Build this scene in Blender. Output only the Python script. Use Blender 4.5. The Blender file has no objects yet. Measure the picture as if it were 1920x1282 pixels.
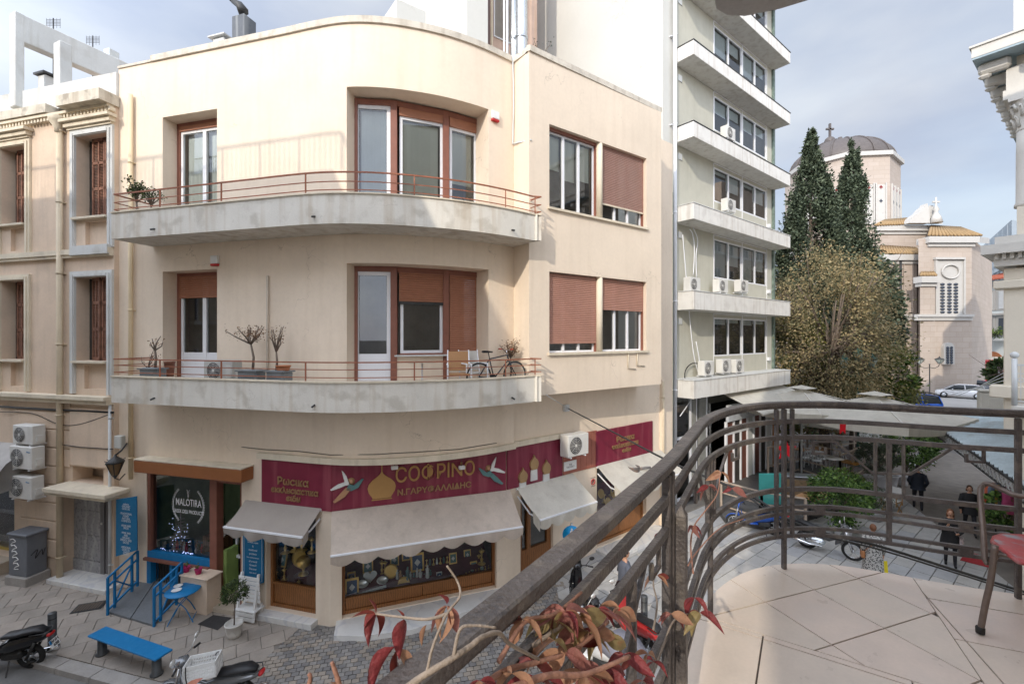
import bpy, bmesh, math, random
from math import radians, sin, cos, pi, sqrt, atan2
from mathutils import Vector, Matrix
random.seed(7)
SC = bpy.context.scene
COL = SC.collection

# ------------------------------------------------------------- camera
EYE = 6.8                      # eye height over the street
CX, CY, F = 960.0, 632.0, 853.0
cam = bpy.data.cameras.new('camera'); camo = bpy.data.objects.new('camera', cam); COL.objects.link(camo)
camo.location = (0, 0, EYE); camo.rotation_euler = (pi/2, 0, 0)
cam.sensor_width = 36; cam.lens = 36*F/1920; cam.shift_y = (CY-641)/1920
cam.clip_start = .05; cam.clip_end = 3000
SC.camera = camo

# ------------------------------------------------------------- sky, sun, exposure
SUN_EL, SUN_ROT = radians(27), radians(207.3)
w = bpy.data.worlds.new('World'); SC.world = w; w.use_nodes = True
nt = w.node_tree; N = nt.nodes; L = nt.links
bg = N['Background']; bg.inputs[1].default_value = .15
sky = N.new('ShaderNodeTexSky'); sky.sky_type = 'NISHITA'; sky.sun_disc = False
sky.sun_elevation = SUN_EL; sky.sun_rotation = SUN_ROT; sky.air_density = 1.2; sky.dust_density = 1.5
tc = N.new('ShaderNodeTexCoord'); mp = N.new('ShaderNodeMapping'); mp.inputs['Scale'].default_value = (1, 1, 2.6)
L.new(tc.outputs['Generated'], mp.inputs['Vector'])
nz = N.new('ShaderNodeTexNoise'); nz.inputs['Scale'].default_value = 1.9; nz.inputs['Detail'].default_value = 9
nz.inputs['Roughness'].default_value = .52; nz.inputs['Distortion'].default_value = .35
L.new(mp.outputs[0], nz.inputs['Vector'])
rp_ = N.new('ShaderNodeValToRGB'); rp_.color_ramp.elements[0].position = .34; rp_.color_ramp.elements[1].position = .66
rp_.color_ramp.elements[0].color = (.75,)*3+(1,); rp_.color_ramp.elements[1].color = (1,)*4
L.new(nz.outputs[0], rp_.inputs[0])
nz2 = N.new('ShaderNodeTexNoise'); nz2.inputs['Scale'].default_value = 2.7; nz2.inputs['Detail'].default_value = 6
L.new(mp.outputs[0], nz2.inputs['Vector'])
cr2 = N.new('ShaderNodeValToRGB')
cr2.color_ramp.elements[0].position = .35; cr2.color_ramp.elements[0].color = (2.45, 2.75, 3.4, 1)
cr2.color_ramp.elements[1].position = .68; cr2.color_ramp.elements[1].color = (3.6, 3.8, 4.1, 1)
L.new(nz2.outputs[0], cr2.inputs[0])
# forward-scattered cloud glow towards the sun, strengthened as added fill for shaded walls
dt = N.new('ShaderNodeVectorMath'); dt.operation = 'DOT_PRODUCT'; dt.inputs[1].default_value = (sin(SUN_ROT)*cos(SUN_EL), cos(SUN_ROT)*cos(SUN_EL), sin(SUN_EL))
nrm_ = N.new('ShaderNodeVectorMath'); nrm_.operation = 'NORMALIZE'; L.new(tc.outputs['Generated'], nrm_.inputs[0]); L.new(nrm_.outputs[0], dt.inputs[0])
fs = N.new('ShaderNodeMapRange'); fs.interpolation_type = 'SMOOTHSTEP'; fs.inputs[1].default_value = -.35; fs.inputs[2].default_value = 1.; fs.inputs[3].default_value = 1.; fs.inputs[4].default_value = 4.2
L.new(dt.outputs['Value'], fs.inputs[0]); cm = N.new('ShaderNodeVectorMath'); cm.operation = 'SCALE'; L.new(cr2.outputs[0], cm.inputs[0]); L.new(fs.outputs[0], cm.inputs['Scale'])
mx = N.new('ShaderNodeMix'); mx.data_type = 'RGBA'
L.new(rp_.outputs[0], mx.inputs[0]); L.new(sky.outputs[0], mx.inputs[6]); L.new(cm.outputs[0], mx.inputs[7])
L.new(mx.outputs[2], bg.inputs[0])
sl = bpy.data.lights.new('sun', 'SUN'); so = bpy.data.objects.new('sun', sl); COL.objects.link(so)
sl.energy = 2.0; sl.angle = radians(.55); sl.color = (1, .905, .77)
to_sun = Vector((sin(SUN_ROT)*cos(SUN_EL), cos(SUN_ROT)*cos(SUN_EL), sin(SUN_EL)))
so.rotation_euler = to_sun.to_track_quat('Z', 'Y').to_euler()
SC.view_settings.view_transform = 'Standard'; SC.view_settings.look = 'None'
SC.view_settings.exposure = 0.52; SC.view_settings.gamma = 1
SC.render.engine = 'CYCLES'
SC.cycles.use_denoising = True
SC.cycles.max_bounces = 7; SC.cycles.diffuse_bounces = 5; SC.cycles.glossy_bounces = 3
SC.cycles.transmission_bounces = 4; SC.cycles.transparent_max_bounces = 8
SC.cycles.caustics_reflective = False; SC.cycles.caustics_refractive = False

# ------------------------------------------------------------- placing helpers
def at(px, py, D): return Vector(((px-CX)/F*D, D, EYE-(py-CY)/F*D))
def gp(px, py, z=0.):
    D = (EYE-z)*F/(py-CY); return Vector(((px-CX)/F*D, D, z))
class Wall:
    """vertical plane through O running along u; n points to the street"""
    def __init__(s, ox, oy, ux, uy):
        l = sqrt(ux*ux+uy*uy); s.ox, s.oy, s.ux, s.uy = ox, oy, ux/l, uy/l; s.nx, s.ny = s.uy, -s.ux
    def s(s_, px, off=0):
        k = (px-CX)/F
        return (k*(s_.oy+s_.ny*off)-s_.ox-s_.nx*off)/(s_.ux-k*s_.uy)
    def D(s_, px, off=0): return s_.oy+s_.uy*s_.s(px, off)+s_.ny*off
    def z(s_, px, py, off=0): return EYE-(py-CY)/F*s_.D(px, off)
    def sz(s_, px, py, off=0): return s_.s(px, off), s_.z(px, py, off)
    def P(s_, s, z=0, off=0): return Vector((s_.ox+s_.ux*s+s_.nx*off, s_.oy+s_.uy*s+s_.ny*off, z))
    def M(s_, s0=0, z0=0, off=0):
        p = s_.P(s0, z0, off)
        return Matrix(((s_.ux, -s_.nx, 0, p.x), (s_.uy, -s_.ny, 0, p.y), (0, 0, 1, p.z), (0, 0, 0, 1)))
class Path:
    def __init__(s, pts):
        s.p = [Vector((a, b)) for a, b in pts]; s.c = [0.]
        for a, b in zip(s.p, s.p[1:]): s.c.append(s.c[-1]+(b-a).length)
        s.L = s.c[-1]
    def seg(s, t):
        for i in range(len(s.c)-2):
            if t < s.c[i+1]: return i
        return len(s.c)-2
    def nrm(s, i):
        d = (s.p[i+1]-s.p[i]).normalized(); return Vector((d.y, -d.x))
    def P(s, t, z=0, off=0):
        i = s.seg(t); d = (s.p[i+1]-s.p[i]).normalized(); q = s.p[i]+d*(t-s.c[i])
        if off:
            n = s.nrm(i); f = (t-s.c[i])/max(1e-6, s.c[i+1]-s.c[i])
            if f < .5 and i > 0:
                m = s.nrm(i-1)
                if m.dot(n) > .9: n = (n*(.5+f)+m*(.5-f)).normalized()
            elif f >= .5 and i < len(s.p)-2:
                m = s.nrm(i+1)
                if m.dot(n) > .9: n = (n*(1.5-f)+m*(f-.5)).normalized()
            q = q+n*off
        return Vector((q.x, q.y, z))
    def s(s_, px, off=0):
        k = (px-CX)/F; best = None
        M_ = 600
        pv = None
        for j in range(M_+1):
            t = s_.L*j/M_; q = s_.P(t, 0, off); e = q.x-k*q.y
            if pv is not None and pv[1]*e <= 0 and pv[1] != e:
                return pv[0]+(t-pv[0])*(-pv[1])/(e-pv[1])
            pv = (t, e)
        return None
    def z(s_, px, py, off=0): return EYE-(py-CY)/F*s_.P(s_.s(px, off), 0, off).y
def spline(pts, n=8, loop=False):
    P = [Vector(p) for p in pts]; out = []
    for i in range(len(P)-1):
        p0 = P[max(i-1, 0)]; p1 = P[i]; p2 = P[i+1]; p3 = P[min(i+2, len(P)-1)]
        for j in range(n):
            t = j/n
            out.append(.5*((2*p1)+(p2-p0)*t+(2*p0-5*p1+4*p2-p3)*t*t+(3*p1-p0-3*p2+p3)*t**3))
    out.append(P[-1]); return out

# ------------------------------------------------------------- mesh builder
ORG = {}
class MB:
    def __init__(s, M=None): s.v = []; s.f = []; s.m = []; s.M = M; s.mi = 0; s.smooth = False; s.sm = []
    def add(s, vs, fs):
        b = len(s.v)
        for p in vs:
            p = Vector(p) if len(p) == 3 else Vector((p[0], p[1], 0))
            s.v.append(s.M @ p if s.M else p)
        for f in fs: s.f.append([b+i for i in f]); s.m.append(s.mi); s.sm.append(s.smooth)
        return s
    def box(s, x0, x1, y0, y1, z0, z1):
        return s.add([(x0,y0,z0),(x1,y0,z0),(x1,y1,z0),(x0,y1,z0),(x0,y0,z1),(x1,y0,z1),(x1,y1,z1),(x0,y1,z1)],
            [(0,3,2,1),(4,5,6,7),(0,1,5,4),(1,2,6,5),(2,3,7,6),(3,0,4,7)])
    def bbox(s, x0, x1, y0, y1, z0, z1, b=.01):     # box with chamfered vertical + top edges
        b = min(b, (x1-x0)*.45, (y1-y0)*.45, (z1-z0)*.45)
        def ring(x0, x1, y0, y1, c, z): return [(x0+c,y0,z),(x1-c,y0,z),(x1,y0+c,z),(x1,y1-c,z),(x1-c,y1,z),(x0+c,y1,z),(x0,y1-c,z),(x0,y0+c,z)]
        v = ring(x0,x1,y0,y1,b,z0+b)+ring(x0,x1,y0,y1,b,z1-b)+ring(x0+b,x1-b,y0+b,y1-b,b*.4,z1)+ring(x0+b,x1-b,y0+b,y1-b,b*.4,z0)
        f = [tuple(range(16,24)), tuple(reversed(range(24,32)))]
        for i in range(8):
            j = (i+1) % 8; f += [(i,j,8+j,8+i), (8+i,8+j,16+j,16+i), (24+i,24+j,j,i)]
        return s.add(v, f)
    def poly(s, pts): return s.add(pts, [tuple(range(len(pts)))])
    def prism(s, poly, z0, z1):
        n = len(poly); v = [(p[0],p[1],z0) for p in poly]+[(p[0],p[1],z1) for p in poly]
        f = [tuple(range(n,2*n)), tuple(reversed(range(n)))]+[(i,(i+1)%n,n+(i+1)%n,n+i) for i in range(n)]
        return s.add(v, f)
    def slab(s, poly, y0, y1):      # polygon in x,z extruded in y
        n = len(poly); v = [(p[0],y0,p[1]) for p in poly]+[(p[0],y1,p[1]) for p in poly]
        f = [tuple(range(n)), tuple(reversed(range(n,2*n)))]+[(i,n+i,n+(i+1)%n,(i+1)%n) for i in range(n)]
        return s.add(v, f)
    def bar(s, p, q, w, h=None, up=(0,0,1)):
        h = h or w; p = Vector(p); q = Vector(q); d = (q-p)
        if d.length < 1e-6: return s
        d.normalize(); up = Vector(up)
        if abs(d.dot(up)) > .99: up = Vector((0,1,0)) if abs(d.y) < .9 else Vector((1,0,0))
        a = d.cross(up).normalized(); b = a.cross(d).normalized(); a *= w/2; b *= h/2
        return s.add([p-a-b,p+a-b,p+a+b,p-a+b,q-a-b,q+a-b,q+a+b,q-a+b],
            [(0,3,2,1),(4,5,6,7),(0,1,5,4),(1,2,6,5),(2,3,7,6),(3,0,4,7)])
    def tube(s, pts, r, n=8, cap=True, closed=False):
        P = [Vector(p) for p in pts]; m = len(P); R = r if isinstance(r, (list, tuple)) else [r]*m
        v = []; f = []; up = None
        for i in range(m):
            if closed: d = P[(i+1)%m]-P[i-1]
            else: d = P[min(i+1,m-1)]-P[max(i-1,0)]
            if d.length < 1e-9: d = Vector((0,0,1))
            d.normalize()
            if up is None: up = Vector((0,0,1)) if abs(d.z) < .9 else Vector((1,0,0))
            a = (up-d*up.dot(d)); a = a.normalized() if a.length > 1e-6 else d.orthogonal().normalized()
            up = a; b = d.cross(a)
            for k in range(n):
                t = 2*pi*k/n; v.append(P[i]+(a*cos(t)+b*sin(t))*R[i])
        for i in range(m if closed else m-1):
            j = (i+1) % m
            for k in range(n): f.append((i*n+k, i*n+(k+1)%n, j*n+(k+1)%n, j*n+k))
        if cap and not closed: f += [tuple(reversed(range(n))), tuple(range((m-1)*n, m*n))]
        sm = s.smooth; s.smooth = True; s.add(v, f); s.smooth = sm; return s
    def lathe(s, prof, c=(0,0,0), n=16, sx=1, sy=1):
        v = []; f = []; m = len(prof)
        for r, z in prof:
            for k in range(n): t = 2*pi*k/n; v.append((c[0]+r*cos(t)*sx, c[1]+r*sin(t)*sy, c[2]+z))
        for i in range(m-1):
            for k in range(n): f.append((i*n+k, i*n+(k+1)%n, (i+1)*n+(k+1)%n, (i+1)*n+k))
        f += [tuple(reversed(range(n))), tuple(range((m-1)*n, m*n))]
        sm = s.smooth; s.smooth = True; s.add(v, f); s.smooth = sm; return s
    def ball(s, c, rx, ry=None, rz=None, n=10):
        ry = ry or rx; rz = rz or rx
        h = n//2+1; return s.lathe([(max(.001,sin(pi*i/h))*rx, -cos(pi*i/h)*rz) for i in range(h+1)], c, n, 1, ry/rx)
    def loft(s, rings, cap=True):    # rings of equal vertex count
        n = len(rings[0]); v = [p for r in rings for p in r]; f = []
        for i in range(len(rings)-1):
            for k in range(n): f.append((i*n+k, i*n+(k+1)%n, (i+1)*n+(k+1)%n, (i+1)*n+k))
        if cap: f += [tuple(reversed(range(n))), tuple(range((len(rings)-1)*n, len(rings)*n))]
        sm = s.smooth; s.smooth = True; s.add(v, f); s.smooth = sm; return s
    def build(s, name, mats, parent=None, kind=None, label=None, cat=None, group=None, shared=None):
        v = s.v
        if not v: v = [Vector((0,0,0))]
        lo = [min(p[i] for p in v) for i in range(3)]; hi = [max(p[i] for p in v) for i in range(3)]
        c = Vector(((lo[0]+hi[0])/2, (lo[1]+hi[1])/2, lo[2]))
        me = bpy.data.meshes.new(name); me.from_pydata([p-c for p in v], [], s.f)
        if not isinstance(mats, (list, tuple)): mats = [mats]
        for m in mats: me.materials.append(m)
        if len(mats) > 1: me.polygons.foreach_set('material_index', s.m)
        if any(s.sm): me.polygons.foreach_set('use_smooth', s.sm)
        me.update()
        o = bpy.data.objects.new(name, me); COL.objects.link(o)
        place(o, c, parent)
        return tag(o, label, cat, group, kind)
def place(o, c, parent=None):
    ORG[o.name] = Vector(c)
    if parent: o.parent = parent; o.location = Vector(c)-ORG[parent.name]
    else: o.location = c
def tag(o, label=None, cat=None, group=None, kind=None):
    if label: o['label'] = label
    if cat: o['category'] = cat
    if group: o['group'] = group
    if kind: o['kind'] = kind
    return o
def thing(name, label, cat, loc=(0,0,0), group=None):
    o = bpy.data.objects.new(name, None); COL.objects.link(o); o.empty_display_size = .1
    place(o, Vector(loc)); return tag(o, label, cat, group)
def kids(o): return [c for c in bpy.data.objects if c.parent == o]
def dup(o, loc, rz=0, label=None, group=None, parent=None, scale=None):
    c = o.copy(); COL.objects.link(c)
    if parent: c.parent = parent
    else:
        c.location = loc; c.rotation_euler = (0, 0, rz)
        if scale: c.scale = (scale,)*3
    if label: c['label'] = label
    if group: c['group'] = group
    for ch in kids_of.get(o.name, ()): dup(ch, None, parent=c)
    return c
kids_of = {}
def remember(o):
    k = kids(o); kids_of[o.name] = k
    for c in k: remember(c)
def turn(o, loc, rz, scale=None):
    o.location = loc; o.rotation_euler = (0, 0, rz)
    if scale: o.scale = (scale,)*3
def copyobj(o, parent, loc_world, rz=None, rot=None):
    c = o.copy(); COL.objects.link(c); c.parent = parent
    c.location = Vector(loc_world)-(ORG[parent.name] if parent else Vector((0,0,0)))
    if rz is not None: c.rotation_euler = (0, 0, rz)
    if rot is not None: c.rotation_euler = rot
    return c
def text(name, body, size, mat_, M, parent, extrude=.004, align='CENTER', xs=1, shear=0, weight=0, fit=None):
    cu = bpy.data.curves.new(name, 'FONT'); cu.body = body; cu.size = size; cu.extrude = extrude
    cu.align_x = align; cu.align_y = 'CENTER'; cu.shear = shear; cu.offset = weight; cu.space_line = .95
    cu.resolution_u = 3
    cu.materials.append(mat_); o = bpy.data.objects.new(name, cu); COL.objects.link(o)
    # text plane x,y -> frame x,z
    T = M @ Matrix(((xs,0,0,0),(0,0,-1,0),(0,1,0,0),(0,0,0,1)))
    W = T.copy()
    if parent: W = Matrix.Translation(-ORG[parent.name]) @ T; o.parent = parent
    COL.objects.unlink(o); COL.objects.link(o)
    dg = bpy.context.evaluated_depsgraph_get(); me = bpy.data.meshes.new_from_object(o.evaluated_get(dg)); me.name = name
    bpy.data.objects.remove(o); bpy.data.curves.remove(cu)
    if fit:
        xs_ = [v.co.x for v in me.vertices]; k_ = fit/(max(xs_)-min(xs_)); T = T @ Matrix.Diagonal((k_/1.,1,1,1)); W = Matrix.Translation(-ORG[parent.name]) @ T
    if parent: lo = W
    else: lo = T
    me.transform(lo.to_3x3().to_4x4()); m2 = bpy.data.objects.new(name, me); COL.objects.link(m2); m2.parent = parent
    m2.location = lo.translation; ORG[m2.name] = T.translation.copy()
    return m2

# ------------------------------------------------------------- materials
MATS = {}
def mat(name, col, rough=.75, metal=0, var=.1, vs=2.5, bump=.12, bs=60, streak=0, scol=(.25,.19,.13), patch=0, pcol=(.4,.38,.35), ps=1.3,
        spec=.35, island=0, coat=0, crack=0, wave=None, trans=0, glow=0, hue=None):
    m = bpy.data.materials.new(name); m.use_nodes = True; nt = m.node_tree; n = nt.nodes; l = nt.links
    p = n['Principled BSDF']; p.inputs['Roughness'].default_value = rough; p.inputs['Metallic'].default_value = metal
    p.inputs['Specular IOR Level'].default_value = spec
    if coat: p.inputs['Coat Weight'].default_value = coat; p.inputs['Coat Roughness'].default_value = .08
    g = n.new('ShaderNodeNewGeometry'); base = n.new('ShaderNodeRGB'); base.outputs[0].default_value = (*col, 1); cur = base.outputs[0]
    def noise(scale, detail=4, sc=None):
        t = n.new('ShaderNodeTexNoise'); t.inputs['Scale'].default_value = scale; t.inputs['Detail'].default_value = detail
        if sc:
            mm = n.new('ShaderNodeMapping'); mm.inputs['Scale'].default_value = sc; l.new(g.outputs['Position'], mm.inputs[0]); l.new(mm.outputs[0], t.inputs['Vector'])
        else: l.new(g.outputs['Position'], t.inputs['Vector'])
        return t.outputs[0]
    def ramp(x, a, b, lo=0., hi=1.):
        r = n.new('ShaderNodeMapRange'); r.inputs[1].default_value = a; r.inputs[2].default_value = b; r.inputs[3].default_value = lo; r.inputs[4].default_value = hi
        l.new(x, r.inputs[0]); return r.outputs[0]
    def mixc(f, a, b, mode='MIX'):
        x = n.new('ShaderNodeMix'); x.data_type = 'RGBA'; x.blend_type = mode
        if isinstance(f, float): x.inputs[0].default_value = f
        else: l.new(f, x.inputs[0])
        for s_, q in ((6, a), (7, b)):
            if isinstance(q, tuple): x.inputs[s_].default_value = (*q, 1)
            else: l.new(q, x.inputs[s_])
        return x.outputs[2]
    def vmul(c, f):
        h = n.new('ShaderNodeHueSaturation'); l.new(c, h.inputs['Color']); l.new(f, h.inputs['Value']); return h.outputs[0]
    if hue: cur = mixc(ramp(g.outputs['Random Per Island'], .2, .8), cur, hue)
    if var:
        cur = vmul(cur, ramp(noise(vs, 6), .3, .7, 1-var, 1+var))
        cur = vmul(cur, ramp(noise(vs*14, 3), .3, .7, 1-var*.45, 1+var*.45))
    if island: cur = vmul(cur, ramp(g.outputs['Random Per Island'], 0, 1, 1-island, 1+island))
    if patch: cur = mixc(ramp(noise(ps, 9), .53, .66, 0, patch), cur, pcol)
    if streak:
        cur = mixc(ramp(noise(1., 6, (5, 5, .35)), .50, .74, 0, streak), cur, scol)
    if crack:
        vo = n.new('ShaderNodeTexVoronoi'); vo.feature = 'DISTANCE_TO_EDGE'; vo.inputs['Scale'].default_value = .55
        mm = n.new('ShaderNodeVectorMath'); mm.operation = 'ADD'; nn = n.new('ShaderNodeTexNoise'); nn.inputs['Scale'].default_value = 2.; nn.inputs['Detail'].default_value = 5
        l.new(g.outputs['Position'], nn.inputs['Vector']); l.new(g.outputs['Position'], mm.inputs[0]); l.new(nn.outputs['Color'], mm.inputs[1]); l.new(mm.outputs[0], vo.inputs['Vector'])
        k = n.new('ShaderNodeMath'); k.operation = 'MULTIPLY'; l.new(ramp(vo.outputs[0], .0, .004, 1, 0), k.inputs[0]); l.new(ramp(noise(.5, 2), .55, .66, 0, crack*.55), k.inputs[1])
        cur = mixc(k.outputs[0], cur, (.22,.17,.12))
    if wave:
        wv = n.new('ShaderNodeTexWave'); wv.inputs['Scale'].default_value = wave[0]; wv.inputs['Distortion'].default_value = wave[1]; wv.inputs['Detail'].default_value = 4
        l.new(g.outputs['Position'], wv.inputs['Vector']); cur = mixc(ramp(wv.outputs['Fac'], wave[3] if len(wave) > 3 else .55, 1, 0, 1.), cur, wave[2])
    l.new(cur, p.inputs['Base Color'])
    if trans:
        p.inputs['Transmission Weight'].default_value = 0
        tr = n.new('ShaderNodeBsdfTranslucent'); l.new(cur, tr.inputs[0]); ms = n.new('ShaderNodeMixShader'); ms.inputs[0].default_value = trans
        l.new(p.outputs[0], ms.inputs[1]); l.new(tr.outputs[0], ms.inputs[2]); l.new(ms.outputs[0], n['Material Output'].inputs[0])
    if glow: p.inputs['Emission Color'].default_value = (*col, 1); p.inputs['Emission Strength'].default_value = glow
    if bump:
        b = n.new('ShaderNodeBump'); b.inputs['Strength'].default_value = bump; b.inputs['Distance'].default_value = .02
        l.new(noise(bs, 5), b.inputs['Height']); l.new(b.outputs[0], p.inputs['Normal'])
        rr = ramp(noise(bs*.2, 3), .3, .7, max(0, rough-.08), min(1, rough+.08)); l.new(rr, p.inputs['Roughness'])
    MATS[name] = m; return m
def glass(name, tint=(.9,.95,.95), refl=1.0, rough=.015):
    m = bpy.data.materials.new(name); m.use_nodes = True; nt = m.node_tree; n = nt.nodes; l = nt.links
    n.remove(n['Principled BSDF'])
    t = n.new('ShaderNodeBsdfTransparent'); t.inputs[0].default_value = (*tint, 1)
    g = n.new('ShaderNodeBsdfGlossy'); g.inputs['Roughness'].default_value = rough; g.inputs[0].default_value = (.95,.97,1,1)
    fr = n.new('ShaderNodeFresnel'); fr.inputs[0].default_value = 1.55
    k = n.new('ShaderNodeMath'); k.operation = 'MULTIPLY_ADD'; k.inputs[1].default_value = 1.5*refl; k.inputs[2].default_value = .03*refl; k.use_clamp = True
    l.new(fr.outputs[0], k.inputs[0])
    mx = n.new('ShaderNodeMixShader'); l.new(k.outputs[0], mx.inputs[0]); l.new(t.outputs[0], mx.inputs[1]); l.new(g.outputs[0], mx.inputs[2])
    l.new(mx.outputs[0], n['Material Output'].inputs[0]); return m
STUCCO = mat('cream_stucco', (.76,.645,.52), .88, var=.05, vs=.8, bump=.14, bs=45, streak=.13, scol=(.45,.33,.22), crack=.95, patch=.16, pcol=(.60,.49,.38), ps=.7)
STUCCO2 = mat('pink_beige_stucco', (.66,.52,.40), .88, var=.07, vs=1.2, bump=.2, bs=40, streak=.22, scol=(.36,.28,.2), patch=.35, pcol=(.48,.39,.31), crack=.6)
STUCCO3 = mat('pale_trim_plaster', (.68,.60,.47), .85, var=.08, vs=2, bump=.2, bs=50, streak=.3, scol=(.33,.27,.2), patch=.3, pcol=(.42,.37,.3))
WHITEPL = mat('weathered_white_plaster', (.60,.605,.59), .85, var=.06, vs=1.5, bump=.25, bs=30, streak=.45, scol=(.36,.33,.27), patch=.45, pcol=(.42,.4,.36))
BALC = mat('balcony_grey_white_paint', (.66,.63,.57), .8, var=.05, vs=1.8, bump=.25, bs=35, streak=.5, scol=(.40,.30,.19), patch=.5, pcol=(.40,.36,.30), ps=2.6, crack=1.3)
CONC = mat('white_concrete_band', (.72,.70,.66), .82, var=.05, vs=2, bump=.2, bs=40, streak=.42, scol=(.38,.31,.24), patch=.35, pcol=(.5,.47,.43), ps=2.5)
SHUT = mat('red_brown_roller_shutter', (.36,.16,.095), .55, var=.07, vs=6, bump=.05)
SHUTOLD = mat('old_red_brown_louvre_paint', (.21,.10,.065), .7, var=.25, vs=6, bump=.3, bs=50, patch=.4, pcol=(.28,.15,.10), ps=5)
WOODRED = mat('red_brown_painted_frame', (.235,.095,.065), .5, var=.1, vs=6, bump=.08)
WHITEFR = mat('white_lacquer_frame', (.78,.79,.82), .35, var=.03, bump=.02)
CURT = mat('cream_roller_blind', (.74,.72,.62), .9, var=.03, bump=.05)
CURTW = mat('pale_curtain_cloth', (.55,.57,.56), .9, var=.05, bump=.05)
DARKROOM = mat('unlit_interior_dark', (.05,.045,.04), .9, var=.2, bump=0)  # near-black colour stands in for the darkness of unlit interiors
ROOMWALL = mat('unlit_room_dimness', (.16,.14,.12), .9, var=.2, bump=0)  # wall colour darkened to stand in for the dim light indoors
GLASS = glass('window_glass', refl=.75)
GLASSC = glass('shop_window_glass', (.93,.96,.96), .75)
RUSTRAIL = mat('rust_brown_rail_paint', (.30,.11,.06), .55, var=.2, vs=8, bump=.15, bs=80)
SIGNRED = mat('burgundy_sign_panel', (.185,.018,.042), .38, var=.10, vs=3, bump=.04, streak=.5, scol=(.37,.11,.13), spec=.5)
GOLDP = mat('flat_gold_sign_paint', (.42,.24,.09), .5, metal=.15, var=.06, bump=.05)
GOLD = mat('polished_brass', (.80,.53,.17), .32, metal=.45, var=.1, bump=0)
SILVER = mat('silver_metal', (.7,.7,.68), .3, metal=.5, var=.08, bump=0)
WOODBR = mat('varnished_brown_wood', (.27,.115,.04), .42, var=.14, vs=5, bump=.08, wave=(6, 6, (.16,.065,.022)))
MARBLE = mat('white_veined_marble', (.66,.65,.63), .35, var=.06, bump=.03, wave=(.7, 18, (.56,.56,.57), .80))
AWN = mat('beige_awning_canvas', (.56,.48,.41), .9, var=.09, vs=1.6, bump=.45, bs=9, streak=.35, scol=(.34,.29,.24), trans=.18)
AWN2 = mat('pale_awning_canvas', (.66,.63,.56), .9, var=.08, vs=1.6, bump=.4, bs=9, streak=.3, scol=(.45,.4,.34), trans=.25)
ACWHITE = mat('white_ac_casing', (.66,.65,.62), .45, var=.05, bump=.04, streak=.12)
ACDARK = mat('dark_fan_grille', (.06,.06,.065), .5, var=.1, bump=0)
PLPIPE = mat('painted_drainpipe_beige', (.60,.50,.36), .6, var=.08, bump=.1, streak=.3)
GREYPIPE = mat('pale_grey_pipe', (.60,.62,.63), .45, var=.06, bump=.05)
BLACKCABLE = mat('black_rubber_cable', (.03,.03,.03), .6, var=.1, bump=0)
GALV = mat('galvanised_steel', (.55,.58,.61), .33, metal=.9, var=.08, bump=.04)
DARKMETAL = mat('dark_weathered_metal', (.06,.06,.06), .5, metal=.5, var=.3, bump=.2)
BLUE = mat('bright_blue_paint', (.008,.17,.40), .5, var=.07, bump=.06)
BLUESIGN = mat('blue_chalk_board', (.008,.13,.27), .6, var=.08, bump=.02)
CHALK = mat('white_chalk_lettering', (.62,.66,.70), .9, var=.1, bump=0)
WHITEPAINT = mat('white_paint', (.75,.75,.74), .5, var=.05, bump=.05)
BLACKP = mat('black_plastic', (.02,.02,.022), .4, var=.1, bump=.05)
BLACKG = mat('glossy_black_paint', (.008,.008,.01), .12, var=0, bump=0, coat=.6)
RUBBER = mat('tyre_rubber', (.025,.025,.025), .8, var=.2, bump=.2)
CHROME = mat('chrome', (.75,.76,.78), .12, metal=1, var=0, bump=0)

# ============================================================= MAIN CREAM BUILDING
LWL = Wall(-4.26, 10.69, 1, -.268)
CH = Wall(-4.26, 10.69, 4.11, 1.51)
GR = Wall(-.15, 12.2, 1, .78)
RB = Wall(.437, 11.65, .813, .582)
OF = Wall(6.72, 18.5, .782, .624)
curve = spline([(-5.4,10.997),(-4.7,10.80),(-3.95,10.635),(-3.24,10.625),(-2.5,10.76),(-1.64,11.06),(-.8,11.53),(.05,12.18)], 6)
U = Path([(-10.75,12.431)]+[tuple(p) for p in curve]+[(.437,11.65),(4.86,14.816),(4.30,15.6)])
S_END = U.c[-4]          # end of the curved wall
def upx(px, lo=0, hi=None, off=0):
    return U.s(px, off)
def facade(mb, path, s0, s1, z0, z1, holes=(), depth=.3, off=0):
    S = sorted({s0, s1, *[c for c in path.c if s0 < c < s1], *[h[0] for h in holes], *[h[1] for h in holes]})
    Z = sorted({z0, z1, *[h[2] for h in holes], *[h[3] for h in holes]})
    for a, b in zip(S, S[1:]):
        if b-a < 1e-4: continue
        for c, d in zip(Z, Z[1:]):
            m, n_ = (a+b)/2, (c+d)/2
            if any(h[0] < m < h[1] and h[2] < n_ < h[3] for h in holes): continue
            mb.add([path.P(a,c,off), path.P(b,c,off), path.P(b,d,off), path.P(a,d,off)], [(0,1,2,3)])
    for h in holes:
        dp = h[4] if len(h) > 4 else depth
        for t in (h[0], h[1]):
            mb.add([path.P(t+1e-4,h[2],off), path.P(t+1e-4,h[3],off), path.P(t+1e-4,h[3],off-dp), path.P(t+1e-4,h[2],off-dp)], [(0,1,2,3)])
        ss = [x for x in S if h[0] <= x <= h[1]]
        for a, b in zip(ss, ss[1:]):
            for z in (h[2], h[3]):
                mb.add([path.P(a,z,off), path.P(b,z,off), path.P(b,z,off-dp), path.P(a,z,off-dp)], [(0,1,2,3)])
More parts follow.
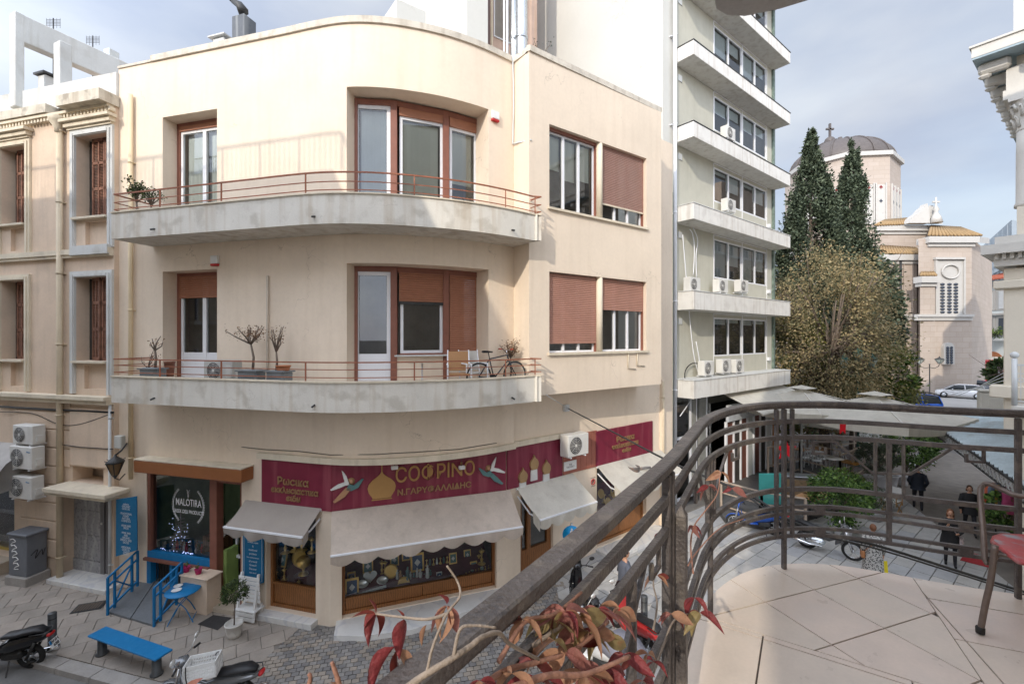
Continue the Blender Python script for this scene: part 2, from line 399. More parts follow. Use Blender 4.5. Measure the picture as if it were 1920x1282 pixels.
def slats(mb, x0, x1, z0, z1, y=0, pitch=.055, d=.014):
    n = max(2, int((z1-z0)/pitch)); p = (z1-z0)/n
    for i in range(n):
        a = z0+i*p
        mb.add([(x0,y,a),(x1,y,a),(x1,y-d,a+p*.25),(x0,y-d,a+p*.25),(x1,y-d,a+p*.75),(x0,y-d,a+p*.75),(x1,y,a+p*.97),(x0,y,a+p*.97)],
            [(0,1,2,3),(3,2,4,5),(5,4,6,7)])
def casement(parent, M, x0, x1, z0, z1, n=2, y=0, fw=.055, mats=WHITEFR, blind=None, blindto=.5, bmat=None, low=0, g=None, midz=None, name='window'):
    f = MB(M); d = .06
    f.box(x0, x1, y, y+d, z0, z0+fw); f.box(x0, x1, y, y+d, z1-fw, z1)
    f.box(x0, x0+fw, y, y+d, z0+fw, z1-fw); f.box(x1-fw, x1, y, y+d, z0+fw, z1-fw)
    wd = (x1-x0-2*fw)/n
    for i in range(1, n): xx = x0+fw+wd*i; f.box(xx-fw*.8, xx+fw*.8, y-.012, y+d, z0+fw, z1-fw)
    if low: f.box(x0+fw, x1-fw, y+.012, y+d-.01, z0+fw, z0+low); f.box(x0+fw+.06, x1-fw-.06, y+.004, y+.02, z0+fw+.08, z0+low-.1)
    if midz: f.box(x0+fw, x1-fw, y-.005, y+d, midz-fw*.6, midz+fw*.6)
    w_ = f.build(name, mats, parent)
    for i in range(n):
        a = x0+fw+wd*i+.01; b = a+wd-.02; zz = z0+max(fw, low)+.003
        MB(M).add([(a,y+.03,zz),(b,y+.03,zz),(b,y+.03,z1-fw),(a,y+.03,z1-fw)], [(0,1,2,3)]).build('pane', g or GLASS, w_)
    if blind:
        for i in range(n):
            a = x0+fw+wd*i+.03; b = a+wd-.06
            zb = z1-fw-(z1-z0-fw*2-low)*(blindto if not isinstance(blindto, (list, tuple)) else blindto[i])
            c = MB(M); k = 9
            for j in range(k):
                u0 = a+(b-a)*j/k; u1 = a+(b-a)*(j+1)/k; w0 = .006*sin(j*2.1); w1 = .006*sin((j+1)*2.1)
                c.add([(u0,y+.14+w0,zb),(u1,y+.14+w1,zb),(u1,y+.14+w1,z1-fw),(u0,y+.14+w0,z1-fw)], [(0,1,2,3)])
            c.build('blind', bmat or CURT, w_)
    return w_
bld = thing('corner_building', 'cream three storey corner building with curved facade and two long balconies', 'building', (-4, 14, 0))

px_ = lambda p: U.s(p)
z1t, z2t = 8.53, 12.60
zs1, zs2 = 5.86, 9.86; fl1, fl2 = 5.52, 9.52
hl = px_(305), px_(407); hc = px_(650), px_(916)
# right block windows on U: param of RB start
uRB = U.c[-3]
hr = [(uRB+RB.s(1030), uRB+RB.s(1212))]
sG = LWL.s(960)  # unused
def s_at_x(x):
    for i in range(len(U.p)-1):
        if U.p[i].x <= x <= U.p[i+1].x: return U.c[i]+(x-U.p[i].x)/(U.p[i+1].x-U.p[i].x)*(U.c[i+1]-U.c[i])
sC = s_at_x(-4.26)
body = MB()
hd = (U.s(275), U.s(453), 0.02, 3.42, .22)
ha = (U.s(499), U.s(592), .14, 2.78, .3)
facade(body, U, 0, sC, 0, 14.12, [(hl[0],hl[1],fl2,z2t,.42), (hl[0],hl[1],fl1,z1t,.42), hd, ha])
facade(body, U, sC, U.c[-4], 3.86, 14.12, [(hc[0],hc[1],fl2,z2t+.04,.62), (hc[0],hc[1],fl1,z1t,.62)])
facade(body, U, U.c[-4], U.c[-3], 5.28, 14.12)
rz = [(hr[0][0], hr[0][1], 10.24, 12.44, .22), (hr[0][0], hr[0][1], 6.38, 8.54, .22)]
facade(body, U, U.c[-3], U.c[-1], 5.28, 14.12, rz)
body.add([(0.05,12.18,5.283),(.437,11.65,5.283),(4.86,14.816,5.283),(4.3,15.7,5.283)], [(0,1,2,3)])   # soffit of the projecting block
PCH = Path([(-4.26,10.69),(-.15,12.2)]); PGR = Path([(-.15,12.2),(6.0,12.2+.78*6.15)])
hB = (CH.s(641), CH.s(931), .14, 2.7, .25)
facade(body, PCH, 0, PCH.L, 0, 3.9, [hB])
hD = (GR.s(976), GR.s(1037), .12, 2.66, .22); hC = (GR.s(1119), GR.s(1212), .14, 2.66, .22)
facade(body, PGR, 0, GR.s(1228), 0, 5.4, [hD, hC])
facade(body, PGR, GR.s(1228), PGR.L, 0, 14.0)
# soffit between chord and curved wall
i0 = [p for p in U.p if -4.27 < p.x < .06]
body.add([(p.x, p.y, 3.863) for p in i0]+[(-.15,12.21,3.863),(-4.26,10.70,3.863)], [tuple(range(len(i0)+2))])
body.build('wall', STUCCO, bld)
# chamfer pilaster right of the block, plinth strips
pl = MB()
q = PGR.P(PGR.L-.02, 0, .0)
pl.M = GR.M(); pl.box(GR.s(1237)-.0, GR.s(1243), -.1, .02, 0, 5.27); pl.build('pilaster', STUCCO, bld)
# roof and copings
r = MB(); pts = [(p.x+.02, p.y+.35) for p in U.p[1:-3]]+[(.6,12.2),(4.5,15.0),(1.5,19),(-6,22),(-10.4,13.5)]
r.prism(pts, 13.7, 13.95); r.build('roof', mat('grey_roof_screed', (.35,.34,.33), .9), bld)
def ribbon(mb, path, s0, s1, z0, z1, o0, o1, ext0=0, ext1=0):
    S = sorted({s0, s1, *[c for c in path.c if s0 < c < s1]})
    rings = []
    for t in S: rings.append([path.P(t,z0,o0), path.P(t,z0,o1), path.P(t,z1,o1), path.P(t,z1,o0)])
    n = 4; v = [p for r_ in rings for p in r_]; f = []
    for i in range(len(rings)-1):
        for k in range(n): f.append((i*n+k, i*n+(k+1)%n, (i+1)*n+(k+1)%n, (i+1)*n+k))
    f += [(0,1,2,3), tuple(range(len(v)-4, len(v)))]
    mb.add(v, f)
cp = MB(); ribbon(cp, U, 1.2, U.c[-4]-.0, 14.12, 14.27, -.25, .05); cp.build('roof_coping', mat('roof_coping_concrete', (.60,.55,.47), .85, var=.1, bump=.3, streak=.4, patch=.4, pcol=(.35,.31,.26), ps=4), bld)
cp = MB(); ribbon(cp, U, U.c[-4]+.0, U.c[-3]+.05, 14.124, 14.262, -.2, .05); ribbon(cp, U, U.c[-3]-.05, U.c[-2], 14.12, 14.27, -.2, .045); cp.build('roof_coping', MATS['roof_coping_concrete'], bld)
cp = MB(); ribbon(cp, U, 0, 1.2, 14.12, 14.18, -.2, .03); cp.build('roof_coping', MATS['roof_coping_concrete'], bld)
# ledge over the shop signs
lg = MB(); ribbon(lg, U, U.s(488), U.c[-4]-.02, 3.84, 3.98, -.05, .12); lg.M = None
g2 = Path([(-.15,12.2),(6,12.2+.78*6.15)]); ribbon(lg, g2, .12, GR.s(1055), 3.84, 3.98, .0, .12)
lg.build('ledge', STUCCO3, bld)
# interior
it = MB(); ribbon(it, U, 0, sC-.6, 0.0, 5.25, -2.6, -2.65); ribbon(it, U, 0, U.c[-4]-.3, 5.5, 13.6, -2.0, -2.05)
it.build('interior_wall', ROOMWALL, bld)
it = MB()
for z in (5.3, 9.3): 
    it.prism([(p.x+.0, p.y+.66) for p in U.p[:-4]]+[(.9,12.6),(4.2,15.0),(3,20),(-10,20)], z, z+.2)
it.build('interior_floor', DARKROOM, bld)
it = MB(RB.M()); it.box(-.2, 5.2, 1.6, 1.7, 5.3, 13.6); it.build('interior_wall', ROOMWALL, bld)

# --- balconies
def balcony(z0, z1, name='balcony'):
    s0 = U.s(287); outer = []
    S = sorted({s0, U.c[-4]-.002, *[c for c in U.c if s0 < c < U.c[-4]-.01]})
    inner = [U.P(t, 0, -.02) for t in S]; out = [U.P(t, 0, 1.0) for t in S]
    # round the far right end out to the block corner
    out = [Vector((o.x, o.y, 0)) for o in out]
    last = Vector((.73, 11.33, 0)); out = [o for o in out if o.x < .6]+[last]
    poly = [(p.x,p.y) for p in out]+[(.40,11.60),(.05,12.2)]+[(p.x,p.y) for p in reversed(inner)][1:]
    # sunk floor behind the outer band
    poly_in = [(p.x,p.y) for p in [U.P(t, 0, .90) for t in S]]+[(.40,11.66),(.05,12.2)]+[(p.x,p.y) for p in reversed(inner)][1:]
    b = MB(); b.prism(poly_in, z0+.004, z1-.34); o = b.build(name, BALC, bld)
    pr_ = MB(); q_out = [inner[0]]+out+[Vector((.40,11.60,0))]; nn_ = []
    for i in range(len(q_out)):
        d = (q_out[min(i+1,len(q_out)-1)]-q_out[max(i-1,0)]).normalized(); nn_.append(Vector((d.y,-d.x,0)))
    pr_.loft([[p+Vector((0,0,z0)), p+Vector((0,0,z1-.03)), p-n_*.12+Vector((0,0,z1-.03)), p-n_*.12+Vector((0,0,z0))] for p, n_ in zip(q_out, nn_)]); pr_.sm = [False]*len(pr_.sm)
    pr_.v = [v_+Vector((0,0,0)) for v_ in pr_.v]; pr_.build('parapet_band', BALC, o)
    outc = [Vector((0,0,0))]*0
    c = MB()
    n = len(out); cen = Vector((-4,12.5,0))
    for a, b_ in zip(out, out[1:]):
        d = (b_-a).normalized(); nn = Vector((d.y,-d.x,0))
        c.add([a+nn*.03+Vector((0,0,z1-.03)), b_+nn*.03+Vector((0,0,z1-.03)), b_-nn*.12+Vector((0,0,z1-.03)), a-nn*.12+Vector((0,0,z1-.03)),
               a+nn*.03+Vector((0,0,z1)), b_+nn*.03+Vector((0,0,z1)), b_-nn*.12+Vector((0,0,z1)), a-nn*.12+Vector((0,0,z1))],
              [(4,5,6,7),(0,1,5,4),(2,3,7,6),(0,3,2,1)])
    c.build('edge_slab', STUCCO3, o)
    for px in (290, 590, 960):
        t = U.s(px, 1.0)
        if t: a = U.P(t, z0+.16, 1.0); b2 = U.P(t, z0+.13, 1.1); sp = MB(); sp.tube([a,b2], .022, 6); sp.build('drain_spout', DARKMETAL, o)
    return o, out
def balc_rail(z1, hs, out, parent):
    # outline pulled in by 5 cm, 3 bars and posts
    P = Path([(p.x, p.y) for p in out])
    rl = thing('balcony_rail', '', 'railing', (-4, 10, z1)) if False else None
    def pth(h): return [P.P(P.L*j/60, z1+h, -.06) for j in range(61)]
    parts = []
    for i, h in enumerate(hs):
        b = MB(); pp = pth(h); a = pp[0]
        back = U.P(U.s(287)-.0, z1+h, .02)
        e = Vector((.60, 11.50, z1+h))
        pp = [back]+pp+[e+Vector((-.12,.16,0))]
        for u_, v_ in zip(pp, pp[1:]): b.bar(u_, v_, .035 if i == 0 else .022, .028 if i == 0 else .018)
        b.build('rail_bar', RUSTRAIL, parent)
    for px in (300, 415, 573, 777, 948, 1003):
        t = P.s(px, -.06)
        if t is None: t = P.L-.12
        q = P.P(t, z1-.05, -.06); b = MB(); b.box(q.x-.013, q.x+.013, q.y-.013, q.y+.013, z1-.03, z1+hs[0]); b.build('rail_post', RUSTRAIL, parent)
b1, out1 = balcony(5.2, zs1)
b2_, out2 = balcony(9.20, zs2)
rl1 = thing('balcony_rail', 'rust brown three bar railing along the lower balcony holding plants and a bicycle', 'railing', (-4, 10, zs1), 'rust brown balcony railings')
balc_rail(zs1, (.40,.245,.075), out1, rl1)
rl2 = thing('balcony_rail', 'rust brown three bar railing along the upper balcony under the big curved window', 'railing', (-4, 10, zs2), 'rust brown balcony railings')
balc_rail(zs2, (.45,.25,.075), out2, rl2)

# --- windows of the curved bays
pin = [(-3.89,11.10),(-2.89,11.21),(-1.70,11.72),(-.87,12.24)]
SEG = [Wall(a[0],a[1],b[0]-a[0],b[1]-a[1]) for a,b in zip(pin,pin[1:])]
LEN = [sqrt((b[0]-a[0])**2+(b[1]-a[1])**2) for a,b in zip(pin,pin[1:])]
def bay(zb, zt, lower):
    f = MB()
    for w_, l in zip(SEG, LEN):
        f.M = w_.M(); f.box(0, l, -.06, .1, zt-.13, zt); 
    for w_, x in ((SEG[0],0.0),(SEG[0],LEN[0]-.07),(SEG[1],LEN[1]-.07),(SEG[2],LEN[2]-.07)):
        f.M = w_.M(); f.box(x-.02 if x else -.08, x+.13, -.075, .12, zb, zt-.005)
    for w_, l in zip(SEG[1:], LEN[1:]):
        f.M = w_.M()
        if lower: f.box(.1, l-.1, -.05, .08, zb+.80, zb+.88)
    o = f.build('window_surround', WOODRED, bld)
    # door leaf
    casement(bld, SEG[0].M(), .06, LEN[0]-.1, zb, zt-.13, 1, y=-.02, fw=.09, low=.87 if lower else .5, blind=not lower, blindto=.93, bmat=CURTW if not lower else CURT, name='balcony_door')
    M1 = SEG[1].M(); M2 = SEG[2].M()
    if lower:
        casement(bld, M1, .14, LEN[1]-.09, zb+.88, zb+2.2, 1, y=0, fw=.07)
        s = MB(M1); slats(s, .10, LEN[1]-.07, zb+2.16, zt-.12, -.03); s.build('roller_shutter', SHUT, bld, 'stuff')
        s = MB(M1); s.box(.10, LEN[1]-.07, -.06, -.02, zb+2.09, zb+2.16); s.build('shutter_bottom_bar', DARKMETAL, bld)
        s = MB(M2); slats(s, .08, LEN[2]-.08, zb+.86, zt-.12, -.03); s.build('roller_shutter', SHUT, bld, 'stuff')
        s = MB(M1); s.box(.0, LEN[1], -.05, .35, zb, zb+.80); s.M = M2; s.box(-.0, LEN[2], -.05, .35, zb, zb+.84); s.build('window_parapet', STUCCO, bld)
        s = MB(M1); s.box(-.02, LEN[1]+.02, -.16, .02, zb+.803, zb+.84); s.build('sill', WHITEPL, bld)
    else:
        s = MB(M1); s.box(.1, LEN[1]-.07, -.05, .02, zt-.33, zt-.13); s.M = M2; s.box(.08, LEN[2]-.08, -.05, .02, zt-.36, zt-.13); s.build('shutter_box', SHUT, bld)
        casement(bld, M1, .12, LEN[1]-.08, zb, zt-.33, 1, y=0, fw=.07, blind=1, blindto=.90)
        casement(bld, M2, .10, LEN[2]-.09, zb, zt-.36, 1, y=0, fw=.07, blind=1, blindto=.52)
bay(fl2, z2t+.0, False); bay(fl1, z1t, True)
# picture hanging in the room
# --- left french windows
for zb, zt, lo in ((fl2, z2t, 0), (fl1, z1t, 1)):
    w0 = Wall(*[*(U.P(hl[0],0,-.42))[:2]], .966, -.259); L_ = hl[1]-hl[0]; M = w0.M()
    f = MB(M); f.box(0, .1, -.03, .1, zb, zt); f.box(L_-.05, L_, -.03, .1, zb, zt); f.box(.1, L_-.05, -.03, .1, zt-.09, zt); f.build('window_surround', WOODRED, bld)
    if lo:
        casement(bld, M, .11, L_-.06, zb, zt-.1, 2, y=0, fw=.075, low=.87, name='balcony_door')
        s = MB(M); slats(s, .1, L_-.05, zt-.68, zt-.09, -.03, .05); s.build('roller_shutter', SHUT, bld, 'stuff')
    else:
        s = MB(M); s.box(.1, L_-.05, -.04, .02, zt-.22, zt-.09); s.build('shutter_box', SHUT, bld)
        casement(bld, M, .11, L_-.06, zb, zt-.22, 2, y=0, fw=.07, blind=1, blindto=.93, bmat=CURTW, name='balcony_door')
# --- right block windows
MR = RB.M()
a0, a1 = RB.s(1030), RB.s(1122); c0, c1 = RB.s(1134), RB.s(1212)
for zb, zt, up in ((10.24, 12.44, 1), (6.38, 8.54, 0)):
    f = MB(MR); f.lathe([(.10,zb),(.10,zt)], ((a1+c0)/2, .10, 0), 16); f.build('window_column', STUCCO3, bld)
    f = MB(MR); f.box(a0-.06, c1+.06, -.07, .06, zb-.06, zb+.0); f.build('sill', STUCCO3, bld)
    f = MB(MR)
    for xa, xb in ((a0,a1+.05),(c0-.05,c1)):
        f.box(xa, xa+.035, .12, .2, zb, zt); f.box(xb-.035, xb, .12, .2, zb, zt)
        if up: f.box(xa+.035, xb-.035, .12, .2, zt-.08, zt)
    f.build('window_surround', WOODRED, bld)
    casement(bld, MR, a0+.035, a1+.02, zb, zt-.08, 3, y=.2, fw=.05, blind=1, blindto=(.45,.55,.5) if up else (.1,.1,.1))
    casement(bld, MR, c0-.02, c1-.035, zb, zt-.08, 3, y=.2, fw=.05, blind=0)
    if up:
        s = MB(MR); slats(s, c0-.03, c1-.03, zb+.50, zt-.02, .13, .05); s.build('roller_shutter', mat('rose_brown_roller_shutter', (.36,.215,.175), .6, var=.05), bld, 'stuff')
        s = MB(MR); s.box(c0-.03, c1-.03, .10, .14, zb+.46, zb+.5); s.build('shutter_bottom_bar', STUCCO3, bld)
    else:
        s = MB(MR); slats(s, a0+.03, a1+.03, zb+.24, zt-.02, .13, .05); s.build('roller_shutter', mat('faded_red_roller_shutter', (.42,.225,.17), .6, var=.06), bld, 'stuff')
        s = MB(MR); slats(s, c0-.03, c1-.03, zb+1.22, zt-.02, .13, .05); s.build('roller_shutter', MATS['faded_red_roller_shutter'], bld, 'stuff')

# ============================================================= GROUND FLOOR SHOPS
# --- deli
ML = LWL.M()
d0, d1 = LWL.s(275), LWL.s(453); dm0, dm1 = LWL.s(393), LWL.s(406); wsill = LWL.z(275, 1045)
f = MB(ML)
f.box(d0, d0+.1, .02, .2, 0, 3.4); f.box(dm0, dm1, .0, .2, 0, 3.4); f.box(d1-.06, d1, .02, .2, 0, 3.4)
f.box(d0+.1, dm0, .02, .2, 3.25, 3.4); f.box(dm1, d1-.06, .03, .19, 3.1, 3.4)
f.box(d0-.05, dm0, -.06, .2, .86, .93); f.build('shop_frame', WOODRED, bld)
f = MB(ML); f.box(d0+.02, dm0, .0, .22, .935, 1.10); f.box(d0, d0+.14, -.0, .2, -.0, .855); f.box(LWL.s(318), LWL.s(323), .0, .1, 0, .855); f.box(dm0-.08,dm0,.0,.15,0,.855); f.build('window_base', BLUE, bld)
f = MB(ML); x = d0+.2
while x < dm0-.1: f.box(x, x+.018, .1, .118, .02, .85); x += .085
f.build('basement_grille', DARKMETAL, bld)
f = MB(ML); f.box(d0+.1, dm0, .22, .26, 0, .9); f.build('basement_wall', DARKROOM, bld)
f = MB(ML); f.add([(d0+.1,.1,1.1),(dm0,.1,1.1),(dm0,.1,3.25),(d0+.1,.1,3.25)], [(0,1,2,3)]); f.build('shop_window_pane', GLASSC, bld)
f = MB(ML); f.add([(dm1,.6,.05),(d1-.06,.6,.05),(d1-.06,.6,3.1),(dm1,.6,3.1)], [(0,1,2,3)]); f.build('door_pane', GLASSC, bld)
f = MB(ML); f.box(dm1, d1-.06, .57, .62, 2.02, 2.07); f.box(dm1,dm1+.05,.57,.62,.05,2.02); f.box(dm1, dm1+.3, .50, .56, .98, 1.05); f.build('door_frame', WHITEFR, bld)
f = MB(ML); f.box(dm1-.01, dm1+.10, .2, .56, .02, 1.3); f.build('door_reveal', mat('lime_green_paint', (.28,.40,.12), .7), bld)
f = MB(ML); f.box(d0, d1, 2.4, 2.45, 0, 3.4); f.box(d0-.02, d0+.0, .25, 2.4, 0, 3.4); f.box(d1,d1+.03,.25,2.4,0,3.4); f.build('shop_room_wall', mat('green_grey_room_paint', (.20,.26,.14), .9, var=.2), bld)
f = MB(ML); f.box(d0, dm0, .12, .9, .95, 1.04); f.build('display_floor', BLUE, bld)
f = MB(ML); f.box(dm1-.02, d1+.0, -.25, .9, 0.0, .11); f.build('door_step', mat('cream_step_tile', (.45,.38,.30), .6), bld)
# short wall in front of the window
f = MB(ML); f.bbox(LWL.s(343,.35), LWL.s(392,.35), -.42, .0, 0, .86, .012); f.bbox(LWL.s(341,.37), LWL.s(394,.37), -.45, .0, .863, .90, .01)
f.build('low_wall', STUCCO2, bld)
# goods inside: each a thing
BOT = [mat('bottle_green_glass', (.02,.06,.03), .1, var=0, bump=0), mat('white_label_jar', (.6,.6,.58), .4, var=0, bump=0), mat('red_tin', (.4,.03,.03), .3, var=0, bump=0), mat('amber_bottle', (.12,.05,.02), .15, var=0, bump=0)]
def bottle(M, x, y, z, h, r, m, label, grp):
    b = MB(M); b.lathe([(r*.9,0),(r,.01),(r,h*.62),(r*.4,h*.78),(r*.35,h),(r*.01,h)], (x,y,z), 8)
    return b.build('bottle', m, None, None, label, 'bottle', grp)
rs = random.Random(3)
for i in range(16):
    x = d0+.45+i*.095; bottle(ML, x+rs.uniform(-.02,.02), .28+rs.uniform(0,.25), 1.045, rs.uniform(.14,.28), rs.uniform(.028,.045), BOT[i%4], 'small bottle or jar among the goods in the deli window display', 'bottles in the deli window')
f = MB(ML)
for zz in (1.35, 1.8, 2.25): f.box(dm1+.1, d1+.0, 1.2, 1.5, zz, zz+.03)
f.box(dm0-.75, dm0-.1, .45, .8, 1.045, 1.45); f.build('wooden_shelf', mat('crate_wood', (.25,.14,.07), .7, wave=(5,4,(.15,.08,.04))), bld)
for i in range(18):
    zz = (1.383, 1.833, 2.283)[i//6]; bottle(ML, dm1+.18+(i%6)*.11, 1.33, zz, .24, .035, BOT[(i*7)%4], 'dark bottle standing on the shelves inside the deli doorway', 'bottles on the deli shelves')
# christmas tree of driftwood with lights
tr = thing('christmas_tree', 'small driftwood christmas tree with tiny lights in the deli window', 'christmas tree', LWL.P(d0+.62, 1.04, -.45))
f = MB(ML); f.tube([(d0+.62,.45,1.04),(d0+.62,.45,2.0)], .015, 6)
for k in range(11):
    a = .34*(1-k/12); zz = 1.15+k*.075; f.tube([(d0+.62-a,.45+.05*sin(k*3),zz-.03),(d0+.62+a,.45-.05*sin(k*2),zz+.02)], .012, 5)
f.build('branches', mat('driftwood', (.35,.3,.25), .9), tr)
f = MB(ML)
for k in range(40):
    f.ball((d0+.3+rs.random()*.75, .4+rs.uniform(-.12,.12), 1.10+rs.random()*.75), .006, n=4)
for k in range(60): f.ball((d0+.25+rs.random()*1.15, .16+rs.uniform(-.03,.03), 1.06+rs.random()*.06), .007, n=4)
f.build('fairy_lights', mat('fairy_light_glow', (.5,.6,1), .5, var=0, bump=0, glow=4), tr)
# window lettering and wreath
dl = thing('window_lettering', 'white lettering and laurel wreath on the deli shop window', 'sign', LWL.P(LWL.s(345), 2.0, 0))
wx = LWL.s(347); WPR = WHITEPAINT
def lz(px, py): return LWL.sz(px, py)
def deltext(b, px, py, sz, xs=1, wt=0.002):
    s_, z_ = lz(px, py); M_ = LWL.M(s_, z_, -.09); return text('lettering', b, sz, WPR, M_, dl, .001, xs=xs, weight=wt*.3)
deltext('MALOTIRA', 347, 945, .26, .68, .004); deltext('GREEK DELI PRODUCTS', 347, 962, .135, .72, .003)
wr = MB(ML); cx_, cz_ = lz(347, 950)
for sg in (-1, 1):
    pts = []
    for k in range(15):
        t = radians(-52+104*k/14); ex, ez = cx_+sg*.47*cos(t)*1.05, cz_+.50*sin(t); pts.append((ex, .085, ez))
        cxx = ex+sg*.03; wr.tube([(cxx+.022*cos(q_), .085, ez+.022*sin(q_)) for q_ in [2*pi*j/8 for j in range(8)]], .006, 4, closed=True)
    wr.tube(pts, .006, 4)
for k in range(3): wr.tube([(cx_-.05+.02*k,.085,cz_+.42-.07*k),(cx_,.085,cz_+.34-.07*k),(cx_+.05-.02*k,.085,cz_+.42-.07*k)], .007, 4)
wr.build('laurel_wreath', WPR, dl)
# awning box
ab = thing('awning_box', 'closed brown awning casing above the deli window', 'awning', LWL.P(LWL.s(350), 3.3, .2))
f = MB(ML); x0, x1 = LWL.s(250,.38), LWL.s(452,.38); f.bbox(x0, x1, -.38, -.0, 3.30, 3.62, .02); f.build('casing', mat('brown_awning_casing', (.27,.10,.035), .45, var=.06, bump=.03), ab)
f = MB(ML); f.box(x0, x1, -.385, .0, 3.625, 3.65); f.build('casing_lid', STUCCO3, ab)
# --- icon shop window A
a0_, a1_ = LWL.s(499), LWL.s(592)
def shopwin(wl, x0, x1, zb, zg, zt, dep=.22, plinth=True, doors=0):
    M = wl.M(); f = MB(M)
    f.box(x0, x0+.07, dep-.08, dep+.03, zb, zt); f.box(x1-.07, x1, dep-.08, dep+.03, zb, zt); f.box(x0+.07, x1-.07, dep-.07, dep+.02, zt-.08, zt)
    f.box(x0+.07, x1-.07, dep-.075, dep+.03, zg-.045, zg); f.box(x0+.07, x1-.07, dep-.075, dep+.03, zb, zb+.08)
    o = f.build('shop_frame', WOODBR, bld)
    n = max(1, round((x1-x0)/1.6)); wd = (x1-x0-.14)/n
    for i in range(n):
        p = MB(M); p.bbox(x0+.07+wd*i+.006, x0+.07+wd*(i+1)-.006, dep-.045, dep, zb+.085, zg-.05, .01); p.build('wood_panel', WOODBR, bld)
    p = MB(M); p.add([(x0+.07,dep-.02,zg),(x1-.07,dep-.02,zg),(x1-.07,dep-.02,zt-.08),(x0+.07,dep-.02,zt-.08)], [(0,1,2,3)]); p.build('shop_window_pane', GLASSC, bld)
    return M
shopwin(LWL, a0_, a1_, .14, .74, 2.78)
b0_, b1_ = CH.s(641), CH.s(931)
shopwin(CH, b0_, b1_, .14, .52, 2.7)
c0_, c1_ = GR.s(1119), GR.s(1212)
shopwin(GR, c0_, c1_, .14, .9, 2.66)
# door between
M = GR.M(); x0, x1 = GR.s(976), GR.s(1037); f = MB(M)
f.box(x0, x0+.12, .1, .2, .12, 2.66); f.box(x0+.32, x0+.44, .09, .2, .12, 2.66); f.box(x1-.14, x1, .1, .2, .12, 2.66); f.box(x0+.44, x1-.14, .1, .2, .12, .85); f.box(x0+.44, x1-.14, .1, .2, 2.5, 2.66); f.box(x0+.12,x0+.32,.1,.2,.12,.85)
f.build('shop_door', WOODBR, bld)
f = MB(M); f.add([(x0+.1,.16,.85),(x1-.14,.16,.85),(x1-.14,.16,2.5),(x0+.1,.16,2.5)], [(0,1,2,3)]); f.build('door_pane', GLASSC, bld)
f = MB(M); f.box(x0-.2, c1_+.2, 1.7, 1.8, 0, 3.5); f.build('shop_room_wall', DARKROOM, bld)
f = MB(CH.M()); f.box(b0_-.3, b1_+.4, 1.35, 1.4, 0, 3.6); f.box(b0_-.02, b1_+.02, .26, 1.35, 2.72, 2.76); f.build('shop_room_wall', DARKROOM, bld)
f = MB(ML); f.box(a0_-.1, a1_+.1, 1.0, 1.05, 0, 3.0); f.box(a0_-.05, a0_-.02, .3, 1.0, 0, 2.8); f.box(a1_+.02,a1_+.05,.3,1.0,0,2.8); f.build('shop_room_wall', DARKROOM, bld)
VELV = mat('dark_red_velvet', (.13,.03,.045), .95, var=.2)
f = MB(CH.M()); f.add([(b0_,.26,.42),(b1_,.26,.42),(b1_,1.35,.80),(b0_,1.35,.80)], [(0,1,2,3)]); f.M = ML; f.add([(a0_,.26,.60),(a1_,.26,.60),(a1_,1.0,.85),(a0_,1.0,.85)], [(0,1,2,3)])
f.M = GR.M(); f.add([(c0_,.26,.88),(c1_,.26,.88),(c1_,1.6,1.4),(c0_,1.6,1.4)], [(0,1,2,3)]); f.build('display_cloth', VELV, bld)
# marble plinths
mbp = MB(); cc = [gp(600+0, 1160), ]
pp = [(CH.P(b0_-.12, 0, 0)), gp(626,1192,.1), gp(683,1193,.1), gp(773,1181,.1), gp(890,1142,.1), gp(946,1116,.1), CH.P(b1_+.12, 0, 0)]
pz = [(p.x, p.y) for p in pp]
mbp.prism(pz, -.02, .115); mbp.build('marble_step', MARBLE, bld)
f = MB(ML); f.bbox(a0_-.12, a1_+.06, -.24, .1, -.02, .135, .008); f.build('marble_step', MARBLE, bld)
f = MB(GR.M()); f.bbox(c0_-.05, GR.s(1228), -.75, .05, -.02, .10, .008); f.bbox(x0-.05, x1+.05, -.3, .05, -.02, .09, .008); f.build('marble_step', MARBLE, bld)

# ---- sign panels
def signpanel(wl, x0, x1, z0, z1, label, off=.05, grp='burgundy shop sign panels'):
    t = thing('shop_sign', label, 'sign', wl.P((x0+x1)/2, z0, off), grp)
    f = MB(wl.M()); f.bbox(x0, x1, -off-.0, .0, z0, z1, .006); f.build('sign_board', SIGNRED, t); return t
zS0, zS1 = 2.72, 3.83
s1 = signpanel(LWL, LWL.s(490,.05), .06, zS0, zS1, 'burgundy sign with three small gold Greek lines above the narrow awning')
s2 = signpanel(CH, .0, CH.s(949,.05), zS0, zS1, 'long burgundy sign with gold lettering, onion dome and two flying angels')
s3 = signpanel(GR, .0, GR.s(1055,.05), zS0, zS1, 'burgundy sign with three little onion domed towers beside the air conditioner')
s4 = signpanel(GR, GR.s(1118,.05), GR.s(1224,.05), zS0, zS1, 'sunlit burgundy sign with small Greek lines at the right end of the facade')
LET = mat('bronze_cut_letters', (.36,.22,.11), .5, metal=.4, var=.1, bump=0)
def stext(wl, body, px, py, size, t, xs=1, ext=.012, m=None, wt=.004, off=.065, fw=60):
    s_, z_ = wl.sz(px, py, off); ft = wl.s(px+fw/2, off)-wl.s(px-fw/2, off); return text('lettering', body, size, m or LET, wl.M(s_, z_, off), t, ext, weight=wt, fit=ft)
stext(LWL, 'Ρωсικα', 549, 904, .25, s1, fw=58); stext(LWL, 'єккλнсιαстικα', 552, 921, .20, s1, fw=88); stext(LWL, 'єιδн', 550, 935, .19, s1, fw=26)
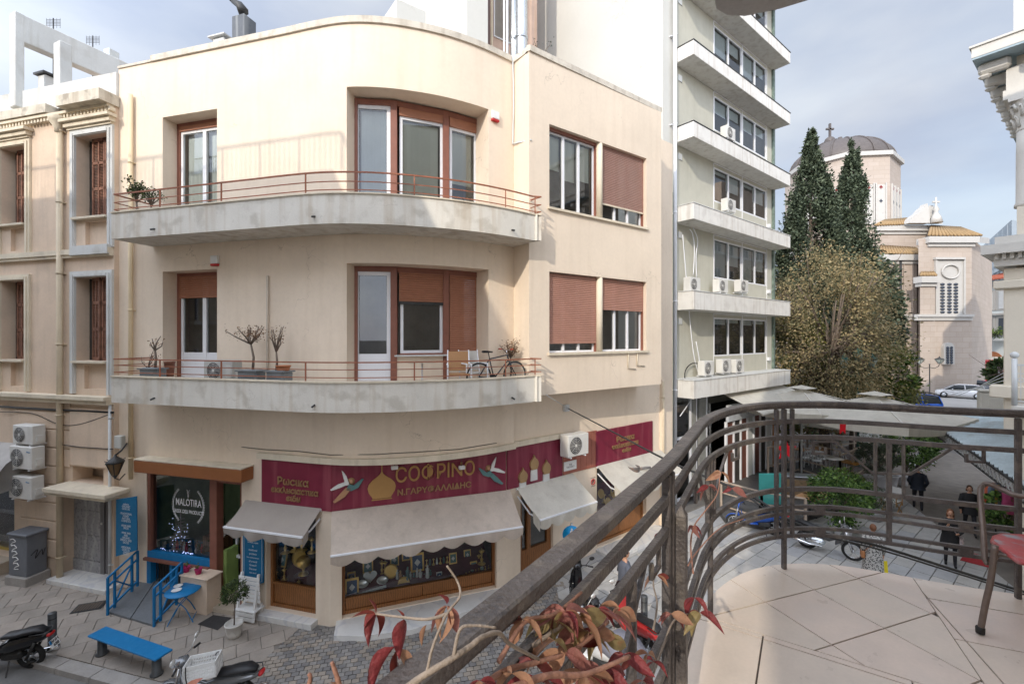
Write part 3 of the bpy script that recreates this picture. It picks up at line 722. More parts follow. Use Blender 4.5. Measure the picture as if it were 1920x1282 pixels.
stext(CH, 'СОΦΡΙNО', 818, 885, .50, s2, 1, .02, GOLDP, .004, fw=148); stext(CH, 'Ν.ΓΑΡΥΦΑΛΛΙΔΗС', 816, 916, .20, s2, 1.0, .01, fw=138)
stext(GR, 'Ρωсικα', 1173, 821, .25, s4, fw=33); stext(GR, 'єккλнсιαстικα', 1173, 833, .20, s4, fw=49); stext(GR, 'єιδн', 1175, 843, .18, s4, fw=16)
def onion(mb, cx, cz, w, h, y0, y1, base=True):
    pr = [(.0,1.0),(.03,.93),(.06,.86),(.16,.77),(.33,.66),(.46,.52),(.5,.38),(.46,.22),(.36,.08),(.32,0)]
    pts = [(cx-a*w, cz+b*h) for a, b in pr]+[(cx+a*w, cz+b*h) for a, b in reversed(pr[1:])]
    mb.slab(pts, y0, y1)
sx, sz_ = CH.sz(716, 935, .07); f = MB(CH.M()); onion(f, sx, sz_+.02, .66, .68, -.075, -.05)
f.slab([(sx-.24,sz_-.02),(sx+.24,sz_-.02),(sx+.23,sz_+.005),(sx-.23,sz_+.005)], -.075, -.05)
f.box(sx-.012, sx+.012, -.07, -.05, sz_+.68, sz_+.95); f.box(sx-.05, sx+.05, -.07, -.05, sz_+.85, sz_+.875); f.box(sx-.03,sx+.03,-.07,-.05,sz_+.9,sz_+.92); f.build('onion_dome_emblem', GOLDP, s2)
TEAL = mat('teal_relief_paint', (.10,.20,.20), .5); OCHRE = mat('ochre_relief_paint', (.45,.25,.14), .5); PALE = mat('pale_relief_paint', (.66,.66,.64), .5)
def angel(px, py, sg):
    s_, z_ = CH.sz(px, py, .07); M_ = CH.M(s_, z_)
    f = MB(M_); f.slab([(0,.05),(-.06*sg,.25),(-.13*sg,.36),(-.17*sg,.40),(-.13*sg,.22),(-.08*sg,.04)], -.09, -.05)
    f.slab([(-.04*sg,.06),(-.2*sg,.0),(-.40*sg,-.05),(-.42*sg,-.02),(-.25*sg,.08),(-.1*sg,.12)], -.085, -.05); f.build('wing', PALE, s2)
    f = MB(M_); f.slab([(.0,.06),(.10*sg,.02),(.28*sg,.16),(.32*sg,.15),(.2*sg,-.04),(.04*sg,-.1),(-.08*sg,-.06)], -.1, -.05); f.build('robe', TEAL, s2)
    f = MB(M_); f.slab([(.05*sg,-.04),(-.1*sg,-.22),(-.32*sg,-.34),(-.36*sg,-.31),(-.22*sg,-.16),(-.08*sg,-.02)], -.1, -.05); f.build('robe', OCHRE if sg > 0 else TEAL, s2)
    f = MB(M_ @ Matrix.Rotation(pi/2, 4, 'X')); f.lathe([(.085,.05),(.085,.065)], (.04*sg,.12,0), 14); f.build('halo', LET, s2)
    f = MB(M_); f.ball((.045*sg,-.09,.12), .045, .03, .05, 8); f.build('head', OCHRE, s2)
angel(655, 912, 1); angel(919, 886, -1)
f = MB(GR.M())
tw = []
for px, py in ((980,900),(1001,876),(1024,884)):
    tw.append(GR.sz(px, py, .07))
for a, b in tw: onion(f, a, b-.05, .30, .40, -.11, -.05)
f.build('onion_dome_relief', mat('bronze_dome_relief', (.40,.26,.13), .5, metal=.3), s3)
for a, b in tw: f = MB(GR.M()); f.slab([(a-.11,b-.06),(a-.12,b-.36),(a+.12,b-.36),(a+.11,b-.06)], -.09, -.05); [f.box(a-.09+k*.05, a-.07+k*.05, -.1, -.09, b-.34, b-.12) for k in range(4)]; f.build('tower_relief', PALE, s3)
# brown boarding behind the air conditioner, notices
f = MB(GR.M()); x0 = GR.s(1055); x1 = GR.s(1118); k = (x1-x0)/6
brd = thing('wooden_boarding', 'reddish boarded panel behind the air conditioner between two signs', 'panel', GR.P(x0, 2.72, 0))
for i in range(6): MB(GR.M()).bbox(x0+k*i+.004, x0+k*(i+1)-.004, -.03, .0, 2.72, 3.86, .004).build('board', mat('terracotta_board', (.34,.12,.085), .6) if i == 0 else MATS['terracotta_board'], brd)
nt_ = thing('notice_board', 'small white notice board fixed under the air conditioner', 'sign', GR.P(GR.s(1070), 2.8, .05))
f = MB(GR.M()); xa, za = GR.sz(1058, 880, .06); xb, zb = GR.sz(1081, 876, .06); f.box(xa, xb, -.06, -.03, 2.83, 3.1); f.build('board', WHITEPAINT, nt_)
text('lettering', 'THE\nHOLY SHOP'.replace('HOLY SHOP', 'THE HOLY'), .07, BLACKP, GR.M((xa+xb)/2, 2.96, .062), nt_, .001)
npk = thing('no_parking_notice', 'round red crossed P no parking sticker on the pillar between two awnings', 'sign', GR.P(GR.s(1112), 2.2, .02))
sN, zN = GR.sz(1112, 903, .01); Mn = GR.M(sN, zN, .012)
f = MB(Mn); f.tube([(.085*cos(q_),0,.085*sin(q_)) for q_ in [2*pi*j/20 for j in range(20)]], .012, 5, closed=True); f.bar((-.06,0,.06),(.06,0,-.06),.014,.006); f.build('red_ring', mat('traffic_red', (.6,.02,.03), .5), npk)
text('lettering', 'P', .16, BLACKP, Mn, npk, .001, weight=.004); text('lettering', 'ΜΗ ΠΑΡΚΑΡΕΤΕ', .03, BLACKP, GR.M(sN, zN+.13, .012), npk, .001); text('lettering', 'NO PARKING', .035, BLACKP, GR.M(sN, zN-.13, .012), npk, .001)

# ---- awnings
def awning(wl, x0, x1, zt, zf, proj, label, m=AWN, val=.22, nsc=None, dx0=0, dx1=0, seams=2, fold=0):
    t = thing('awning', label, 'awning', wl.P((x0+x1)/2, zf, proj), 'fabric awnings over the shop windows')
    M_ = wl.M(); f = MB(M_); nx = 24; ny = 10; f.smooth = True
    v = []; fs = []
    for j in range(ny+1):
        tt = j/ny
        for i in range(nx+1):
            u = i/nx; xx = x0+(x1-x0)*u+(dx0*(1-u)+dx1*u)*tt
            sag = -.05*sin(pi*tt)*(.6+.4*cos(u*9))
            v.append((xx, -.06-(proj-.06)*tt, zt+(zf-zt)*tt+sag))
    for j in range(ny):
        for i in range(nx): a = j*(nx+1)+i; fs.append((a,a+1,a+nx+2,a+nx+1))
    f.add(v, fs); f.build('canopy', m, t)
    f = MB(M_); f.smooth = True; ns = nsc or max(3, int((x1-x0)/.42)); K = ns*6; v = []; fs = []
    for i in range(K+1):
        u = i/K; xx = x0+dx0+(x1+dx1-x0-dx0)*u; ph = (u*ns) % 1; z_ = zf-val*(.62+.38*abs(sin(pi*u*ns))); wv = .025*sin(u*31)+.02*sin(u*13)
        v += [(xx, -proj-.01, zf), (xx, -proj-.012+wv*.5, (zf+z_)/2), (xx, -proj+.01+wv, z_)]
    for i in range(K): a = i*3; fs += [(a,a+3,a+4,a+1), (a+1,a+4,a+5,a+2)]
    f.add(v, fs); f.build('valance', m, t)
    for sx_, dxx in ((x0, dx0), (x1, dx1)):      # hanging end flap
        f = MB(M_); f.smooth = True; f.add([(sx_+dxx,-proj,zf),(sx_+dxx*.7,-proj*.72,zf+(zt-zf)*.28),(sx_+dxx*.75,-proj*.75,zf-val*.5),(sx_+dxx,-proj,zf-val)], [(0,1,2,3)]); f.build('end_flap', m, t)
    f = MB(M_); f.bar((x0+dx0,-proj,zf),(x1+dx1,-proj,zf),.045,.035); f.bar((x0,-.05,zt-.04),(x1,-.05,zt-.04),.05,.05)
    for xx, dxx in ((x0+.05,dx0),(x1-.05,dx1)): f.bar((xx,-.04,zt-.25),(xx+dxx*.5,-proj*.55,zf+.02),.03); f.bar((xx+dxx*.5,-proj*.55,zf+.02),(xx+dxx,-proj,zf),.03)
    f.build('awning_arm', WHITEFR, t); return t
awning(LWL, LWL.s(464), LWL.s(604)+.02, 2.78, 2.36, .68, 'narrow grey beige awning over the small window with brass goods', val=.24, nsc=4, m=mat('grey_beige_awning_canvas', (.36,.32,.285), .9, var=.05, trans=.12))
awning(CH, .02, CH.s(955)+.0, 2.72, 2.10, 1.0, 'widest beige awning with scalloped edge under the long gold lettered sign', val=.28, nsc=9)
awning(GR, GR.s(966), GR.s(1071), 2.72, 2.14, 1.02, 'beige awning over the shop door left of the no parking sticker', m=AWN2, val=.3, nsc=5)
awning(GR, GR.s(1117), GR.s(1236), 2.74, 2.16, 1.02, 'sunlit awning at the far right of the shop with a metal pot on it', m=AWN2, val=.3, nsc=5)

# ---- goods in the icon shop windows
def disp(wl, px, py, dep, kind, size, label=None):
    wn = 'narrow' if wl is LWL else 'long' if wl is CH else 'sunlit right'
    s_, z_ = wl.sz(px, py, -dep); M_ = wl.M(s_, z_-size/2, -dep); f = MB(M_)
    if kind == 'plate':
        f.M = M_ @ Matrix.Translation((0,0,size/2)) @ Matrix.Rotation(radians(75), 4, 'X'); f.lathe([(size*.1,0),(size*.32,.0),(size*.5,.03),(size*.46,.015),(size*.3,.01)], (0,0,0), 20); return f.build('brass_plate', GOLD, None, None, label or 'round embossed brass plate on display in the '+wn+' shop window', 'plate', 'metal plates in the shop window')
    if kind == 'splate':
        f.M = M_ @ Matrix.Translation((0,0,size/2)) @ Matrix.Rotation(radians(60), 4, 'X'); f.lathe([(size*.1,0),(size*.32,.0),(size*.5,.03),(size*.46,.015)], (0,0,0), 20, 1.2, .8); return f.build('silver_tray', SILVER, None, None, label or ('left' if px < 700 else 'right')+' oval silver tray lying near the heart shaped frame', 'tray')
    if kind == 'candle':
        f.lathe([(size*.28,0),(size*.24,.02),(size*.06,size*.1),(size*.12,size*.3),(size*.05,size*.4),(size*.08,size*.7),(size*.2,size*.85),(size*.05,size*.9),(size*.04,size)], (0,0,0), 10); return f.build('candlestick', GOLD, None, None, label or 'brass candlestick on display in the '+wn+' icon shop window', 'candlestick', 'brass candlesticks in the shop windows')
    if kind == 'cup':
        f.lathe([(size*.3,0),(size*.26,.03),(size*.06,size*.15),(size*.1,size*.35),(size*.38,size*.55),(size*.42,size*.8),(size*.3,size),(size*.01,size)], (0,0,0), 14); return f.build('chalice', GOLD, None, None, label or 'large brass vessel in the narrow shop window', 'vessel')
    if kind == 'icon':
        f.M = M_ @ Matrix.Rotation(radians(-12), 4, 'X'); w2 = size*.38; f.box(-w2, w2, 0, .03, 0, size); o = f.build('icon_frame', GOLD if size > .25 else SILVER, None, None, label or 'small framed icon panel standing in the '+wn+' shop window', 'picture', 'framed icons in the shop window')
        g = MB(f.M); g.box(-w2*.75, w2*.75, -.006, 0, size*.12, size*.88); g.build('picture', TEAL if rs.random() < .5 else mat('icon_blue', (.05,.10,.2), .5) if 'icon_blue' not in MATS else MATS['icon_blue'], o); 
        g = MB(f.M); g.slab([(0,size*.3),(w2*.45,size*.5),(0,size*.7),(-w2*.45,size*.5)], -.012, -.006); g.build('picture_centre', PALE, o); return o
    if kind == 'heart':
        pts = [(0,0)]
        for k in range(17): t = pi*k/16*1.0; pts.append((size*.5*(sin(t)**1)*(1 if k else 1)*(.2+.8*sin(t)) if 0 else size*.5*sin(t), 0))
        hp = []
        for k in range(24):
            t = 2*pi*k/24; hp.append((size*.031*16*sin(t)**3, size*.5+size*.031*(13*cos(t)-5*cos(2*t)-2*cos(3*t)-cos(4*t))))
        f.slab(hp, 0, .02); o = f.build('silver_heart', SILVER, None, None, 'heart shaped silver frame at the left of the long shop window', 'picture'); g = MB(M_); g.slab([(a*.8, size*.5+(b-size*.5)*.8) for a, b in hp], -.006, 0); g.build('picture', CURTW, o); return o
    if kind == 'figure':
        f.lathe([(size*.16,0),(size*.17,.03),(size*.13,size*.5),(size*.16,size*.7),(size*.05,size*.8),(size*.09,size*.9),(size*.05,size)], (0,0,0), 8); return f.build('statuette', [PALE, TEAL, OCHRE, CURTW][rs.randrange(4)], None, None, label or 'small religious statuette standing in the long shop window', 'statuette', 'statuettes in the long shop window')
    if kind == 'card':
        f.M = M_ @ Matrix.Rotation(radians(-30), 4, 'X'); f.box(-size*.5, size*.5, 0, .004, 0, size*.7); return f.build('card', CURTW, None, None, 'small pale prayer card in a row at the front of the shop window', 'card', 'small cards at the front of the window')
for px, py, k, s_ in ((510,955,'icon',.30),(535,1020,'candle',.42),(553,1015,'candle',.46),(575,990,'candle',.5),(527,1050,'icon',.34),(566,1012,'candle',.5),(518,1078,'candle',.24),(585,1020,'candle',.4),
        (533,1075,'candle',.3),(547,1102,'candle',.24),(560,1098,'candle',.3),(540,1120,'candle',.18),(572,1105,'plate',.26),(585,1115,'plate',.24),(556,1122,'candle',.2),(569,1060,'cup',.42),(562,1045,'plate',.42),(523,1103,'candle',.2)):
    disp(LWL, px, py, .5 if py < 1060 else .36, k, s_)
for px, py, k, s_, dp in ((694,1080,'heart',.34,.6),(733,1070,'plate',.36,.65),(757,1092,'plate',.31,.45),(660,1102,'icon',.42,.4),(659,1083,'icon',.26,.7),(690,1062,'icon',.34,.9),(783,1055,'icon',.46,.7),(740,1050,'icon',.3,1.0),(762,1040,'icon',.3,1.05),
        (680,1094,'splate',.24,.5),(717,1087,'splate',.24,.5),(716,1062,'candle',.34,.9),(722,1062,'candle',.32,.9),(824,1080,'icon',.2,.45),(850,1047,'icon',.28,.7),(877,1040,'icon',.26,.9),(889,1062,'icon',.26,.6),(903,1042,'candle',.42,.6),(848,1084,'candle',.26,.4),(898,1048,'candle',.3,.8)):
    disp(CH, px, py, dp, k, s_)
for i in range(11): disp(CH, 745+i*6.2+rs.uniform(-1,1), 1076+(i%3)*6-i*.6, .5+.05*(i%3), 'figure', .24+.1*(i%2))
for i in range(7): disp(CH, 800+i*6.4, 1054-i*1.0, .75, 'figure' if i%2 else 'candle', .17)
for r_ in range(2):
    for i in range(9): disp(CH, 670+i*6.4-r_*4, 1118-i*2.0+r_*8-(4), .33, 'card', .085)
for i in range(5): disp(CH, 650+i*5, 1128-i*1.4, .31, 'card', .07)
for i in range(9): disp(CH, 868+i*6, 1078-i*2.0, .4, 'candle' if i%3 else 'icon', .1)
for i in range(10): disp(GR, 1126+i*6.5, 925-i*2+(i%3)*10, .6, 'candle' if i%2 else 'plate', .32)
for i, (px, py) in enumerate(((993,961),(992,1010),(1015,980),(1018,1025))):
    s_, z_ = GR.sz(px, py, -.15); f = MB(GR.M(s_, z_, -.14))
    for k in range(4): f.bar((-.04*cos(k*pi/4),0,-.04*sin(k*pi/4)),(.04*cos(k*pi/4),0,.04*sin(k*pi/4)),.008,.004)
    f.build('star_ornament', CURTW, None, None, 'pale star decoration stuck on the glass of the shop door', 'star', 'stars on the shop door')

# ============================================================= LEFT NEIGHBOUR
LN = Wall(*LWL.P(0, 0, .12)[:2], 1, -.268)
nb = thing('neoclassical_house', 'old pinkish beige house with red brown louvred shutters and moulded window surrounds', 'building', (-14, 14, 0))
nx0, nx1 = LN.s(-90), LN.s(214)
PN = Path([LN.P(nx0)[:2], LN.P(nx1)[:2], LN.P(nx1, 0, -.6)[:2]]); o_ = -nx0
wins = [(3, 52, 10.10, 12.36), (143, 206, 10.10, 12.36), (3, 51, 6.15, 8.45), (143, 205, 6.15, 8.45)]
hs = [(LN.s(a)+o_, LN.s(b)+o_, c, d, .32) for a, b, c, d in wins]
hs += [(LN.s(a)+o_, LN.s(b)+o_, z-.78, z-.12, .12) for a, b, z, _ in ((20, 52, 10.1, 0), (160, 204, 10.1, 0), (20, 50, 6.15, 0), (158, 204, 6.15, 0))]
for a, b, z in ((20,52,10.1),(160,204,10.1),(20,50,6.15),(158,204,6.15)):
    f = MB(LN.M()); f.box(LN.s(a), LN.s(b), .10, .16, z-.78, z-.12); f.build('recessed_panel', STUCCO2, nb)
hs += [(LN.s(113)+o_, LN.s(209)+o_, 0, 2.62, .45), (LN.s(136)+o_, LN.s(194)+o_, 2.78, 3.2, .5), (LN.s(-90)+o_+.05, LN.s(27)+o_, .35, 2.75, .4)]
f = MB(); facade(f, PN, 0, PN.L, 0, 13.1, hs); f.build('wall', STUCCO2, nb)
f = MB(LN.M()); f.box(nx0, nx1, .05, .5, 13.3, 14.0); f.build('parapet', WHITEPL, nb)
f = MB(LN.M()); f.box(nx0, LN.s(103), -.22, .1, 13.08, 13.32); f.box(LN.s(104,.4), nx1+.05, -.40, .1, 13.05, 13.34); f.build('cornice', mat('stained_cornice_plaster', (.60,.55,.46), .85, var=.1, bump=.4, streak=.5, patch=.65, pcol=(.26,.23,.19), ps=3.5), nb)
f = MB(LN.M()); f.box(nx0, nx1, -.18, .02, 12.98, 13.05); x = nx0
while x < nx1: f.box(x, x+.07, -.14, -.0, 12.88, 12.98); x += .13
f.build('dentils', STUCCO3, nb, 'stuff')
f = MB(LN.M()); f.box(nx0, nx1-.02, -.14, .0, 9.08, 9.22); f.box(nx0, nx1-.02, -.10, .0, 9.0, 9.08); f.build('string_course', STUCCO3, nb)
f = MB(LN.M()); f.box(nx0, nx1+.0, -.26, .0, 5.10, 5.20); f.box(nx0, nx1-.02, -.18, .0, 4.98, 5.10); f.build('string_course', STUCCO3, nb)
f = MB(LN.M()); f.box(LN.s(133,.12), nx1-.03, -.16, -.02, 9.05, 9.3); f.build('broken_bracket', WHITEPL, nb)
for (a, b, z0, z1), wm in zip(wins, (STUCCO3, WHITEPL, STUCCO3, WHITEPL)):
    xa, xb = LN.s(a), LN.s(b); f = MB(LN.M()); w_ = .17; zb_ = 9.24 if z0 > 9 else 5.24
    for q, pd in ((w_, -.06), (w_*.55, -.09)):
        f.box(xa-q, xa-(0 if q == w_ else .02)-.0, pd, .0 if pd > -.07 else -.06, zb_, z1+q); f.box(xb+.0 if q == w_ else xb+.02, xb+q, pd, .0 if pd > -.07 else -.06, zb_, z1+q)
        f.box(xa, xb, pd, .0 if pd > -.07 else -.06, z1+(0 if q == w_ else .02), z1+q)
    f.build('window_surround', wm, nb)
    f = MB(LN.M()); f.box(xa-.0, xb+.0, -.14, .3, z0-.06, z0-.002); f.build('sill', STUCCO3, nb)
    if z0 > 9:
        f = MB(LN.M()); f.box(xa-.32, xb+.26, -.24, -.0, 12.72, 12.80); f.box(xa-.26, xb+.20, -.16, -.0, 12.60, 12.72); f.box(xa-.22,xb+.16,-.1,0,12.54,12.60); f.build('window_hood', STUCCO3, nb)
    # louvred shutters
    op = (z0 < 9 and a > 100)
    xs = xa+(.28 if a > 100 else .26)*1; n = 2; wd = (xb-xs)/n
    for i in range(n):
        l0 = xs+wd*i+.008; l1 = xs+wd*(i+1)-.008
        f = MB(LN.M() @ Matrix.Translation((l0 if i == 0 else l1, .20, 0)) @ Matrix.Rotation(radians((-14 if i == 0 else 10) if op else 0), 4, 'Z')); 
        c0_2, c1_2 = (0, l1-l0) if i == 0 else (l0-l1, 0)
        for zz in (z0, z0+(z1-z0)*.36, z0+(z1-z0)*.68, z1-.08): f.box(c0_2, c1_2, 0, .04, zz, zz+.08)
        for xx in (c0_2, c1_2-.05, (c0_2+c1_2)/2-.02): f.box(xx, xx+.05, 0, .04, z0, z1)
        sh = f.build('shutter', SHUTOLD, nb); g = MB(f.M); zz = z0+.09
        while zz < z1-.1: g.add([(c0_2+.05,.008,zz),(c1_2-.05,.008,zz),(c1_2-.05,.034,zz+.032),(c0_2+.05,.034,zz+.032)], [(0,1,2,3)]); zz += .042
        g.build('louvres', SHUTOLD, sh, 'stuff')
    f = MB(LN.M()); f.box(xa-.0, xb+.0, .32, .36, z0, z1); f.build('room_dark_sheet', DARKROOM, nb)  # dark sheet in place of the unlit room behind the shutters
# rusticated lower wall
f = MB(LN.M())
for i in range(9):
    z = .55+i*.52
    for a, b in ((LN.s(29), LN.s(109)), (LN.s(109), LN.s(134))) if z > 2.7 else ((LN.s(40), LN.s(111)),):
        f.bbox(a, b-.01, -.035, .0, z+.02, z+.5, .012)
f.build('rusticated_blocks', STUCCO2, nb)
f = MB(LN.M()); f.bbox(LN.s(135), LN.s(207)+.1, -.06, .0, 3.25, 4.85, .01); f.build('blind_panel', STUCCO2, nb)
# door canopy, door, marble
f = MB(LN.M()); f.bbox(LN.s(80,.6), LN.s(222,.3), -.62, .0, 2.66, 2.78, .015); f.box(LN.s(84,.55), LN.s(221,.25), -.56, .0, 2.58, 2.66); f.build('door_canopy', STUCCO3, nb)
DG = mat('grey_metal_door', (.17,.165,.17), .5, var=.05, bump=.03)
f = MB(LN.M()); xa = LN.s(165); f.box(xa-.0, xa+.14, .3, .42, .12, 2.6); f.bbox(xa+.15, LN.s(210)+.1, .33, .40, .12, 2.6, .01); dr = f.build('door', DG, nb)
f = MB(LN.M()); f.bar((xa+.6,.29,1.1),(xa+.85,.29,1.1),.02); f.ball((xa+.07,.29,1.55),.03); f.build('handle', SILVER, dr)
f = MB(LN.M())
GM = mat('grey_veined_marble', (.30,.30,.31), .3, var=.1, bump=.03, wave=(.8, 16, (.40,.40,.395), .62))
for i, (za, zb) in enumerate(((.45,1.15),(1.16,1.85),(1.86,2.6))):
    for j in range(2):
        g = MB(LN.M()); w2 = (xa-LN.s(113))/2; g.bbox(LN.s(113)+w2*j+.004, LN.s(113)+w2*(j+1)-.004, .32, .44, za, zb, .005); g.build('marble_panel', GM, nb)
g = MB(LN.M()); g.box(LN.s(113), xa, .30, .44, .0, .44); g.build('marble_plinth', GM, nb)
g = MB(LN.M()); g.bbox(LN.s(111), LN.s(212)+.15, -.3, .45, -.02, .12, .01); g.build('door_step', MARBLE, nb)
g = MB(LN.M()); g.box(nx0+.1, LN.s(22), .3, .36, .4, 2.7); g.build('shop_window', GLASSC, nb)
g = MB(LN.M()); g.box(LN.s(22), LN.s(27), .1, .38, .35, 2.75); g.box(nx0, LN.s(22), .25, .38, .35, .42); g.build('shop_window_frame', mat('yellow_ochre_frame', (.42,.30,.06), .5), nb)
g = MB(LN.M()); g.box(nx0-.1, LN.s(30), 1.4, 1.45, 0, 3); g.build('room_dark_sheet', DARKROOM, nb)
g = MB(LN.M()); g.bbox(nx0, LN.s(30), -.4, .4, -.02, .34, .01); g.build('shop_step', MATS['cream_step_tile'], nb)
t = thing('awning', 'grey canvas awning cut by the left edge of the photo above the shop window', 'awning', LN.P(LN.s(5), 2.6, .5))
g = MB(LN.M()); a_, b_ = nx0, LN.s(20, .5); g.smooth = True; g.add([(a_,0,3.7),(b_,0,3.7),(b_,-.6,3.3),(a_,-.6,3.3),(b_,-1.0,2.75),(a_,-1.0,2.75),(b_,-1.0,2.5),(a_,-1,2.5),(b_,-.1,2.6)], [(0,1,2,3),(3,2,4,5),(5,4,6,7),(1,2,4,6,8)]); g.build('canopy', mat('grey_awning_canvas', (.40,.38,.36), .9), t)
# body behind so the sky does not show through
f = MB(LN.M()); f.box(nx0-6, nx1, .62, 9, 0, 13.3); f.build('roof_and_body', STUCCO2, nb)

def pipe(name, label, pts, r, m, grp=None, cat='pipe', clamps=0, n=8):
    f = MB(); f.tube(pts, r, n); t = f.build(name, m, None, None, label, cat, grp)
    return t
def wp(wl, px, py, off): s_, z_ = wl.sz(px, py, off); return wl.P(s_, z_, off)
def vpipe(wl, px, z0, z1, r, m, name, label, off=None, brk=.9, grp=None):
    off = off or r+.03; s_ = wl.s(px, off); t = thing(name, label, 'pipe', wl.P(s_, z0, off), grp)
    f = MB(); f.tube([wl.P(s_, z0, off), wl.P(s_, z1, off)], r, 10); f.build('pipe', m, t)
    z = z0+brk*.6
    while z < z1:
        f = MB(wl.M(s_, z, 0)); f.lathe([(r*1.18,0),(r*1.18,.05)], (0,-off,0), 10); f.box(-r*1.3, r*1.3, -off*.5, 0, 0, .03); f.build('clamp', m, t); z += brk*2.2
    return t
p1 = vpipe(LN, 112, .1, 12.55, .075, PLPIPE, 'drainpipe', 'thick beige drainpipe with a funnel top on the old house')
f = MB(LN.M(LN.s(112,.1), 12.5)); f.lathe([(.08,0),(.09,.12),(.2,.3),(.22,.42),(.17,.43)], (0,-.14,0), 8); f.build('funnel', STUCCO3, p1)
vpipe(LWL, 245, 3.0, 13.3, .055, mat('cream_square_drainpipe', (.72,.58,.38), .6, var=.06), 'drainpipe', 'cream drainpipe at the left end of the cream facade')
vpipe(LN, 206, .1, 5.0, .035, GREYPIPE, 'conduit', 'thin grey conduit beside the wall lantern of the old house')
vpipe(GR, 1243, .1, 5.2, .06, PLPIPE, 'drainpipe', 'beige drainpipe at the right end of the burgundy sign')
# roof frame of white concrete
rf = thing('concrete_roof_frame', 'white concrete frame of two posts and a beam standing on the old roof', 'frame', (-14.4, 13.2, 14))
A, B = Vector((-14.55,13.25,0)), Vector((-13.25,16.1,0)); d = (B-A).normalized()
Mf = Matrix(((d.x,-d.y,0,A.x),(d.y,d.x,0,A.y),(0,0,1,0),(0,0,0,1)))
f = MB(Mf); f.bbox(.0, 6, -.16, .16, 15.45, 16.25, .02); f.build('beam', WHITEPL, rf)
f = MB(Mf); f.bbox(-.01, .20, -.17, .17, 13.5, 16.26, .02); f.build('post', WHITEPL, rf)
f = MB(); c = at(118, 120, 13.6); f.M = Matrix.Translation((c.x, c.y, 0)) @ Matrix.Rotation(atan2(d.y, d.x), 4, 'Z'); f.bbox(-.15, .15, -.18, .18, 13.6, 15.55, .02); f.build('post', WHITEPL, rf)
def boxthing(name, label, cat, px0, px1, py0, py1, D, dep, m, cap=None, capm=None, rot=.3, grp=None):
    a, b = at(px0, py0, D), at(px1, py1, D); cx = (a.x+b.x)/2; w2 = abs(b.x-a.x)/2
    t = thing(name, label, cat, (cx, D+dep/2, b.z), grp); f = MB(Matrix.Translation((cx, D+dep/2, 0)) @ Matrix.Rotation(-rot, 4, 'Z'))
    f.bbox(-w2*.85, w2*.85, -dep/2, dep/2, b.z, a.z, .02); f.build('body', m, t)
    if cap: f = MB(Matrix.Translation((cx, D+dep/2, 0)) @ Matrix.Rotation(-rot, 4, 'Z')); f.box(-w2*1.25, w2*1.25, -dep*.65, dep*.65, a.z+.01, a.z+cap); f.build('cap', capm or DARKMETAL, t)
    return t
boxthing('chimney', 'low white chimney with a dark metal cap between the white concrete posts', 'chimney', 69, 93, 140, 175, 14, .5, WHITEPL, .07)
boxthing('chimney', 'small white plastered block beside the dark metal flue', 'chimney', 398, 430, 70, 110, 14, .6, WHITEPL, .05, WHITEPL)
ch = boxthing('flue', 'dark banded metal flue with a slanted cowl on the roof edge', 'chimney', 432, 467, 27, 110, 13.6, .45, mat('banded_grey_flue', (.09,.10,.115), .6, var=.15, wave=(1.2, 1.5, (.20,.21,.22), .62)))
f = MB(); a = at(457, 24, 13.8); f.tube([a, a+Vector((-.15,0,.25)), at(436, 2, 13.8)], [.16,.11,.07], 6); f.tube([at(436,2,13.8), at(425,-8,13.8)], [.06,.05], 6); f.build('cowl', DARKMETAL, ch)
boxthing('roof_vent', 'round galvanised roof vent behind the white beam', 'vent', 192, 210, 90, 125, 17, .36, GALV)
for i, (px, py, D, h) in enumerate(((100, 48, 16, 2.8), (174, 80, 17, 2.2))):
    t = thing('antenna', ('television antenna above the middle of the white beam' if i == 0 else 'television antenna close to the round roof vent'), 'antenna', at(px, py+60, D)); f = MB(); b = at(px, py, D)
    f.tube([b-Vector((0,0,h)), b+Vector((0,0,.25))], .02, 5)
    for k in range(5): f.tube([b+Vector((-.25,0,.05*k)), b+Vector((.25,0,.05*k))], .008, 4); 
    for k in range(5): f.tube([b+Vector((-.24+.12*k,0,-.1)), b+Vector((-.24+.12*k,0,.25))], .006, 4)
    f.build('mast', DARKMETAL, t)

# ============================================================= OFFICE BLOCK
OFF_ = mat('pale_sage_render', (.50,.485,.41), .85, var=.04, bump=.12, streak=.2, scol=(.36,.35,.27))
WHITEW = mat('white_party_wall', (.56,.55,.51), .88, var=.03, vs=.6, bump=.12, crack=.9)
GMAR = mat('green_marble', (.16,.21,.18), .4, var=.3, vs=6, bump=.02)
ob = thing('office_building', 'tall office block with white concrete balconies and rows of white framed windows', 'building', OF.P(4, 0))
L0, L1 = OF.s(1243), OF.s(1447)
f = MB(OF.M()); f.box(L0, OF.s(1262)+.001, .0, 13, 0, 27); f.build('party_wall', WHITEW, ob)
f = MB(OF.M()); f.box(L0+.5, L1, .25, 12.9, 5, 27); f.box(L0+.5, L1, 1.6, 12.9, 0, 5); f.build('body', DARKROOM, ob)
W0 = OF.s(1262)
tops = [(4.39,5.09),(7.88,8.60),(11.4,12.02),(14.6,15.2),(17.8,18.36),(20.95,21.5),(24.1,24.7)]
POF = Path([OF.P(W0)[:2], OF.P(L1)[:2]]); hs = []
wa, wb = OF.s(1338), OF.s(1437)
for (z0, z1), (z2, z3) in zip(tops, tops[1:]): hs.append((wa-W0, wb-W0, z1+.85, z2-.2, .08))
f = MB(); facade(f, POF, 0, POF.L, 4.6, 26, hs); f.build('facade_wall', OFF_, ob)
f = MB(OF.M()); f.box(L1-.02, L1+.18, -.1, .5, 0, 26); f.build('marble_corner', GMAR, ob)
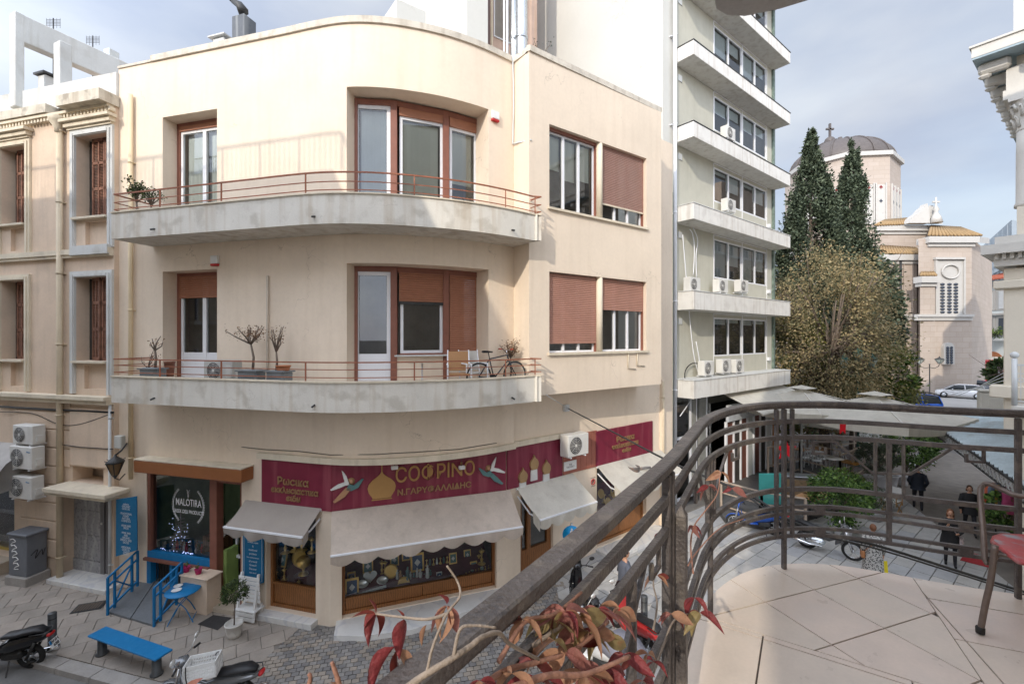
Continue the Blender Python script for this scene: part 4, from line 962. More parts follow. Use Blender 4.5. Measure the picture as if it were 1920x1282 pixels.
f = MB(OF.M()); f.box(OF.s(1258), OF.s(1266), -.05, .0, 0, 12.6); f.build('marble_strip', GMAR, ob)
SX0, SX1 = OF.s(1312,.85), OF.s(1482,.85)
for i, (z0, z1) in enumerate(tops):
    f = MB(OF.M()); f.bbox(W0+.06, SX1, -.85, -.0, z0, z1, .012); o = f.build('balcony_slab', CONC, ob)
    f = MB(OF.M()); f.box(W0+.04, SX1+.02, -.87, .0, z1+.002, z1+.035); f.build('slab_coping', DARKMETAL if i > 2 else WHITEPL, o)
for k, ((z0, z1), (z2, z3)) in enumerate(zip(tops, tops[1:])):
    zb, zt = z1+.85, z2-.2; mid = (wa+wb)/2
    for xa, xb in ((wa, mid-.02), (mid+.02, wb)):
        casement(ob, OF.M(), xa+.03, xb-.03, zb, zt, 2, y=.0, fw=.06, blind=1, blindto=[(.15,.1),(.95,.6),(.1,.5),(.4,.3),(.7,.35),(.2,.3)][k], bmat=CURTW)
    f = MB(OF.M()); 
    for xx in (wa-.03, mid-.02, wb): f.box(xx, xx+.035, -.02, .0, z1+.04, zt+.15)
    f.box(wa-.03, wb+.03, -.022, .0, zt+.15, zt+.18); f.build('panel_strips', WHITEFR, ob)
    f = MB(OF.M()); f.box(W0+.35, W0+.62, -.03, .0, z2-.55, z2-.3); f.build('wall_vent', SHUT if 0 else GREYPIPE, ob)
    f = MB(OF.M()); f.box(wb+.02, wb+.2, -.14, .0, z1+.5, z1+.66); f.build('socket_box', WHITEFR, ob)
# ground floor
f = MB(OF.M()); GFT = 4.38
for xx in (W0+.1, W0+1.3, W0+1.75, W0+2.6): f.box(xx, xx+.09, -.0, .1, .1, GFT)
f.box(W0+.1, W0+2.6, -.0, .09, 2.6, 2.7); f.box(W0+.1, W0+2.6, -.0, .09, .1, .2); f.build('shopfront_frame', WHITEFR, ob)
f = MB(OF.M()); f.add([(W0+.1,.05,.1),(L1,.05,.1),(L1,.05,GFT),(W0+.1,.05,GFT)], [(0,1,2,3)]); f.build('shopfront_glass', GLASS, ob)
f = MB(OF.M()); f.box(W0+1.45, W0+1.75, -.01, .2, .1, GFT); f.box(W0+2.0, W0+2.55, -.012, .2, .1, GFT); f.build('marble_pier', mat('grey_stone_cladding', (.27,.27,.25), .6, var=.15), ob)
# cafe front
cf = thing('cafe_shopfront', 'white cafe front with narrow glazed doors under a pale sign board', 'shopfront', OF.P(W0+5, 0, .3))
x0, x1 = OF.s(1363,.35), OF.s(1448,.35)
f = MB(OF.M()); f.bbox(x0, x1, -.42, -.30, 3.0, 3.75, .01); f.build('sign_board', mat('pale_grey_sign', (.55,.58,.62), .6), cf)
text('lettering', 'ΤΗΣ\nΠΤΩΧΗΣ', .30, BLACKP, OF.M((x0+x1)/2, 3.4, .425), cf, .003)
f = MB(OF.M()); n = 7; wd = (x1-x0)/n
for i in range(n+1): f.box(x0+wd*i-.05, x0+wd*i+.05, -.36, -.26, .1, 3.0)
f.box(x0, x1, -.355, -.27, 2.4, 2.5); f.build('door_frame', WHITEFR, cf)
WD = [mat('dark_red_wood_door', (.16,.05,.03), .5), DARKROOM, CURTW]
for i in range(n): g = MB(OF.M()); g.box(x0+wd*i+.05, x0+wd*(i+1)-.05, -.30, -.28, .1, 3.0); g.build('door_leaf', WD[(0,1,0,2,0,1,2)[i]], cf)
g = MB(OF.M()); g.box(x1, x1+.14, -.4, -.2, .1, 4.2); g.build('orange_post', mat('orange_wood_post', (.5,.22,.06), .6), cf)
t = thing('awning', 'long pale folding awning of the cafe under the lowest concrete balcony', 'awning', OF.P(7, 3.9, 1.4))
g = MB(OF.M()); xa, xb = OF.s(1350,.3), OF.s(1482,.9); g.smooth = True; g.add([(xa,-.3,4.36),(xb,-.3,4.36),(xb+.6,-1.9,3.75),(xa+.35,-1.9,3.6)], [(0,1,2,3)]); g.box(xa+.35, xb+.6, -1.95, -1.9, 3.5, 3.62); g.build('canopy', AWN2, t)
g = MB(OF.M()); g.bar((xb,-.3,4.2),(xb+.5,-1.85,3.7),.05); g.bar((xa+1.5,-.3,4.1),(xa+1.9,-1.85,3.6),.05); g.build('awning_arm', WHITEFR, t)
# AC units
def ac(wl, px, py, off, w_=.8, h=.56, d=.3, label='', grp=None, turned=False, brand=None, m=None):
    """px,py = centre of the front face; off = front distance from wall"""
    s_, z_ = wl.sz(px, py, off); M_ = wl.M(s_, z_, off) @ (Matrix.Rotation(radians(-90), 4, 'Z') if turned else Matrix.Identity(4))
    t = thing('air_conditioner', label, 'air conditioner', M_ @ Vector((0,.15,-h/2)), grp)
    f = MB(M_); f.bbox(-w_/2, w_/2, 0, d, -h/2, h/2, .015); f.build('casing', m or ACWHITE, t)
    cx = -w_*.14; R = h*.40
    f = MB(M_ @ Matrix.Translation((cx,0,0)) @ Matrix.Rotation(pi/2, 4, 'X')); f.lathe([(.01,.004),(R,.004),(R,.008),(R*.98,.012)], (0,0,0), 20); f.build('fan_grille', ACDARK, t)
    f = MB(M_ @ Matrix.Translation((cx,-.016,0)))
    for k in range(5): rr = R*(.25+.19*k); f.tube([(rr*cos(2*pi*j/20),0,rr*sin(2*pi*j/20)) for j in range(20)], .004, 4, closed=True)
    for k in range(8): f.tube([(R*.1*cos(k*pi/4),0,R*.1*sin(k*pi/4)),(R*cos(k*pi/4),0,R*sin(k*pi/4))], .003, 4)
    f.ball((0,0,0), R*.17, .01, R*.17, 10); f.build('fan_guard', ACWHITE, t)
    f = MB(M_)
    for k in range(7): zz = -h*.3+k*h*.09; f.box(w_*.29, w_*.45, -.006, 0, zz, zz+.012)
    f.box(w_/2, w_/2+.03, d*.3, d*.8, -h*.35, -h*.05); f.build('side_cover', ACWHITE, t)
    f = MB(M_)
    for xx in (-w_*.35, w_*.35): f.bar((xx,.0,-h/2-.03),(xx,d+.1,-h/2-.03),.035); 
    f.build('bracket', WHITEFR, t)
    if brand: text('lettering', brand, .06, BLUE, M_ @ Matrix.Translation((w_*.36,-.008,h*.28)), t, .001)
    return t
ac(LN, 42, 815, .42, h=.52, label='topmost of three stacked air conditioners on the old house, with a coiled pipe', grp='stacked air conditioners')
ac(LN, 38, 858, .46, w_=.9, h=.62, label='middle of three stacked air conditioners on the old house', brand='Midea', grp='stacked air conditioners')
ac(LN, 37, 914, .46, w_=.9, h=.62, label='lowest of three stacked air conditioners on the old house', brand='Midea', grp='stacked air conditioners')
ac(GR, 1085, 834, .48, w_=.85, h=.62, d=.34, label='white air conditioner between two burgundy shop signs')
ac(OF, 1371, 250, .45, label='air conditioner on the third concrete balcony from the top', turned=False, grp='office air conditioners')
ac(OF, 1372, 385, .45, label='air conditioner on the office balcony level with the cream roof windows', grp='office air conditioners')
for px, lb in ((1304,'leftmost'),(1357,'middle'),(1396,'rightmost')): ac(OF, px, 536 if px > 1310 else 533, .5, label=lb+' air conditioner on the second lowest office balcony', grp='office air conditioners', h=.55)
for px, lb in ((1330,'leftmost'),(1363,'middle'),(1388,'rightmost')): ac(OF, px, 690 if px < 1340 else 686, .55, label=lb+' air conditioner on the lowest office balcony', grp='office air conditioners', h=.6)
s_, z_ = U.s(400, .75), 6.15
ac(LWL, 408, 695, .55, w_=.85, h=.5, label='air conditioner on the lower balcony partly behind the railing', m=mat('grey_ac_casing', (.45,.45,.43), .5))
# pipes and cables on walls
vpipe(OF, 1266, .2, 27, .07, WHITEFR, 'downpipe', 'tall white downpipe between the cream building and the office block', off=.2, brk=1.6)
for k, pts in enumerate([[(1293,430),(1299,440),(1302,470),(1300,515)], [(1300,428),(1308,450),(1305,480),(1306,520)], [(1280,440),(1290,560),(1300,660),(1310,700)], [(1305,640),(1312,690),(1300,740),(1275,780)], [(1288,740),(1284,700),(1296,682),(1312,682)]]):
    pipe('cable', ['left white hose','right white hose','long pale cable','hanging white cable','bent black hose'][k]+' on the office facade', spline([wp(OF, a, b, .12) for a, b in pts], 5), .022, WHITEFR if k != 4 else BLACKCABLE, 'cables on the office facade', 'cable', n=6)
pipe('conduit', 'pale conduit running up the bare wall of the lower balcony', [U.P(U.s(504), z, .04) for z in (5.55, 6.5, 7.6, 8.3)], .03, mat('plastered_conduit', (.55,.48,.40), .8), cat='conduit')
pipe('cable', 'thin black and white cable down the inner corner beside the curved roof', [U.P(S_END-.05, z, .04+.02*sin(z*3)) for z in (14.3,14.0,13.5,12.9,12.4,11.95)]+[U.P(U.c[-3]+.05, 11.85, .03)], .02, GREYPIPE, cat='cable')
pipe('cable', 'thin wire along the ledge above the burgundy signs', [U.P(U.s(a), 4.06+.02*sin(a), .03) for a in (455,500,560,620,700,780,860,930)], .008, BLACKCABLE, cat='cable')
pipe('cable', 'slack wire across the lower wall of the old house', spline([wp(LN, a, b, .06) for a, b in ((0,772),(60,775),(110,795),(150,795),(206,776))], 6), .010, BLACKCABLE, cat='cable')
pipe('cable', 'dark cable bundle under the ledge of the old house', [wp(LN, a, b, .05) for a, b in ((0,762),(100,768),(160,770),(212,773))], .03, BLACKCABLE, cat='cable')
pipe('cable', 'black wire below the blind panel of the old house', [wp(LN, a, b, .08) for a, b in ((108,832),(150,838),(212,842))], .012, BLACKCABLE, cat='cable')
for k, (px, py) in enumerate(((1178,675),(1195,672))):
    pipe('conduit', ('left' if k == 0 else 'right')+' bent pale pipe under the right block windows', [wp(RB, px, 662, .03), wp(RB, px, 690-5*k, .03), wp(RB, px+14, 692-6*k, .03)], .018, STUCCO3, 'bent pale pipes', 'pipe', n=6)
# alarm boxes
for px, py, lb, wl in ((402,489,'white alarm box with red base over the lower left balcony door',LWL),):
    s_, z_ = wl.sz(px, py, .05); t = thing('alarm_box', lb, 'alarm', wl.P(s_, z_-.1, .05)); f = MB(wl.M(s_, z_)); f.bbox(-.11,.11,-.08,0,-.07,.13,.01); f.build('casing', WHITEPAINT, t)
    f = MB(wl.M(s_, z_)); f.bbox(-.11,.11,-.08,0,-.13,-.072,.01); f.build('red_lamp', mat('red_lens', (.45,.02,.02), .4), t)
s_ = U.s(927); q = U.P(s_, 0, 0); q2 = U.P(s_+.1, 0, 0); wl = Wall(q.x, q.y, q2.x-q.x, q2.y-q.y); z_ = wl.z(927, 220)
t = thing('alarm_box', 'white alarm box with red base beside the curved upper window', 'alarm', wl.P(0, z_-.1, .05)); f = MB(wl.M(0, z_)); f.bbox(-.11,.11,-.08,0,-.07,.13,.01); f.build('casing', WHITEPAINT, t); f = MB(wl.M(0, z_)); f.bbox(-.11,.11,-.08,0,-.13,-.072,.01); f.build('red_lamp', MATS['red_lens'], t)
s_, z_ = LN.sz(228, 828, .05); f = MB(LN.M(s_-.05, z_)); f.bbox(-.13,.13,-.12,0,-.17,.17,.015); f.build('junction_box', mat('pale_meter_box', (.5,.5,.47), .5), None, None, 'pale meter box on the wall above the lantern', 'box')
s_, z_ = GR.sz(1064, 765, .1); f = MB(GR.M(s_, z_)); f.bbox(-.1,.1,-.1,0,-.1,.1,.01); f.box(-.05,-.02,-.11,-.1,.02,.05); f.box(.02,.05,-.11,-.1,.02,.05); f.box(-.05,-.02,-.11,-.1,-.05,-.02); f.box(.02,.05,-.11,-.1,-.05,-.02); f.build('junction_box', GREYPIPE, None, None, 'small square junction box where the overhead cable starts', 'box')
for px in (740, 866):
    s_, z_ = CH.sz(px, 875, .22); t = thing('sign_spotlight', ('left' if px < 800 else 'right')+' small white spotlight hanging over the gold lettered sign', 'lamp', CH.P(s_, z_, .22), 'sign spotlights'); f = MB(CH.M(s_, z_, .22)); f.bbox(-.08,.08,-.04,.05,-.06,.03,.01); f.build('lamp_head', WHITEPAINT, t); f = MB(CH.M(s_, z_, .22)); f.bar((0,0,0),(0,.05,.22),.012); f.build('bracket', DARKMETAL, t)

# ============================================================= ROOFTOP VOLUMES BEHIND
def gridbox(name, label, px, D, z1, lu, lv, m, z0=12, cat='building', parent=None):
    X = (px-CX)/F*D; Mx = Matrix(((.813,-.60,0,X),(.582,.80,0,D),(0,0,1,0),(0,0,0,1))); f = MB(Mx)
    f.bbox(0, lu, 0, lv, z0, z1, .01); return f.build(name, m, parent, None, label, cat), Mx
gridbox('rooftop_block', 'small pale rooftop block with sloping outline behind the curved parapet', 743, 17, 19.45, 1.2, 3, WHITEW)
gridbox('rooftop_block', 'large bright white rooftop block left of the metal ducts', 875, 18, 27, 1.0, 7, WHITEW)
sh = thing('light_shaft_wall', 'pink stained wall with windows between the white rooftop block and the party wall', 'building', at(950, 120, 21))
X = (900-CX)/F*20.5; Ms = Matrix(((.813,-.60,0,X),(.582,.80,0,20.5),(0,0,1,0),(0,0,0,1)))
PINKW = mat('pink_stained_wall', (.62,.45,.36), .85, var=.08, streak=.5, scol=(.42,.24,.12))
f = MB(Ms); f.box(-.2, 3.3, 0, 2, 12, 27); f.build('wall', PINKW, sh)
for z0, z1 in ((15.3,18.2),(20.6,23.5)): casement(sh, Ms, .72, 1.75, z0, z1, 1, y=-.06, fw=.05, blind=0)
for px, r, lb, m in ((977,.27,'wide ribbed galvanised duct rising behind the roof corner',GALV),(962,.11,'narrow galvanised duct beside the wide ribbed duct',GALV),(951,.055,'white pipe left of the galvanised ducts',WHITEFR),(945,.04,'thin white pipe on the pink wall',WHITEFR),(915,.09,'dark brown pipe at the left of the pink wall',mat('brown_pipe', (.14,.09,.08), .6)),(922,.05,'beige pipe next to the dark brown pipe',PLPIPE)):
    D = 19.6; x = (px-CX)/F*D; t = thing('duct' if r > .1 else 'pipe', lb, 'pipe', (x, D, 13)); f = MB(); 
    if r > .2:
        f.lathe([(r*(1+.025*(k%2)), k*.07) for k in range(200)], (x, D, 13), 16)
    else: f.tube([(x,D,13),(x,D,27)], r, 10)
    f.build('pipe', m, t)
    if r > .1:
        for z in (15.2, 17.4, 19.6): f = MB(); f.lathe([(r*1.1,0),(r*1.12,.05),(r*1.1,.1)], (x,D,z), 16); f.build('joint_ring', GALV, t)
# plant on the coping
def twigs(mb, base, h, spread, n, rnd, r=.012, lean=(0,0,0)):
    tips = []
    for i in range(n):
        a = rnd.uniform(0, 2*pi); e = Vector((cos(a)*spread*rnd.uniform(.3,1), sin(a)*spread*rnd.uniform(.3,1), h*rnd.uniform(.5,1)))+Vector(lean)
        mid = e*.5+Vector((rnd.uniform(-.1,.1)*h, rnd.uniform(-.1,.1)*h, 0)); b = Vector(base)
        mb.tube([b, b+mid, b+e], [r, r*.7, r*.35], 5); tips += [(b+mid, b+e)]
    return tips
def leafcloud(mb, pts, n, size, rnd, sprd=.05, asp=.5):
    for i in range(n):
        a, b = pts[rnd.randrange(len(pts))]; t = rnd.random(); c = a*(1-t)+b*t+Vector((rnd.gauss(0,sprd),rnd.gauss(0,sprd),rnd.gauss(0,sprd)))
        d = Vector((rnd.gauss(0,1),rnd.gauss(0,1),rnd.gauss(0,.8))).normalized(); s = d.orthogonal().normalized()
        s.rotate(Matrix.Rotation(rnd.uniform(0,6.28), 3, d)); L_ = size*rnd.uniform(.6,1.3)
        mb.add([c, c+d*L_*.5+s*L_*asp*.5, c+d*L_, c+d*L_*.5-s*L_*asp*.5], [(0,1,2,3)])
GREENS = [mat('leaf_dark_green', (.028,.055,.018), .6, var=.1, bump=0, island=.55, hue=(.07,.10,.03), trans=.2), mat('leaf_mid_green', (.05,.10,.02), .55, var=.1, bump=0, island=.5, hue=(.11,.16,.03), trans=.25),
          mat('leaf_dry_brown', (.20,.11,.055), .8, var=.1, bump=0, island=.4, trans=.2), mat('leaf_grey_olive', (.085,.11,.075), .6, bump=0, island=.4, trans=.2)]
BARK = mat('grey_brown_bark', (.16,.125,.10), .9, var=.2, bump=.4)
def plant(name, label, base, h, spread, n, nl, ls, lm, seed, lean=(0,0,0), cat='plant', grp=None, sprd=.05, r=.012, trunk=0):
    rnd = random.Random(seed); t = thing(name, label, cat, base, grp); f = MB(); b = Vector(base)
    if trunk: f.tube([b, b+Vector((.02,0,trunk*.5)), b+Vector(lean)*.2+Vector((0,0,trunk))], [r*1.6, r*1.3, r], 6); b = b+Vector(lean)*.2+Vector((0,0,trunk))
    tp = twigs(f, b, h-trunk, spread, n, rnd, r, lean); f.build('stems', BARK, t); g = MB(); leafcloud(g, tp, nl, ls, rnd, sprd); g.build('leaves', lm, t, 'stuff'); return t
plant('weed', 'small weed sprouting on the roof corner by the ducts', Vector((.75,12.1,14.2)), .45, .35, 6, 30, .06, GREENS[3], 5)
def pot(name, label, c, r, h, m, n=18, grp=None, soil=True, sx=1, sy=1):
    t = thing(name, label, 'plant pot', c, grp); f = MB(); f.lathe([(r*.68,0),(r*.8,h*.3),(r*.98,h*.9),(r*1.06,h*.92),(r*1.06,h),(r*.93,h),(r*.9,h*.85),(.001,h*.84)], c, n, sx, sy); f.build('pot', m, t)
    return t
def tub(label, c, w_, d_, h, grp=None):
    t = thing('zinc_planter', label, 'plant pot', c, grp); f = MB(LWL.M()); 
    M_ = Matrix.Translation(c) @ LWL.M().to_3x3().to_4x4(); f.M = M_; f.bbox(-w_/2, w_/2, -d_/2, d_/2, 0, h, .05); f.box(-w_/2-.02, w_/2+.02, -d_/2-.02, d_/2+.02, h-.04, h-.01); f.build('tub', mat('dull_zinc', (.20,.22,.235), .6, metal=.2, var=.15) if 'dull_zinc' not in MATS else MATS['dull_zinc'], t); return t
zf = 5.72
def bp(px, off, z=zf): return U.P(U.s(px, off), z, off)
tub('zinc planter with a bare branching stem at the left end of the lower balcony', bp(287,.55), .55, .32, .32)
tub('zinc planter holding a dried wide crowned shrub next to the air conditioner', bp(472,.6), .55, .34, .33)
tub('zinc planter nearest the wall conduit with a terracotta pot in it', bp(524,.6), .5, .34, .33)
pot('terracotta_pot', 'terracotta pot sitting on the rim of the right zinc planter', bp(531,.6,zf+.30), .16, .14, mat('terracotta', (.45,.17,.08), .8))
plant('dead_shrub', 'bare pruned stem in the leftmost zinc planter', bp(291,.55,zf+.3), .85, .18, 4, 30, .05, GREENS[2], 11, r=.022, trunk=.45)
plant('dead_shrub', 'small dry shrub beside the bare stem at the left end', bp(277,.55,zf+.3), .5, .25, 6, 60, .04, GREENS[2], 12)
plant('dead_shrub', 'dry wide crowned bonsai like shrub on the lower balcony', bp(474,.6,zf+.3), 1.05, .55, 9, 420, .045, GREENS[2], 13, lean=(-.22,0,0), r=.022, trunk=.62, sprd=.05)
plant('dead_shrub', 'thin dry shrub with a leaning tip by the terracotta pot', bp(518,.6,zf+.3), 1.05, .2, 7, 200, .04, GREENS[2], 14, r=.02, trunk=.45)
plant('dead_shrub', 'dry shrub casting a shadow behind the bicycle', U.P(S_END-.35, zf, .30), 1.0, .32, 12, 420, .045, GREENS[2], 15, r=.016, trunk=.55)
plant('potted_conifer', 'taller green potted shrub at the left end of the upper balcony', U.P(U.s(256,.55), zs2, .55), .95, .3, 10, 500, .07, GREENS[0], 16, r=.02, trunk=.35)
plant('potted_conifer', 'smaller sparse green shrub next to the taller one on the upper balcony', U.P(U.s(283,.55), zs2, .55), .68, .25, 8, 260, .06, GREENS[0], 17, r=.02, trunk=.25)
pot('clay_jar', 'brown clay jar standing by the lower left balcony door', bp(318,.1), .12, .45, mat('brown_clay', (.2,.08,.05), .6))

# ============================================================= RIGHT EDGE: NEOCLASSICAL HOUSE
rb = thing('neoclassical_corner_house', 'pale yellow neoclassical house with a corner column and bracketed cornice at the right edge', 'building', (16, 11, 0))
Rw = Wall(12.53, 11.36, .6, -.8)      # end facade seen from the street
def RM(): # local x along end facade to the right, y inward
    return Matrix(((.6,.8,0,12.53),(-.8,.6,0,11.36),(0,0,1,0),(0,0,0,1)))
YEL = mat('pale_yellow_stucco', (.68,.62,.52), .85, var=.04, bump=.1); WTRIM = mat('white_marble_trim', (.57,.55,.51), .6, var=.05, bump=.1)
f = MB(RM()); f.box(.05, 9, 0, 9, 0, 13.9); f.build('wall', YEL, rb)
f = MB(RM()); f.box(-.66, 9, -.66, 9, 13.83, 14.08); f.box(-.70, 9, -.70, 9, 14.08, 14.13); f.build('cornice', WTRIM, rb)
f = MB(RM()); f.box(-.65, 9, -.65, 9, 13.78, 13.83); f.build('soffit', mat('blue_soffit_paint', (.33,.42,.47), .7), rb)
f = MB(RM()); f.box(-.0, 9, -.04, 9, 14.13, 16.3); f.box(-.15, 9, -.16, 9, 16.3, 16.5); f.build('attic_wall', WTRIM, rb)
for k in range(7):
    f = MB(RM()); y = -.3+k*.95; f.bbox(-.60, -.02, y, y+.24, 13.50, 13.78, .06); f.bbox(-.60,-.36,y+.03,y+.21,13.40,13.51,.05); f.build('modillion', WTRIM, rb)
for k in range(4):
    f = MB(RM()); x = .3+k*.95; f.bbox(x, x+.24, -.60, -.02, 13.50, 13.78, .06); f.build('modillion', WTRIM, rb)
f = MB(RM()); f.box(-.12, 9, -.12, 9, 12.95, 13.5); f.box(-.17,9,-.17,9,12.72,12.95); f.build('entablature', WTRIM, rb)
def corinth(cx, cy, zt, r):
    f = MB(RM()); f.lathe([(r*1.02,zt-.85),(r*1.1,zt-.8),(r*1.0,zt-.76),(r*1.15,zt-.5),(r*1.5,zt-.15),(r*1.6,zt-.12)], (cx,cy,0), 20); f.box(cx-r*1.55,cx+r*1.55,cy-r*1.55,cy+r*1.55,zt-.12,zt)
    for ring, (rr, zz, hh) in enumerate(((1.12, zt-.74, .26), (1.22, zt-.5, .26))):
        for k in range(8): a = 2*pi*(k+.5*ring)/8; c, s = cos(a), sin(a); f.tube([(cx+c*r*rr*.95, cy+s*r*rr*.95, zz),(cx+c*r*rr*1.1, cy+s*r*rr*1.1, zz+hh*.7),(cx+c*r*rr*1.35, cy+s*r*rr*1.35, zz+hh),(cx+c*r*rr*1.4, cy+s*r*rr*1.4, zz+hh*.8)], [r*.22,r*.18,r*.12,r*.05], 5)
    for k in range(4): a = pi/4+k*pi/2; c, s = cos(a), sin(a); f.tube([(cx+c*r*1.2,cy+s*r*1.2,zt-.35),(cx+c*r*1.75,cy+s*r*1.75,zt-.2),(cx+c*r*1.9,cy+s*r*1.9,zt-.3)], [.05,.05,.03], 5)
    return f
corinth(.26, -.02, 12.70, .21).build('capital', WTRIM, rb)
f = MB(RM()); f.lathe([(.26,10.0),(.26,10.06),(.23,10.12),(.225,11.3),(.215,11.88)], (.26,-.02,0), 24); f.build('column', WTRIM, rb)
f = MB(RM()); f.box(.08, .70, -.30, .2, 9.3, 9.98); f.build('pedestal', YEL, rb)
f = MB(RM()); f.box(-.28, 9, -.45, 9, 9.08, 9.28); f.box(-.5, 9, -.65, 9, 8.85, 9.08); f.box(-.3, 9, -.42, 9, 8.55, 8.85); f.build('string_course', WTRIM, rb)
f = MB(RM()); x = -.28
while x < 2: f.box(x, x+.07, -.5, -.42, 8.72, 8.85); x += .13
f.build('dentils', WTRIM, rb, 'stuff')
f = MB(RM()); f.bbox(-.15, .35, -.25, .1, 4.4, 8.5, .02); f.bbox(-.32,.45,-.36,.1,8.0,8.2,.02); f.bbox(-.38,.5,-.4,.1,5.3,5.6,.02); f.build('corner_pilaster', YEL, rb)
f = MB(RM()); f.bbox(.05, 1.9, -1.0, .0, 4.95, 5.2, .03); f.build('balcony_slab', WTRIM, rb)
t = thing('balcony_railing', 'pale iron balcony railing with a ball topped post at the right edge of the photo', 'railing', RM() @ Vector((.5,-1.2,5.2))); f = MB(RM())
f.tube([(.1,-.95,5.2),(.1,-.95,6.3)], .05, 8); f.ball((.1,-.95,6.38), .08); f.build('post', GREYPIPE, t); f = MB(RM())
f.bar((.1,-.95,6.15),(1.9,-.95,6.15),.04); f.bar((.1,-.95,5.95),(1.9,-.95,5.95),.02); f.bar((.1,-.95,5.3),(1.9,-.95,5.3),.03)
for k in range(12): f.bar((.2+k*.14,-.95,5.3),(.2+k*.14,-.95,6.15),.015); f.tube([(.2+k*.14+.05*cos(q_),-.95,5.8+.05*sin(q_)) for q_ in [2*pi*j/8 for j in range(8)]], .008, 4, closed=True)
f.build('balusters', GREYPIPE, t)
bx = RM() @ Vector((-.4,-.6,0)); f = MB(Matrix.Translation((at(1858,740,15.4).x, 15.4, 0)) @ Matrix.Rotation(-.6, 4, 'Z')); zc = at(1858,760,15.4).z
f.bbox(-.3,.3,-.2,.25,zc-.3,zc+.45,.04); f.bbox(-.34,.34,-.24,.29,zc+.45,zc+.55,.04); f.box(-.1,.12,-.21,-.2,zc-.0,zc+.25); f.build('equipment_box', mat('pale_box_metal', (.62,.60,.55), .5), None, None, 'pale metal equipment box next to the corrugated canopy', 'box')
# canopy of corrugated sheet
cnp = thing('corrugated_canopy', 'grey blue corrugated market canopy with an ornamental iron fringe', 'canopy', (14, 14, 3.2))
E0, E1 = Vector((18.8,21.0,3.2)), Vector((8.6,5.31,3.2)); ed = (E1-E0).normalized(); en = Vector((.838,-.545,0)); Lc = (E1-E0).length
f = MB(); K = int(Lc/.34)*4; v = []; fs = []
for i in range(K+1):
    p = E0+ed*(Lc*(i-(.12 if i % 4 == 3 else 0))/K); h = (.0,.05,.10,.02)[i % 4]; q = p+en*5; v += [(p.x,p.y,3.2+h),(q.x,q.y,4.1+h)]
for i in range(K): a = i*2; fs.append((a,a+2,a+3,a+1))
f.add(v, fs); f.build('corrugated_sheet', mat('corrugated_sheet_grey', (.40,.47,.50), .5, metal=.15, var=.15, vs=1.2, patch=.35, pcol=(.22,.19,.15), ps=1.6), cnp)
f = MB()
f.bar(E0, E1, .06, .06); f.bar(E0-Vector((0,0,.34)), E1-Vector((0,0,.34)), .04, .04); f.build('eave_beam', DARKMETAL, cnp)
f = MB(); k = 0
while k*.34 < Lc:
    p = E0+ed*(k*.34)-Vector((0,0,.17)); f.tube([p+ed*.12*cos(q_)+Vector((0,0,.12*sin(q_))) for q_ in [2*pi*j/10 for j in range(10)]], .016, 4, closed=True)
    f.tube([p+ed*.05*cos(q_)+Vector((0,0,.05*sin(q_))) for q_ in [2*pi*j/6 for j in range(6)]], .012, 4, closed=True); f.bar(p+ed*.17-Vector((0,0,.17)), p+ed*.17+Vector((0,0,.17)), .02); k += 1
f.build('iron_fringe', mat('pale_iron_fringe', (.34,.34,.33), .6), cnp, 'stuff')
for k in (.86, .97):
    p = E0+ed*Lc*k+en*.35; f = MB(); f.tube([(p.x,p.y,0),(p.x,p.y,3.2)], .06, 8); f.build('post', MATS['orange_wood_post'] if 0 else mat('ochre_timber_post', (.36,.24,.11), .7) if 'ochre_timber_post' not in MATS else MATS['ochre_timber_post'], cnp)
for k in range(5):
    a = at(1795-k*9, 742-k*3, 17); b = at(1883+2*k, 698+k*7, 13.2); f = MB(); f.tube([a, (a+b)/2-Vector((0,0,.05)), b], .012, 5); f.build('cable', GREYPIPE, None, None, ['uppermost','second from the top','middle','fourth from the top','lowest'][k]+' of the taut pale wires stretched over the corrugated canopy', 'cable', 'taut wires over the canopy')

# ============================================================= CHURCH
CHS = mat('church_pale_ashlar', (.44,.375,.325), .85, var=.06, vs=.4, bump=.1, bs=10)
def ashlar(m):
    nt = m.node_tree; n = nt.nodes; l = nt.links; p = n['Principled BSDF']; src = p.inputs['Base Color'].links[0].from_socket
    g = n.new('ShaderNodeNewGeometry'); mp_ = n.new('ShaderNodeMapping'); mp_.inputs['Rotation'].default_value = (radians(90),0,0); l.new(g.outputs['Position'], mp_.inputs[0])
    b = n.new('ShaderNodeTexBrick'); b.inputs['Scale'].default_value = 1; b.inputs['Brick Width'].default_value = 1.5; b.inputs['Row Height'].default_value = .62; b.inputs['Mortar Size'].default_value = .03
    b.inputs['Color1'].default_value = (1,1,1,1); b.inputs['Color2'].default_value = (.93,.92,.9,1); b.inputs['Mortar'].default_value = (.86,.83,.80,1); l.new(mp_.outputs[0], b.inputs['Vector'])
    x = n.new('ShaderNodeMix'); x.data_type = 'RGBA'; x.blend_type = 'MULTIPLY'; x.inputs[0].default_value = 1; l.new(src, x.inputs[6]); l.new(b.outputs[0], x.inputs[7]); l.new(x.outputs[2], p.inputs['Base Color'])
ashlar(CHS); CHW = mat('church_white_marble', (.47,.455,.43), .6, var=.03, bump=.05); TILE = mat('ochre_roof_tiles', (.30,.20,.10), .75, var=.15, bump=.1); TILER = mat('red_roof_tiles', (.35,.10,.06), .75, var=.12); DOME = mat('weathered_lead_dome', (.105,.09,.085), .5, var=.1, bump=.05)
CHD = mat('church_dark_glass', (.05,.06,.08), .2, var=0, bump=0)
cu = thing('church', 'large pale stone church with a leaded dome and ochre tiled roofs', 'church', (48, 58, 0))
